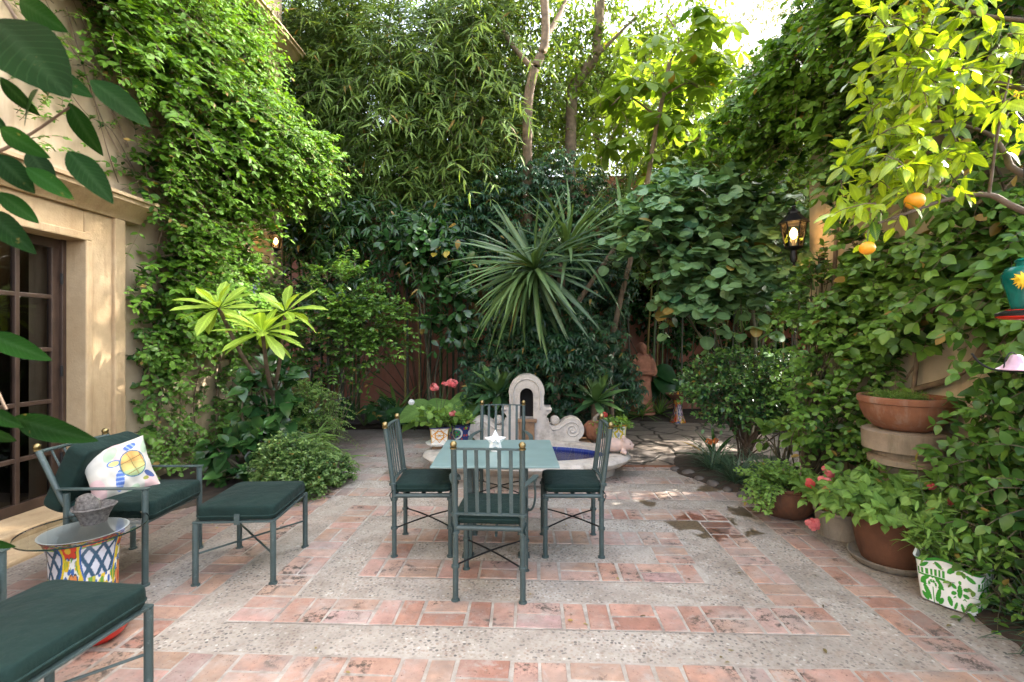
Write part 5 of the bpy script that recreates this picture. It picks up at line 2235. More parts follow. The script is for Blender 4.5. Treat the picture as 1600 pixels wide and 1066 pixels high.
fo = Foliage()
C = arr([[-.075, -.055, .035]] * 5) + rng.normal(size=(5, 3)) * .006
palmate(fo, T_LANCE, C, arr([[-.75, -.6, .1]]), 9, .034, .011, .15, .6, .2)
fo.build('flower', M['yellowpetal'], t)
fx2 = P(1588, 571, 2.3)
t = thing('bell_ornament', 'pale pink bell ornament on a dark bent rod at the right edge', 'ornament', fx2)
b = MB()
b.lathe([(.012, .05), (.02, .045), (.03, .02), (.05, -.005), (.07, -.018), (.068, -.022), (.04, -.01)], 32, rib=lambda q, z: 1 + .04 * math.sin(8 * q), cap=False)
b.build('bell', M['pinkpetal'], t, smooth=60)
b = MB()
b.tube(curve([(-.19, .02, .055), (-.16, .01, .01), (-.11, 0, -.018), (-.03, 0, -.028), (.08, .02, -.03), (.26, .05, -.01), (.8, .2, .02)], 6), .005, 6)
b.tube(curve([(0, 0, .05), (-.025, 0, .06), (-.05, 0, .03), (-.06, 0, -.02)], 5), .003, 6)
b.build('rod', M['black'], t, smooth=50)

# ============================================================ vines on the house wall
def wallpt(b, z, off):
    """point beside the house wall: b along it, z up, off out from the plaster"""
    c, s = math.cos(TH), math.sin(TH)
    a = AW + off
    return np.stack([a * c + b * s, -a * s + b * c, z], -1)


HOUT = arr([math.cos(TH), -math.sin(TH), 0])


def left_bulge(b, z):
    return .10 + .90 * np.exp(-((b - 7.0) / 1.0) ** 2 - ((z - 4.1) / .62) ** 2) + .35 * np.exp(-((b - 6.0) / 1.4) ** 2 - ((z - 4.0) / 1.6) ** 2)


def vine(name, label, region, n, bulge, leafm, T, LL_, WW, nl, tone, out, stems, clusters=60, mode='pair', ln=(.18, .5), droop=.45, dens=None, flowers=None, upn=(.5, -.25, .9)):
    t = thing(name, label, 'climbing plant', (float(wallpt(6.5, 0, .1)[0]), float(wallpt(6.5, 0, .1)[1]), 0))
    fo, stm = Foliage(), Stems(4)
    b0, b1, z0, z1 = region
    cb = rng.uniform(b0, b1, clusters * 6)
    cz = rng.uniform(z0, z1, clusters * 6)
    if dens is not None:
        keep = rng.uniform(0, 1, len(cb)) < dens(cb, cz)
        cb, cz = cb[keep], cz[keep]
    cb, cz = cb[:clusters], cz[:clusters]
    k = rng.integers(0, len(cb), n)
    b = cb[k] + rng.normal(0, .20, n)
    z = cz[k] + rng.normal(0, .20, n)
    if dens is not None:
        ok = rng.uniform(0, 1, n) < dens(b, z) * 1.3
        b, z, k = b[ok], z[ok], k[ok]
    m = len(b)
    f = rng.uniform(.15, 1, m) ** .7
    off = bulge(b, z) * f * rng.uniform(.7, 1.35, clusters)[k % clusters]
    p0 = wallpt(b, z, off)
    cdir = rng.normal(size=(clusters, 3)) * .5
    d0 = HOUT * out + UP * .45 + cdir[k % clusters] + rng.normal(size=(m, 3)) * .45 + arr([0, -.25, 0])
    s = shoot(p0, d0, rng.uniform(ln[0], ln[1], m), 7, droop, .05)
    ct = rng.normal(0, .12, clusters)[k % clusters]
    # shoots far out carry the younger leaves; each cluster has its own leaf size and age
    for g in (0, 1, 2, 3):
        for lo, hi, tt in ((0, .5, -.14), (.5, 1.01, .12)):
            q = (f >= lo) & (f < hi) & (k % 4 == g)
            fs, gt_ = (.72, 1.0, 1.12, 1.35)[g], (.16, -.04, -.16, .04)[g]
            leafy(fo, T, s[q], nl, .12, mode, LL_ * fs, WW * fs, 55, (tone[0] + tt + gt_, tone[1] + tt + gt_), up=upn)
    stm.add(s, .0035, .0012)
    put(fo.build('foliage', leafm), t)
    for pts in stems:
        for (r0, r1, pp) in [pts]:
            stm.add(np.array([tuple(q) for q in curve([wallpt(*p) for p in pp], 8)]), r0, r1)
    put(stm.build('stems', M['barkpale']), t)
    if flowers:
        ok = rng.choice(m, flowers, replace=False)
        C = s[ok][:, -1]
        fo = Foliage()
        for c in C:
            h = rng.uniform(.06, .13)
            pp = np.stack([rng.normal(0, .012, 14), rng.normal(0, .012, 14), -np.linspace(0, h, 14)], -1) + c
            palmate(fo, T_OBOV, pp, rng.normal(size=(14, 3)), 5, .013, .012, .1, .5, .2)
        fo2 = put(fo.build('flowers', LM['violet']), t)
        fo2['kind'] = 'stuff'
    return t


def dens_up(b, z):
    d = np.ones_like(b)
    d = np.where((b < 5.0) & (z < 3.15), 0, d)
    edge = np.where(z > 3.1, 4.95 - 1.1 * np.clip(z - 4.0, 0, 1.2), 5.05)
    d = d * np.clip((b - edge) / .35, 0, 1)
    d = np.where((b > 6.3) & (z > 2.5) & (z < 3.3), .4, d)
    d = np.where((b > 7.1) & (z > 2.1) & (z < 3.5), .0, d)
    d = np.where((b > 7.25) & (z > 4.5), .06, d)
    d = np.where((b > 7.2) & (z > 5.2), .0, d)
    d = np.where((b < 6.2) & (z < 3.2) & (z > 2.2), d * .8, d)
    return d


vine('climbing_vine', 'bright green flowering vine billowing from the house wall', (3.4, 8.2, 1.9, 8.4), 5600, left_bulge, LM['vine'], T_OVATE, .072, .038, 8, (.1, .9), .8,
     [(.02, .012, [(5.3, .1, .05), (5.45, 1.2, .06), (5.3, 2.2, .05), (5.6, 3.6, .07), (5.4, 5.5, .06)]),
      (.016, .01, [(6.4, .1, .05), (6.5, 1.4, .07), (6.9, 2.6, .1), (6.8, 4.6, .1)]),
      (.012, .006, [(5.0, 3.6, .04), (4.7, 4.1, .05), (4.6, 4.9, .05), (4.9, 5.6, .05)]),
      (.012, .006, [(5.4, 3.2, .05), (4.9, 3.5, .04), (4.6, 3.9, .04), (4.3, 4.6, .05)]),
      (.014, .008, [(8.05, 1.0, .05), (8.1, 3, .08), (8.1, 5, .08), (8.0, 7, .06)]),
      (.012, .008, [(7.4, .1, .05), (7.2, 1.3, .05), (7.5, 2.5, .08)])],
     150, dens=dens_up, flowers=34, ln=(.16, .7))


def dens_lo(b, z):
    d = np.where((b < 5.35), .55 + .45 * (np.sin(4.2 * z + 1.0) > -.1), .85)
    d = np.where((b > 5.6) & (z < 1.5) & (z > .55), .30, d)
    d = np.where(b < 5.02, 0, d)
    return d


vine('climbing_vine', 'small leaved creeper with bare stems beside the stone door surround', (5.0, 8.1, .25, 2.5), 1250, lambda b, z: .08 + .22 * np.exp(-((b - 5.9) / .8) ** 2) * (z > 1.2) + 0 * b, LM['ivy'], T_OVATE, .056, .038, 7, (.15, .85), .7,
     [(.014, .01, [(5.6, .05, .04), (5.75, .8, .06), (5.6, 1.5, .05)]), (.012, .008, [(6.1, .05, .04), (6.0, .9, .05), (6.3, 1.6, .06)]),
      (.010, .007, [(7.0, .05, .05), (6.8, .9, .05), (6.6, 1.9, .05)]), (.02, .015, [(7.6, .05, .08), (7.55, 1.0, .10), (7.7, 2.0, .1)])], 55, dens=dens_lo, ln=(.12, .36))


# sparse tendrils on the bare plaster over the door cornice
vine('climbing_vine', 'thin dry tendrils with sparse leaves on the plaster above the door cornice', (3.9, 5.0, 3.3, 5.2), 90, lambda b, z: .06 + 0 * b, LM['vine'], T_OVATE, .045, .026, 6, (.2, .8), .5,
     [(.008, .003, [(5.1, 3.4, .02), (4.8, 3.7, .03), (4.5, 3.75, .03), (4.1, 4.1, .03)]), (.007, .003, [(5.0, 3.9, .02), (4.7, 4.2, .03), (4.4, 4.25, .03), (4.0, 4.7, .03)]),
      (.006, .003, [(4.9, 4.4, .02), (4.6, 4.45, .03), (4.2, 5.0, .03)]), (.006, .003, [(4.9, 3.2, .02), (4.75, 3.5, .03), (4.6, 4.0, .03), (4.65, 4.6, .03)])], 14, ln=(.15, .4))


# ------------------------------------------------------------ generic bush
def bush(name, label, cat, base, lobes, n, leafm, T, L, W, nl, tone, mode='spiral', ln=(.12, .3), droop=.3, ang=60, trunk=None, stem_r=.004, up=(0, -.2, 1), barkm='twig', outk=.8, upk=.6, palm=None, group=None, jit=.25, stemsto=14):
    """lobes: (centre, radii) ellipsoids of a crown; shoots leave each lobe's shell"""
    t = thing(name, label, cat, base, 0, group)
    fo, stm = Foliage(), Stems(5)
    vol = np.array([r[0] * r[1] * r[2] for c, r in lobes]) ** (2 / 3)
    cnt = (n * vol / vol.sum()).astype(int) + 1
    for (c, r), m in zip(lobes, cnt):
        p0, d = in_ellipsoid(m, c, r, .5)
        d0 = d * outk + UP * upk + rng.normal(size=(m, 3)) * .35
        lt = rng.normal(0, .08)
        if palm:
            s = shoot(p0 - d * .05, d0, rng.uniform(ln[0], ln[1], m), 4, droop)
            palmate(fo, T, s[:, -1], d0 * .5 + UP * .9 + arr([0, -.45, 0]) + rng.normal(size=(m, 3)) * .3, palm, L, W, .35, rng.uniform(tone[0], tone[1], m) + lt, .1)
        else:
            s = shoot(p0, d0, rng.uniform(ln[0], ln[1], m), 6, droop)
            leafy(fo, T, s, nl, .1, mode, L, W, ang, (tone[0] + lt, tone[1] + lt), up=up, jit=jit)
        stm.add(s, stem_r, stem_r * .4)
        b0 = arr(base)
        k = min(m, stemsto)
        for i in range(k):
            a = b0 + arr([rng.normal(0, .03), rng.normal(0, .03), 0])
            e = p0[i]
            mid = a * .5 + e * .5 + arr([rng.normal(0, .05), rng.normal(0, .05), .12 * np.linalg.norm(e - a)])
            stm.add(np.array([tuple(q) for q in curve([a, mid, e], 6)]), stem_r * 2.6, stem_r)
    put(fo.build('foliage', LM[leafm] if isinstance(leafm, str) else leafm), t)
    if trunk:
        for (r0, r1, pts) in trunk:
            stm.add(np.array([tuple(q) for q in curve(pts, 8)]), r0, r1)
    put(stm.build('stems', M[barkm]), t)
    return t


# plumeria: rosettes of long pale leaves on bare forked stems
t = thing('plumeria', 'plumeria with three rosettes of pale yellow green leaves against the house wall', 'shrub', (-2.62, 5.75, 0))
fo, stm = Foliage(0), Stems(8)
fy = 5.45
RS = [P(342, 482, 5.05), P(410, 520, 4.8), P(446, 488, 5.1)]
base = arr([-2.62, 5.75, 0])
for i, c in enumerate(RS):
    c = arr(c)
    n = (20, 22, 14)[i]
    ph = 2.4 * np.arange(n) + i
    el = np.linspace(-.55, 1.05, n)
    d = np.stack([np.cos(ph) * np.cos(el), np.sin(ph) * np.cos(el) , np.sin(el)], -1)
    d[:, 1] -= .12
    fo.add(T_OBOV, np.repeat(c[None], n, 0) + d * .025, d, UP + arr([0, -.35, 0]) + rng.normal(size=(n, 3)) * .15, rng.uniform(.33, .46, n) * (.55 + .45 * np.cos(el)), rng.uniform(.095, .13, n), rng.uniform(.3, .95, n))
fork = arr([-2.66, 5.5, .95])
stm.add(np.array([tuple(q) for q in curve([base, base + arr([.0, 0, .5]), fork], 8)]), .028, .024)
for c in RS:
    c = arr(c)
    stm.add(np.array([tuple(q) for q in curve([fork, fork * .45 + c * .55 + arr([0, .0, -.10]), c], 8)]), .022, .018)
put(fo.build('foliage', LM['plum']), t)
put(stm.build('trunk', M['bark']), t)

bush('philodendron', 'dark glossy large leaved plant climbing behind the footstool', 'shrub', (-2.75, 5.5, 0),
     [((-2.72, 5.5, 1.05), (.20, .2, .32)), ((-2.75, 5.65, .6), (.25, .25, .3)), ((-2.9, 5.35, .35), (.35, .25, .28))], 110, 'gloss', T_HEART, .17, .125, 3, (.1, .8), ln=(.06, .2), ang=70, stem_r=.007, up=(.1, -.6, .8))
bush('climbing_shrub', 'white flowered shrub with airy branches under the left lantern', 'shrub', (-2.75, 7.55, 0),
     [((-2.55, 7.4, 2.2), (.45, .35, .5)), ((-2.1, 7.5, 1.9), (.5, .35, .35)), ((-2.75, 7.35, 1.5), (.5, .4, .45)), ((-2.0, 7.5, 1.45), (.35, .3, .3))], 420, 'ivy', T_OVATE, .075, .042, 7, (.2, .8), 'pair', (.18, .45), .35, stemsto=2, trunk=[(.022, .012, [(-2.75, 7.55, 0), (-2.7, 7.5, .9), (-2.5, 7.45, 1.8), (-2.0, 7.45, 2.05)])])
bush('fern', 'feathery fern with white flowers beside the clipped bush', 'fern', (-2.6, 6.1, 0),
     [((-2.55, 6.05, .60), (.28, .25, .36))], 330, 'fern', T_KITE, .035, .012, 16, (.2, .8), 'pair', (.3, .5), .55, ang=70, stem_r=.002, stemsto=0, upk=.9)
t = bush('busy_lizzie', 'leafy plant with small white flowers in front of the fern', 'flower plant', (-2.95, 6.05, 0),
     [((-2.9, 6.1, .5), (.42, .3, .34))], 110, 'gloss', T_OVATE, .13, .06, 5, (.2, .9), ln=(.1, .24), ang=65)
blossoms('flower', [P(474, 646, 5.95), P(467, 652, 5.95), P(482, 643, 5.95)], 4, .03, 'whitep', t, tone=(.5, 1))
bush('clipped_bush', 'low rounded variegated bush spilling onto the paving behind the footstool', 'bush', (-2.2, 5.05, 0),
     [((-2.32, 5.15, .30), (.32, .32, .24)), ((-2.12, 5.05, .22), (.26, .28, .20)), ((-2.25, 4.9, .16), (.28, .24, .16)), ((-1.98, 5.45, .14), (.20, .24, .14))], 1300, 'varieg', T_KITE, .034, .024, 7, (.0, .85), 'pair', (.06, .14), .3, stem_r=.002, barkm='twig')


def rosette(name, label, cat, heads, leafm, T, L, W, n, el=(-.7, 1.4), trunk=None, tone=(.1, .8), group=None, base=None, bend=0.0):
    base = base if base is not None else heads[0]
    t = thing(name, label, cat, base, 0, group)
    fo = Foliage()
    for h in heads:
        c = arr(h[:3])
        ax = nrm(arr(h[3])) if len(h) > 3 else UP
        m = h[4] if len(h) > 4 else n
        el_ = h[5] if len(h) > 5 else el
        e = np.linspace(el_[0], el_[1], m) + rng.normal(0, .08, m)
        ph = 2.39996 * np.arange(m) + rng.normal(0, .1, m)
        b0 = nrm(np.cross(ax, arr([.3, .9, .1])))
        b1 = np.cross(ax, b0)
        d = (b0 * np.cos(ph)[:, None] + b1 * np.sin(ph)[:, None]) * np.cos(e)[:, None] + ax * np.sin(e)[:, None]
        k = rng.uniform(.75, 1.1, m)
        tn = tone[0] + (tone[1] - tone[0]) * (e - el[0]) / (el[1] - el[0]) + rng.normal(0, .12, m)
        fo.add(T, c + d * .03, d, UP * 1.0 + ax * .6 + arr([0, -.3, 0]), L * k, W * k, tn)
    put(fo.build('foliage', LM[leafm]), t)
    if trunk:
        stm = Stems(9)
        for r0, r1, pts in trunk:
            stm.add(np.array([tuple(q) for q in curve(pts, 10)]), r0, r1)
        put(stm.build('trunk', M['barkpale']), t)
    return t


bush('small_palm', 'small bright feathery palm frond behind the clipped bush', 'palm', (-2.35, 5.85, 0), [((-2.28, 5.7, .40), (.10, .10, .06))], 9, 'fern', T_LANCE, .22, .016, 18, (.3, 1.0), 'pair', (.4, .65), .75, ang=65, stem_r=.004, stemsto=0, outk=.9, upk=.6, jit=.1)

def tree(name, label, base, limbs, lobes, n, leafm, T, L, W, nl, tone, mode='spiral', ln=(.25, .6), barkm='bark', droop=.5, palm=None, up=(0, -.3, 1), group='trees at the back of the garden'):
    t = thing(name, label, 'tree', base, 0, group)
    stm = Stems(9)
    for r0, r1, pts in limbs:
        stm.add(np.array([tuple(q) for q in curve(pts, 10)]), r0, r1)
    put(stm.build('trunk', M[barkm]), t)
    fo, tw = Foliage(), Stems(4)
    vol = np.array([r[0] * r[1] * r[2] for c, r in lobes]) ** (2 / 3)
    cnt = (n * vol / vol.sum()).astype(int) + 1
    for (c, r), m in zip(lobes, cnt):
        p0, d = in_ellipsoid(m, c, r, .35)
        d0 = d * .8 + UP * .3 + rng.normal(size=(m, 3)) * .4
        s = shoot(p0, d0, rng.uniform(ln[0], ln[1], m), 6, droop)
        lt = rng.normal(0, .1)
        if palm:
            palmate(fo, T, s[:, -1], d0 * .4 + UP * .9, palm, L, W, .3, rng.uniform(tone[0], tone[1], m) + lt, .12)
        else:
            leafy(fo, T, s, nl, .12, mode, L, W, 60, (tone[0] + lt, tone[1] + lt), up=up)
        tw.add(s, .006, .002)
    put(fo.build('crown', LM[leafm]), t)
    put(tw.build('twigs', M[barkm]), t)
    return t


# ============================================================ back of the garden: bamboo
def bamboo(label, x0, x1, y0, y1, n, h, leafn, seed, zlow, leafm='bamboo', lean=.5):
    r_ = np.random.default_rng(seed)
    cx, cyy = (x0 + x1) / 2, (y0 + y1) / 2
    t = thing('bamboo_clump', label, 'bamboo', (cx, cyy, .03), 0, 'bamboo clumps along the red wall')
    fo, stm = Foliage(), Stems(4)
    for i in range(n):
        x, y = r_.uniform(x0, x1), r_.uniform(y0, y1)
        hh = h * r_.uniform(.75, 1.1)
        rad = r_.uniform(.016, .032)
        dx, dy = r_.normal(0, .25), -abs(r_.normal(lean, .3))
        b = MB()
        pts, rs = [], []
        K = 22
        for k in range(K + 1):
            f = k / K
            p = (x + dx * f ** 2.2, y + dy * f ** 2.2, hh * f * (1 - .06 * f * f))
            pts.append(p)
            rs.append(rad * (1 - .6 * f))
            if k < K:        # joint ring
                pts.append((p[0], p[1], p[2] + .012)); rs.append(rad * (1 - .6 * f) * 1.16)
                pts.append((p[0], p[1], p[2] + .024)); rs.append(rad * (1 - .6 * f))
        b.tube(pts, rs, 8)
        o = b.build('cane', CANE[int(r_.integers(0, len(CANE)))], None, smooth=60)
        put(o, t)
        # branch sprays from the joints
        m = int(leafn * 2.6) // n
        f = r_.uniform(zlow / hh, 1.0, m) ** .8
        f = np.clip(f, zlow / hh, 1)
        p0 = np.stack([x + dx * f ** 2.2, y + dy * f ** 2.2, hh * f], -1)
        d0 = np.stack([r_.normal(0, .8, m), r_.normal(-.45, .6, m), r_.uniform(-.1, .9, m)], -1)
        s = shoot(p0, d0, r_.uniform(.35, 1.0, m), 7, .55, .05)
        ct = r_.normal(0, .16, m)
        for q in (0, 1, 2):
            sel = np.arange(m) % 3 == q
            tt = (-.12, .05, .3)[q]
            # leaves hang in little fans toward the spray's end
            leafy(fo, T_LANCE, s[sel], 6, .3, 'pair', (.17, .21, .27)[q], (.024, .028, .034)[q], 48, (.15 + tt, .5 + tt), up=(0, -.5, .8), jit=.3, updev=.5)
        stm.add(s, .004, .0012)
    put(fo.build('foliage', LM[leafm]), t)
    put(stm.build('twigs', M['twig']), t)
    return t


CANE = [simple('green_bamboo_cane', (0.06, 0.10, 0.025), 0.4, 0, .35, 5, .05), simple('yellow_bamboo_cane', (0.22, 0.16, 0.035), 0.4, 0, .3, 5, .05),
        simple('grey_bamboo_cane', (0.085, 0.08, 0.055), 0.5, 0, .35, 5, .05), simple('dark_bamboo_cane', (0.03, 0.045, 0.018), 0.45, 0, .35, 5, .05)]
bamboo('bamboo clump by the house corner, darkest of the row', -5.4, -3.9, 9.4, 10.4, 10, 8.6, 560, 1, 2.6)
bamboo('bamboo clump left of the bare patch of red wall', -3.8, -2.9, 9.4, 10.3, 12, 8.8, 700, 2, 2.7)
bamboo('bamboo clump with one orange yellow cane behind the geranium', -2.1, -1.1, 9.3, 10.3, 12, 8.6, 760, 3, 2.9)
bamboo('bamboo clump mostly hidden behind the sword leaf plant', -.9, .3, 9.6, 10.5, 8, 8.2, 520, 4, 3.2)
bamboo('thin bamboo clump behind the terracotta statue', 2.2, 3.6, 10.0, 10.8, 10, 5.2, 330, 5, 2.6)
bamboo('shaded bamboo clump behind the round clipped tree', 4.0, 6.6, 9.4, 10.6, 16, 5.0, 420, 6, 1.9)
bamboo('sunlit yellow green bamboo clump rising over the back right corner', 3.4, 5.8, 9.6, 10.8, 10, 6.6, 800, 7, 3.6, 'bright', .7)

tree('bamboo_thicket', 'tall dense bamboo thicket rising behind the red wall on the left', (-3.5, 12.0, -.02),
     [(.03, .02, [(-4.5 + .9 * k, 12.0, 0), (-4.5 + .9 * k, 12.0, 5), (-4.4 + .9 * k, 11.8, 9)]) for k in range(6)],
     [((-5.2, 12.0, 6.8), (1.4, .6, 1.6)), ((-3.4, 12.0, 7.2), (1.4, .6, 1.8)), ((-1.6, 12.0, 7.0), (1.4, .6, 1.7)), ((.2, 12.2, 6.6), (1.2, .6, 1.2)), ((-2.5, 12.2, 9.2), (2.6, .6, 1.0)), ((-5.5, 12.2, 9.0), (1.4, .6, .8))], 1700, 'bamboo', T_LANCE, .26, .042, 8, (.1, .9), 'pair', (.4, .9))
tree('leafy_tree', 'sunlit tree crown seen over the red wall behind the two trunks', (2.6, 13.0, -.02),
     [(.15, .08, [(2.6, 13.0, 0), (2.5, 13.0, 4), (2.2, 12.9, 7)]), (.06, .03, [(2.5, 13.0, 4.4), (3.6, 12.9, 6.4)])],
     [((1.0, 12.8, 6.4), (1.2, .7, 1.0)), ((2.6, 12.8, 6.6), (1.3, .7, 1.1)), ((4.0, 12.6, 6.0), (1.2, .7, .9)), ((1.2, 13.2, 8.2), (1.3, .7, .9)), ((3.0, 13.2, 8.6), (1.4, .7, 1.0)), ((4.6, 13.0, 7.2), (.9, .6, .8))], 1500, 'light', T_OVATE, .14, .07, 8, (.3, 1.0), ln=(.3, .7))
bush('bamboo_spray', 'pale drooping bamboo sprays hanging in front of the darker bamboo', 'bamboo', (-1.6, 9.2, .05),
     [((-2.3, 8.6, 5.2), (.6, .3, .5)), ((-1.3, 8.6, 5.0), (.6, .3, .5)), ((-1.9, 8.6, 6.2), (.8, .3, .4)), ((-.4, 8.7, 5.6), (.5, .3, .5)), ((-.6, 8.7, 6.9), (.7, .3, .5)), ((-3.2, 8.8, 4.6), (.5, .3, .5)), ((-3.6, 8.8, 6.0), (.7, .3, .6))], 150, 'bamboo', T_LANCE, .27, .036, 6, (.45, 1.0), 'pair', (.4, .9), .9, ang=42, stem_r=.004, up=(0, -.6, .8), stemsto=0, outk=.5, upk=.1)
# hanging dark climbers low on the red wall, left of centre
bush('climbing_plant', 'dark climber with long hanging leaves across the bamboo canes', 'climbing plant', (-2.9, 9.0, .05),
     [((-3.4, 8.9, 3.1), (.8, .4, .7)), ((-2.4, 8.8, 3.4), (.9, .4, .7)), ((-1.5, 8.7, 3.3), (.7, .4, .6)), ((-3.2, 8.9, 2.3), (.5, .3, .3))], 330, 'gloss', T_LANCE, .20, .045, 7, (.1, 1.0), 'pair', (.25, .6), .9, ang=50, stem_r=.004, up=(0, -.7, .7), stemsto=1)
t = bush('climbing_plant', 'broad leaved climber with a few yellowed leaves left of the sword leaf plant', 'climbing plant', (-1.35, 8.3, .05),
     [((-1.3, 8.2, 3.05), (.42, .25, .4)), ((-1.0, 8.1, 2.2), (.4, .25, .45)), ((-1.7, 8.3, 3.3), (.35, .2, .2)), ((-.9, 8.0, 1.7), (.22, .2, .2))], 120, 'gloss', T_OBOV, .20, .11, 4, (.3, 1.1), 'spiral', (.1, .3), .4, ang=65, stem_r=.006, up=(0, -.6, .7), stemsto=1)
fo = Foliage()
c = np.array([arr(P(684, 390, 7.9)), arr(P(700, 392, 7.9)), arr(P(690, 398, 7.9)), arr(P(680, 395, 7.9))])
fo.add(T_OVATE, c, rng.normal(size=(4, 3)) * .6 + arr([0, -.3, -.5]), arr([[0, -1, .4]] * 4), .17, .10, [.6, .9, .3, .7])
put(fo.build('yellowed_leaves', LM['dry']), t)['label'] = 'yellowed leaves'

# dark blue-green umbrella shrub: the mass behind the fountain
bush('umbrella_shrub', 'dense dark blue green shrub of fingered leaves behind the fountain', 'shrub', (.5, 8.9, .05),
     [((.2, 8.9, 4.0), (1.1, .6, .75)), ((1.0, 9.0, 4.3), (.8, .6, .7)), ((-.7, 9.0, 3.6), (.7, .5, .6)), ((1.5, 8.8, 3.4), (.7, .5, .8)), ((.6, 8.7, 3.0), (1.0, .5, .7)), ((1.2, 8.5, 2.0), (.75, .5, .8)),
      ((.3, 8.3, 1.5), (.75, .5, .8)), ((1.5, 8.3, 1.1), (.6, .5, .5)), ((-.3, 8.2, 1.2), (.6, .45, .6)), ((.9, 7.7, .8), (.8, .4, .5)), ((.3, 8.2, 2.5), (.7, .4, .7)), ((1.5, 8.3, 2.6), (.6, .4, .7)), ((.0, 8.0, 1.9), (.5, .35, .5)), ((1.1, 7.9, 1.5), (.7, .4, .5)), ((.65, 7.05, 1.95), (.5, .25, .4)), ((.8, 7.05, 1.4), (.65, .25, .4)), ((.65, 7.0, 1.7), (.4, .25, .5)), ((.7, 7.0, 1.3), (.45, .2, .35)), ((.2, 7.1, 1.5), (.4, .25, .4)), ((-.35, 7.6, .75), (.4, .35, .45)), ((1.9, 8.6, .75), (.4, .4, .4))],
     5800, 'scheff', T_LANCE, .115, .034, 0, (.05, .75), palm=7, ln=(.06, .2), stem_r=.004, stemsto=2, trunk=[(.05, .03, [(.5, 8.9, 0), (.6, 8.9, 1.5), (.3, 8.9, 3.4)]), (.04, .02, [(.55, 8.9, .3), (1.1, 8.7, 1.5), (1.2, 8.9, 3.4)]), (.03, .015, [(1.62, 8.5, 0), (1.66, 8.5, 1.5), (1.7, 8.6, 3.0)])])

bush('climbing_plant', 'dark climber added for shade over the red wall behind the statue', 'climbing plant', (3.2, 10.6, .05),  # dark foliage added to stand for deep shade on this wall
     [((2.2, 10.6, 2.8), (.8, .25, .8)), ((3.4, 10.6, 2.4), (.9, .25, .9)), ((4.6, 10.5, 2.6), (.9, .25, .9)), ((5.8, 10.5, 2.3), (.9, .25, .9)), ((3.0, 10.6, 3.9), (1.0, .25, .7)), ((4.8, 10.5, 4.0), (1.0, .25, .7)), ((4.0, 10.5, 1.2), (.8, .25, .5)), ((5.4, 10.4, 1.0), (.8, .25, .5))], 900, 'gloss', T_OVATE, .12, .06, 7, (.1, .8), 'pair', (.2, .45), .6, stemsto=3, up=(0, -.6, .8))
bush('climbing_plant', 'dark creeper on the red wall between the bamboo canes', 'climbing plant', (-2.0, 10.7, .05),
     [((-4.2, 10.75, 2.2), (.8, .15, 1.0)), ((-2.6, 10.8, 2.7), (.5, .12, .6)), ((-1.6, 10.75, 3.0), (.6, .15, .5)), ((-.6, 10.7, 2.6), (.6, .15, .7)), ((-4.6, 10.7, .9), (.7, .2, .6)), ((.6, 10.7, 3.0), (1.0, .2, 1.0))], 330, 'gloss', T_OVATE, .10, .05, 7, (.0, .6), 'pair', (.15, .35), .6, stemsto=3, up=(0, -.6, .8))
# yucca
yc = [(*P(884, 396, 7.0), (.45, -.35, 1.0), 62, (.05, 1.45)), (*P(838, 422, 6.7), (-.7, -.45, -.15), 120, (-.45, 1.4)), (*P(968, 372, 7.5), (.4, 0, 1.0), 18, (.3, 1.45))]
rosette('yucca', 'big yucca with two heads of striped sword leaves above the fountain', 'yucca', yc, 'yucca', T_STRAPD, 1.12, .062, 60, (-.75, 1.45), [
    (.075, .055, [(.62, 7.5, 0), (.68, 7.48, .9), (.72, 7.35, 2.0), tuple(P(878, 412, 7.05))]), (.05, .045, [(.72, 7.2, 1.9), tuple(P(858, 440, 6.95)), tuple(P(840, 427, 6.82))]), (.04, .03, [(.75, 7.3, 1.8), (1.3, 7.45, 2.6), tuple(P(968, 376, 7.5))])],
    (.05, .85), base=(.62, 7.35, 0))
rosette('agave', 'grey green agave left of the fountain arch', 'agave', [(*P(778, 618, 7.35), (-.1, -.45, 1.0))], 'agave', T_AGAVE, .50, .13, 26, (-.25, 1.3), [(.05, .05, [(-.21, 7.4, 0), (-.21, 7.38, .4), tuple(P(778, 620, 7.35))])], (.1, .6), 'agaves flanking the fountain', base=(-.21, 7.4, 0))
rosette('agave', 'agave with one yellow green spear leaf right of the fountain', 'agave', [(*P(930, 628, 7.15), (.05, -.35, 1.0))], 'agave', T_AGAVE, .52, .125, 24, (-.45, 1.35), [(.05, .05, [(1.2, 7.2, 0), (1.2, 7.2, .4), tuple(P(930, 630, 7.15))])], (.1, .65), 'agaves flanking the fountain', base=(1.2, 7.2, 0))

# low plants at the foot of the back bed
def bigleaf(name, label, cat, leaves, mat, T, base, stem=True, group=None):
    """leaves: (tip-of-stalk point, direction, length, width, tone)"""
    t = thing(name, label, cat, base, 0, group)
    fo, stm = Foliage(), Stems(6)
    for (c, d, L, W, tn) in leaves:
        fo.add(T, [arr(c)], [arr(d)], [arr([0, -.75, .7])], L, W, [tn])
        if stem:
            stm.add(np.array([tuple(q) for q in curve([base, (Vector(base) + Vector(c)) / 2 + Vector((0, .05, .08)), c], 6)]), .014, .008)
    put(fo.build('foliage', LM[mat]), t)
    if stem:
        put(stm.build('stalks', M['greenstem']), t)
    return t


be = (-1.05, 8.0, .05)
bigleaf('elephant_ear', 'elephant ear plant with huge green leaves behind the geranium', 'plant', [(P(668, 636, 7.7), (-.75, -.4, -.25), .55, .40, .5), (P(690, 628, 7.8), (-.15, -.7, -.45), .55, .42, .3), (P(712, 625, 7.8), (.7, -.5, -.3), .62, .45, .4), (P(655, 640, 7.9), (-.5, -.2, -.6), .45, .34, .7), (P(722, 630, 7.6), (.5, -.6, -.7), .5, .36, .2)], 'gerani', T_HEART, be)


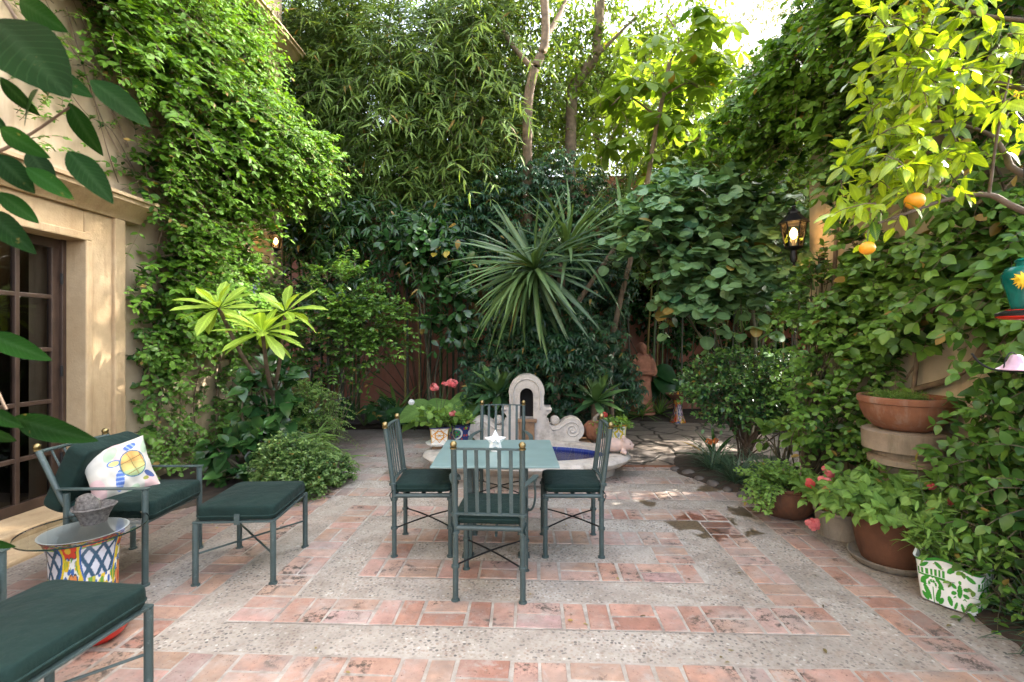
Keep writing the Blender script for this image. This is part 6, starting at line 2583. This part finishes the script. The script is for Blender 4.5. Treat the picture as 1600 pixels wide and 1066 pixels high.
def cutleaf(label, base, n, L):
    t = thing('monstera', label, 'plant', base, 0, 'low monstera plants in the back bed')
    fo, stm = Foliage(), Stems(5)
    for i in range(n):
        q = rng.uniform(0, 6.28)
        c = arr(base) + arr([.28 * math.cos(q), .22 * math.sin(q) - .05, rng.uniform(.22, .48)])
        d = nrm(arr([math.cos(q), math.sin(q) - .6, -.35]))
        nn = arr([0, -.7, .7])
        sd = nrm(np.cross(d, nn))
        pts = np.stack([c + d * L * f for f in np.linspace(0, .92, 8)])
        w_ = np.sin(np.linspace(.5, 3.0, 8)) * L * .5
        for s in (-1, 1):
            fo.add(T_LANCE, pts, sd * s + d * .45, np.repeat(nn[None], 8, 0), w_ + .03, .055, rng.uniform(.2, .7) + rng.normal(0, .05, 8))
        fo.add(T_LANCE, [c], [d], [nn], L * 1.05, .07, .5)
        stm.add(np.array([tuple(x) for x in curve([base, (arr(base) + c) / 2 + arr([0, 0, .05]), c], 5)]), .01, .006)
    put(fo.build('foliage', LM['gloss']), t)
    put(stm.build('stalks', M['greenstem']), t)


cutleaf('monstera left of the geranium pots, split leaves over the paving', (-1.65, 8.35, .05), 12, .30)
cutleaf('monstera at the foot of the bamboo near the bare red wall', (-2.6, 8.7, .05), 14, .32)
cutleaf('darker monstera between the fern and the bamboo', (-3.35, 8.3, .05), 10, .30)
rosette('fern', 'arching green fern at the foot of the bamboo', 'fern', [(-2.1, 9.0, .2)], 'fern', T_STRAPD, .7, .06, 22, (.2, 1.2), base=(-2.1, 9.0, .05))
rosette('spider_plant', 'grassy plant growing at the foot of the statue', 'plant', [(2.05, 9.35, .1), (2.5, 9.5, .1), (2.9, 9.7, .1), (1.75, 9.0, .1)], 'gerani', T_STRAPD, .45, .03, 26, (.1, 1.3), base=(2.3, 9.4, .03))
bigleaf('elephant_ear', 'shadowy elephant ear plant between the statue and the bird bath', 'plant', [(P(1030, 575, 9.9), (.5, -.5, -.5), .5, .4, .2), (P(1035, 592, 9.8), (.1, -.6, -.6), .5, .42, .15), (P(1050, 600, 9.9), (.7, -.4, -.4), .45, .35, .3), (P(1022, 600, 9.9), (-.2, -.5, -.7), .4, .3, .2)], 'gloss', T_HEART, (P(1030, 640, 9.95).x, 9.95, .05))

# ============================================================ trees behind
tree('leafy_tree', 'tree with a leaning pale trunk over the dark shrub, left of the pair', (.45, 9.4, .03),
     [(.10, .07, [(.45, 9.4, 0), (.35, 9.4, 2.5), tuple(P(824, 200, 8.8)), tuple(P(832, 120, 8.6)), tuple(P(852, 60, 8.5)), tuple(P(848, -40, 8.5))]), (.05, .03, [tuple(P(834, 110, 8.6)), tuple(P(800, 70, 9.0)), tuple(P(770, 20, 9.4))]), (.05, .03, [tuple(P(852, 60, 8.5)), tuple(P(880, 10, 8.8)), tuple(P(900, -60, 9.2))])],
     [((.3, 10.2, 7.6), (1.3, .8, .9)), ((1.2, 10.4, 7.0), (1.0, .7, .9)), ((-.7, 10.3, 8.1), (1.0, .7, .8)), ((.6, 10.6, 5.9), (.9, .4, .5)), ((1.1, 9.9, 8.4), (1.2, .6, .6)), ((.2, 9.6, 6.3), (.7, .4, .5))], 900, 'light', T_OVATE, .12, .06, 6, (.3, .9), barkm='barkpale')
tree('leafy_tree', 'tree with a pale upright trunk forking toward the bright sky', (1.1, 10.2, .03),
     [(.12, .10, [(1.1, 10.2, 0), (1.2, 10.2, 2.5), tuple(P(893, 170, 10.0)), tuple(P(905, 125, 10.0)), tuple(P(930, 85, 9.9)), tuple(P(936, 30, 9.9)), tuple(P(940, -60, 9.9))]), (.04, .02, [tuple(P(930, 90, 9.9)), tuple(P(970, 50, 9.9)), tuple(P(1000, 20, 9.9))])],
     [((2.0, 10.4, 7.8), (1.1, .7, .9)), ((2.8, 10.4, 7.0), (.9, .6, .9)), ((1.6, 10.7, 6.0), (.8, .4, .6)), ((3.0, 10.6, 5.8), (.9, .4, .6)), ((3.3, 10.4, 7.6), (.8, .5, .6)), ((3.7, 10.4, 8.5), (.7, .5, .6)), ((2.2, 10.2, 6.7), (1.0, .5, .5))], 1000, 'light', T_OVATE, .12, .06, 6, (.35, 1.0), barkm='barkpale')
tree('papaya_tree', 'slender tree with large drooping fingered leaves right of centre', (1.62, 8.0, .03),
     [(.045, .035, [(1.62, 8.0, 0), (1.64, 8.0, 1.6), tuple(P(1004, 330, 8.0)), tuple(P(1020, 230, 8.0)), tuple(P(1036, 150, 8.0)), tuple(P(1046, 100, 8.0))]), (.018, .010, [tuple(P(1036, 150, 8.0)), tuple(P(1075, 130, 7.9)), tuple(P(1100, 145, 7.8))]), (.018, .010, [tuple(P(1030, 185, 8.0)), tuple(P(980, 150, 7.9)), tuple(P(955, 165, 7.8))]), (.018, .010, [tuple(P(1046, 100, 8.0)), tuple(P(1060, 60, 8.0)), tuple(P(1040, 20, 8.0))])],
     [((2.5, 8.0, 5.9), (.75, .6, .45)), ((3.1, 7.9, 5.3), (.4, .4, .35)), ((1.8, 7.9, 5.3), (.45, .4, .25)), ((2.9, 8.0, 6.4), (.55, .4, .4)), ((2.5, 8.1, 4.9), (.25, .2, .2))], 130, 'light', T_OBOV, .30, .13, 0, (.35, 1.0), palm=6, ln=(.25, .45), barkm='barkpale')
tree('silvery_tree', 'sun bleached silvery tree high beyond the right wall', (7.5, 13.5, -.02),
     [(.2, .12, [(7.5, 13.5, 0), (7.4, 13.5, 4), (7.3, 13.4, 7), (7.0, 13.3, 9)]), (.08, .04, [(7.4, 13.5, 5), (8.4, 13.4, 7), (8.8, 13.3, 8.5)]), (.08, .04, [(7.4, 13.5, 5.4), (6.4, 13.4, 7), (6.0, 13.3, 8)])],
     [((7.6, 13.5, 8.6), (1.3, 1.0, 1.0)), ((8.6, 13.4, 7.6), (1.1, .9, 1.1)), ((6.7, 13.5, 7.3), (1.0, .8, 1.0)), ((7.6, 13.3, 6.3), (1.2, .8, .8)), ((9.2, 13.0, 9.0), (1.0, .8, .9)), ((6.6, 13.4, 9.8), (1.2, .8, 1.0)), ((7.9, 13.4, 10.4), (1.3, .8, 1.0)), ((5.9, 13.4, 8.4), (.7, .7, .7))], 2000, 'olive', T_LANCE, .11, .03, 9, (.2, .9), ln=(.3, .6))
tree('leafy_tree', 'bright yellow green tree behind the right vine', (6.6, 9.6, -.02),
     [(.14, .08, [(6.6, 9.6, 0), (6.4, 9.5, 2.5), (6.0, 9.4, 4.5)]), (.06, .03, [(6.3, 9.5, 3), (5.2, 9.3, 4.6), (4.9, 9.2, 5.2)])],
     [((5.4, 9.3, 5.2), (1.0, .6, .7)), ((6.3, 9.3, 5.9), (.9, .6, .8)), ((4.9, 9.2, 4.5), (.8, .5, .5)), ((7.2, 9.0, 6.8), (.9, .6, .8))], 560, 'bright', T_OVATE, .10, .045, 8, (.2, .9))

# round-leaved shrub hanging over the flagstones
t = bush('round_leaf_shrub', 'wide shrub of round grey green leaves overhanging the flagstones', 'shrub', (3.3, 6.9, .03),
         [((1.9, 6.4, 3.05), (.45, .4, .25)), ((2.6, 6.3, 2.95), (.6, .5, .35)), ((3.2, 6.1, 2.9), (.45, .4, .4)), ((2.5, 6.2, 2.45), (.6, .45, .22)), ((1.75, 6.3, 2.75), (.3, .3, .12)), ((2.3, 6.2, 2.05), (.35, .3, .15)), ((3.2, 6.0, 2.25), (.35, .3, .2)), ((2.7, 6.4, 3.4), (.7, .5, .25)), ((2.1, 6.6, 3.5), (.25, .3, .3))],
         340, 'round', T_ROUND, .145, .15, 4, (.15, .9), 'pair', (.2, .45), .6, ang=75, stem_r=.005, up=(0, -.35, 1), jit=.3, stemsto=1,
         trunk=[(.05, .03, [(3.3, 6.9, 0), (3.35, 6.8, 1.2), (3.1, 6.5, 2.2), (2.6, 6.3, 2.8)]), (.03, .015, [(3.1, 6.5, 2.2), (2.3, 6.4, 2.6), (1.8, 6.3, 2.8)])])

# clipped dome tree
bush('small_tree', 'small dome crowned tree with glossy leaves beside the flagstones', 'tree', (2.95, 6.35, .02),
     [((2.95, 6.2, 1.12), (.72, .5, .28)), ((2.6, 6.15, .95), (.42, .4, .26)), ((3.3, 6.1, .95), (.45, .4, .3)), ((2.9, 6.0, .75), (.6, .35, .22)), ((3.45, 6.0, .65), (.35, .3, .2))], 1000, 'shrub', T_OVATE, .062, .036, 7, (.0, .95), 'spiral', (.10, .22), .25, ang=60, stem_r=.004, barkm='bark', upk=.7, stemsto=3,
     trunk=[(.045, .03, [(2.95, 6.35, 0), (2.98, 6.3, .25), (2.85, 6.25, .7)]), (.035, .02, [(2.98, 6.3, .2), (3.15, 6.25, .5), (3.3, 6.2, .8)]), (.025, .015, [(2.97, 6.3, .25), (2.75, 6.2, .5), (2.6, 6.15, .8)])])
bush('hydrangea', 'young broad leaved plant beside the wall end', 'plant', (3.0, 5.45, .03), [((2.95, 5.4, .50), (.2, .16, .12))], 9, 'gerani', T_OVATE, .17, .11, 4, (.2, .8), ln=(.05, .14), stem_r=.006)
rosette('flowering_clivia', 'strap leaved clivia with orange flowers at the edge of the flagstones', 'flower plant', [(2.58, 6.3, .06)], 'gloss', T_STRAPD, .45, .04, 16, (.2, 1.2), base=(2.58, 6.3, .02))
t = [o for o in bpy.data.objects if o.name.startswith('flowering_clivia')][0]
stm = Stems(5)
for c in (P(1108, 690, 6.25), P(1118, 689, 6.25)):
    stm.add(np.array([(2.58, 6.3, .05), ((2.58 + c.x) / 2, 6.3, .25), tuple(c)]), .006, .004)
put(stm.build('stalk', M['greenstem']), t)
blossoms('flower', [P(1108, 690, 6.25), P(1118, 689, 6.25)], 7, .045, 'orangep', t, tone=(.2, .9))
for i, (x, y) in enumerate(((2.42, 5.35), (2.75, 5.4), (2.36, 5.85), (2.62, 5.05))):
    rosette('mondo_grass', ('mondo grass tuft nearest the brown bowl along the stone edging', 'mondo grass tuft between edging stones and wall end', 'mondo grass tuft nearest the flagstones', 'mondo grass tuft under the young broad leaved plant')[i], 'grass', [(x, y, .02), (x + .12, y + .06, .02)], 'grass', T_GRASS, .34, .010, 90, (.5, 1.4), base=(x, y, .02), group='mondo grass tufts')
for i, (x, y, s) in enumerate(((1.98, 5.98, .07), (2.08, 5.80, .085), (2.12, 5.57, .07), (2.19, 5.37, .08), (2.26, 5.17, .06), (2.34, 5.0, .075), (2.43, 4.84, .06))):
    b = MB()
    b.ball((0, 0, 0), (s, s * .75, s * .55), 14, 9, Matrix.Rotation(rng.uniform(0, 3), 3, 'Z'))
    me = b.mesh('edging_stone')
    for v in me.vertices:
        q = 1 + .10 * math.sin(v.co.x * 40 + i) * math.sin(v.co.y * 37 + 2 * i)
        v.co *= q
    o = link('edging_stone', me, M['pebble'], None, smooth=70)
    o.location = (x, y, .012)
    tag(o, 'rounded grey edging stone between the paving and the mondo grass', 'stone', 'edging stones')

# ============================================================ right wall vine, tall shrub, citrus
def rwall(b, z, off):
    c, s = math.cos(TH), math.sin(TH)
    a = 3.16 - off
    return np.stack([a * c + b * s, -a * s + b * c, z], -1)


def rv(name, label, region, n, bulge, leafm, T, L, W, nl, tone, stems, clusters, dens, mode='pair', ln=(.15, .45), droop=.5, jit=.25):
    bp = rwall(4.5, 0, .1)
    t = thing(name, label, 'climbing plant', (float(bp[0]), float(bp[1]), 0))
    fo, stm = Foliage(), Stems(5)
    b0, b1, z0, z1 = region
    cb = rng.uniform(b0, b1, clusters * 8)
    cz = rng.uniform(z0, z1, clusters * 8)
    k = rng.uniform(0, 1, len(cb)) < dens(cb, cz)
    cb, cz = cb[k][:clusters], cz[k][:clusters]
    clusters = len(cb)
    k = rng.integers(0, clusters, n)
    b = cb[k] + rng.normal(0, .18, n)
    z = cz[k] + rng.normal(0, .18, n)
    ok = rng.uniform(0, 1, n) < dens(b, z) * 1.3
    b, z, k = b[ok], z[ok], k[ok]
    m = len(b)
    f = rng.uniform(.15, 1, m) ** .7
    p0 = rwall(b, z, bulge(b, z) * f)
    cd = rng.normal(size=(clusters, 3)) * .45
    d0 = -HOUT * .75 + UP * .4 + cd[k] + rng.normal(size=(m, 3)) * .4 + arr([0, -.2, 0])
    s = shoot(p0, d0, rng.uniform(ln[0], ln[1], m), 6, droop)
    for g in (0, 1, 2, 3):
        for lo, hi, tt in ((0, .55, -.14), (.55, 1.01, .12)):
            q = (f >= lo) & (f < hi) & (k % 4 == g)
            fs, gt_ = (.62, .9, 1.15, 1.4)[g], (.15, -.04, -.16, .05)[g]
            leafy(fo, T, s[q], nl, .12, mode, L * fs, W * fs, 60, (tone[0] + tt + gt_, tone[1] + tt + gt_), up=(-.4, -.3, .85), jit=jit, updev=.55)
    stm.add(s, .0035, .0012)
    for (r0, r1, pp) in stems:
        stm.add(np.array([tuple(q) for q in curve([rwall(*p) for p in pp], 8)]), r0, r1)
    put(fo.build('foliage', LM[leafm]), t)
    put(stm.build('stems', M['barkpale']), t)
    return t


def dr(b, z):
    g = np.sin(2.9 * b + 2.1 * z + .6) * np.sin(2.6 * z - 1.7 * b + 1.0) + .35 * np.sin(7 * b - 5 * z)
    d = np.where(g > -.22, 1.0, .10)
    d = np.where((b < 4.2) & (z < 1.5) & (z > .85) & (b > 3.1), .04, d)       # bare plaster above the bowl
    d = np.where((b < 4.5) & (z <= .85) & (b > 3.1), .12, d)
    d = np.where((b < 2.95) & (z > 2.0), 0, d)
    d = np.where((b > 5.2) & (z < 1.1), .12, d)
    d = np.where((z < .95), d * .5, d)
    d = np.where((b > 5.15) & (z < 1.9), d * .12, d)
    d = np.where((b > 5.0) & (z > 2.3) & (z < 3.25), .0, d)
    return d


rv('wall_vine', 'mixed green vine covering the right garden wall', (1.2, 6.0, .4, 4.3), 1750, lambda b, z: .08 + .32 * np.exp(-((z - 3.6) / .9) ** 2) + .10 * np.sin(3 * b) ** 2, 'ivy', T_OVATE, .085, .052, 6, (.1, .8),
   [(.035, .02, [(5.0, 0, .05), (4.7, .6, .08), (4.3, 1.1, .06), (3.7, 1.35, .06), (3.2, 1.9, .06)]), (.03, .02, [(4.9, 0, .05), (5.0, .9, .06), (5.2, 1.8, .06), (5.1, 3.2, .06)]), (.02, .012, [(4.4, 1.0, .05), (4.6, 1.6, .05), (4.2, 2.4, .06), (4.5, 3.4, .06)]),
    (.02, .012, [(5.4, .05, .05), (5.5, 1.0, .05), (5.4, 2.3, .06)]), (.014, .01, [(3.6, 1.4, .06), (3.3, 2.2, .06), (3.5, 3.0, .06)]), (.022, .012, [(4.7, .1, .05), (4.2, .9, .07), (4.0, 1.7, .08), (3.5, 2.5, .07), (3.6, 3.4, .07)]), (.016, .01, [(5.6, .1, .05), (5.3, 1.2, .08), (5.5, 2.1, .07)]), (.012, .008, [(4.3, .1, .06), (4.5, .8, .08), (4.1, 1.4, .07)])], 120, dr)
rv('wall_vine', 'sunlit glossy vine tumbling over the top of the right wall', (3.0, 6.2, 3.6, 4.9), 1200, lambda b, z: .25 + .55 * np.exp(-((z - 4.3) / .5) ** 2), 'vine', T_OVATE, .07, .042, 7, (.1, .75), [], 80, lambda b, z: np.where((z > 5.0) | (b < 3.0), .0, 1.0) + 0 * b)
bush('flowering_shrub', 'dark leafed shrub climbing at the cream wall end', 'shrub', (3.0, 5.1, .02),
     [((3.1, 4.8, 1.45), (.2, .3, .3)), ((3.0, 4.7, .95), (.25, .3, .3)), ((3.05, 4.5, .65), (.22, .25, .25)), ((3.15, 5.0, 2.0), (.2, .3, .35))], 200, 'ivy', T_OVATE, .075, .048, 6, (.15, .9), 'pair', (.15, .35), .4, up=(-.2, -.4, .9))
bush('leafy_shrub', 'tall dark leafy shrub rising behind the painted planter', 'shrub', (3.02, 2.85, .03),
     [((3.05, 2.95, .95), (.2, .3, .35)), ((3.0, 2.85, .5), (.22, .25, .3)), ((3.08, 2.8, 1.35), (.16, .25, .2)), ((2.95, 2.6, .8), (.2, .25, .35)), ((2.95, 3.15, .75), (.13, .12, .25))], 290, 'ivy', T_NEAR, .080, .048, 7, (-.1, .6), 'spiral', (.12, .30), .4, stem_r=.005, up=(-.2, -.4, .9))
for i, (x, y) in enumerate(((2.82, 2.62), (2.75, 2.35))):
    rosette('mondo_grass', ('mondo grass tuft behind the painted planter', 'mondo grass tuft cut by the right edge')[i], 'grass', [(x, y, .03)], 'grass', T_GRASS, .30, .009, 90, (.4, 1.4), base=(x, y, .03), group='mondo grass tufts')
bush('ground_plant', 'low leafy plant with tiny white flowers under the tall shrub', 'plant', (2.85, 2.75, .03), [((2.85, 2.8, .28), (.2, .25, .22))], 90, 'ivy', T_OVATE, .06, .035, 6, (.1, .7), ln=(.1, .25))

# citrus branch coming in from the right, trunk outside the frame
t = thing('citrus_tree', 'citrus tree with yellow green leaves and two oranges reaching in from the right', 'tree', (2.75, 2.1, .02))
stm = Stems(8)
limb = [(2.75, 2.1, 0), (2.72, 2.1, 1.0), (2.7, 2.1, 1.9), (2.6, 2.15, 2.6), (2.5, 2.2, 3.2)]
stm.add(np.array([tuple(q) for q in curve(limb, 8)]), .06, .03)
br = [([(2.7, 2.1, 1.95), P(1600, 330, 2.15), P(1545, 305, 2.2), P(1480, 312, 2.25), P(1420, 332, 2.2), P(1372, 349, 2.15)], .017, .004),
      ([(2.65, 2.1, 2.2), P(1600, 272, 2.2), P(1570, 240, 2.25), P(1545, 210, 2.3), P(1470, 190, 2.35), P(1400, 205, 2.35)], .018, .004),
      ([(2.6, 2.15, 2.6), P(1560, 130, 2.4), P(1470, 100, 2.4), P(1440, 20, 2.4)], .014, .005), ([(2.5, 2.2, 3.0), P(1520, 20, 2.4), P(1440, -40, 2.4)], .014, .005),
      ([P(1470, 190, 2.35), P(1462, 110, 2.3), P(1470, 40, 2.3)], .007, .003), ([P(1545, 305, 2.2), P(1560, 200, 2.1), P(1580, 110, 2.1)], .007, .003), ([P(1480, 312, 2.25), P(1420, 270, 2.2), P(1380, 240, 2.2)], .006, .003)]
for pts, r0, r1 in br:
    stm.add(np.array([tuple(q) for q in curve(pts, 8)]), r0, r1)
fo = Foliage()
cl = [((1440, 60, 2.35), 60, 26), ((1480, 120, 2.35), 60, 30), ((1420, 130, 2.4), 45, 18), ((1460, 230, 2.3), 60, 26), ((1400, 240, 2.3), 40, 14), ((1370, 180, 2.35), 25, 7), ((1430, 285, 2.25), 45, 18), ((1360, 330, 2.2), 25, 9), ((1550, 60, 2.4), 60, 22), ((1580, 150, 2.3), 50, 14), ((1500, 10, 2.4), 70, 26), ((1420, 10, 2.45), 50, 18), ((1530, 250, 2.25), 40, 10), ((1350, 270, 2.3), 30, 7)]
P0 = []
for (u, v, Y), r, m in cl:
    for _ in range(int(m * .82)):
        P0.append(P(u + rng.normal(0, r * .55), v + rng.normal(0, r * .5), Y + rng.normal(0, .14)))
P0 = arr(P0)
d0 = rng.normal(size=P0.shape) * .6 + arr([-.5, -.1, -.05])
s = shoot(P0, d0, rng.uniform(.08, .2, len(P0)), 5, .3)
leafy(fo, T_NEAR, s, 5, .15, 'spiral', .090, .040, 55, (.15, 1.0), up=(0, -.1, 1), jit=.3)
stm.add(s, .0025, .0012)
put(fo.build('foliage', LM['citrus']), t)
put(stm.build('trunk', M['bark']), t)
for (u, v, r) in ((1429, 314, .038), (1355, 388, .031)):
    c = P(u, v, 2.12)
    b = MB()
    b.ball((0, 0, 0), (r, r, r * .9), 24, 16)
    o = b.build('orange', M['orange'], None, smooth=80)
    o.parent = t
    o.location = c - Vector(t.location)
    b = MB()
    b.tube([(0, 0, r * .88), (.004, 0, r + .05)], .0022, 5)
    b.build('stalk', M['greenstem'], o)

# near branch of big dark leaves at the top left
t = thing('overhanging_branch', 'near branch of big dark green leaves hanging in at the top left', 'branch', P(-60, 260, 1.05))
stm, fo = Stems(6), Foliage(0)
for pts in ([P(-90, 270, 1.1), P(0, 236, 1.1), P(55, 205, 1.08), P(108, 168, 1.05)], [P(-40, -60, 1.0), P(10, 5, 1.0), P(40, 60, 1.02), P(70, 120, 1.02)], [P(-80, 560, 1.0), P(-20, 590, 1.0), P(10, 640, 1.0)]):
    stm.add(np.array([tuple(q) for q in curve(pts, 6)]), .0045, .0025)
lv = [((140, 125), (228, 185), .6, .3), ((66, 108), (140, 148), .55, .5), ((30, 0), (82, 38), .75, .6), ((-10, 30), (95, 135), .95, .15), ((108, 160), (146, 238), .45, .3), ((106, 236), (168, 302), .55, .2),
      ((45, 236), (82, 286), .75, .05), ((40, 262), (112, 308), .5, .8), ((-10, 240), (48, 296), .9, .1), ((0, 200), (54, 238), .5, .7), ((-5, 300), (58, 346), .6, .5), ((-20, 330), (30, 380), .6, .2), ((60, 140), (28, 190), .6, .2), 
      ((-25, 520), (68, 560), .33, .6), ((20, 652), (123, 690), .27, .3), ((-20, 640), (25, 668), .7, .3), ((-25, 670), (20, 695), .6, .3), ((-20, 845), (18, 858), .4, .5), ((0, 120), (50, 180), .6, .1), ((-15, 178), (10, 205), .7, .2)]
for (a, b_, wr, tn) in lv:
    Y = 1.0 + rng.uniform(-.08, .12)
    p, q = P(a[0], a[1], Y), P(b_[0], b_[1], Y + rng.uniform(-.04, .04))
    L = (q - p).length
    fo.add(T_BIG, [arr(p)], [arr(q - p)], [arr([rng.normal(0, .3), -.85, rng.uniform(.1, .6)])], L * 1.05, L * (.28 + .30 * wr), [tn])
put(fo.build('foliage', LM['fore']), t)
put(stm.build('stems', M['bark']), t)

# ------------------------------------------------------------ trees added beyond the right wall to shade the patio, gap left for citrus sun
# litter on the paving
fo = Foliage()
nl_ = 260
la, lb = rng.uniform(-3.6, 2.6, nl_), rng.uniform(1.6, 6.2, nl_) 
pts = np.stack([la * math.cos(TH) + lb * math.sin(TH), -la * math.sin(TH) + lb * math.cos(TH), rng.uniform(.010, .016, nl_)], -1)
keep = (rng.uniform(0, 1, nl_) < .25 + .75 * (np.abs(la) / 3.4) ** 2)
pts = pts[keep]
m = len(pts)
fo.add(T_OVATE, pts, np.stack([rng.normal(size=m), rng.normal(size=m), rng.uniform(-.05, .12, m)], -1), UP + rng.normal(size=(m, 3)) * .15, rng.uniform(.014, .04, m), rng.uniform(.008, .018, m), rng.uniform(0, 1, m))
fo.build('fallen_leaves', leafmat('fallen_leaf', (.05, .035, .015), (.30, .23, .08), .1), None, 'stuff')
for (lab, x, y, lobes_) in (
        ('broad leafy tree added for shade beyond the right wall nearest the camera', 7.6, 1.0, [((6.4, .6, 7.6), (1.3, 1.4, 1.5)), ((6.6, .8, 10.0), (1.4, 1.6, 1.2)), ((7.0, 1.6, 5.6), (1.2, .9, 1.0)), ((6.6, 2.4, 9.6), (1.2, .8, 1.2))]),
        ('broad leafy tree added for shade beyond the middle of the right wall', 7.8, 5.2, [((6.5, 5.7, 5.6), (1.1, .7, 1.0)), ((6.4, 5.6, 9.0), (1.3, 1.1, 1.0)), ((6.6, 4.4, 10.0), (1.4, 1.3, 1.2)), ((6.5, 6.2, 9.6), (1.3, 1.2, 1.3)), ((6.6, 7.3, 6.6), (1.1, .6, 1.2)), ((6.8, 6.0, 11.8), (1.2, 1.3, .9)), ((6.6, 3.6, 11.2), (1.0, 1.0, .8))]),
        ('broad leafy tree added for shade beyond the far end of the right wall', 8.2, 8.2, [((7.0, 7.8, 7.6), (1.2, 1.1, 1.4)), ((6.9, 8.4, 10.8), (1.2, 1.2, 1.3)), ((6.6, 6.9, 4.6), (1.0, .8, 1.0)), ((7.0, 8.0, 9.8), (1.3, 1.3, 1.2)), ((7.2, 8.4, 6.0), (1.2, .9, 1.1)), ((7.0, 7.6, 12.2), (1.3, 1.5, 1.3)), ((7.0, 8.6, 13.6), (1.1, 1.2, .9)), ((6.8, 7.9, 13.0), (1.2, 1.4, 1.1)), ((6.8, 6.7, 12.6), (1.1, 1.0, 1.0)), ((6.9, 7.0, 10.8), (1.0, .9, 1.0))])):
    tree('added_shade_tree', lab, (x, y, -.02), [(.22, .14, [(x, y, 0), (x - .2, y, 3), (x - .7, y, 6), (x - 1.0, y, 9)]), (.1, .05, [(x - .3, y, 4), (x - 1.0, y - .6, 6.5)]), (.1, .05, [(x - .6, y, 5.5), (x - 1.1, y + .8, 8)])], lobes_, 1700, 'light', T_OVATE, .17, .09, 8, (.1, .7), ln=(.4, .9), group='trees added for shade beyond the right wall')
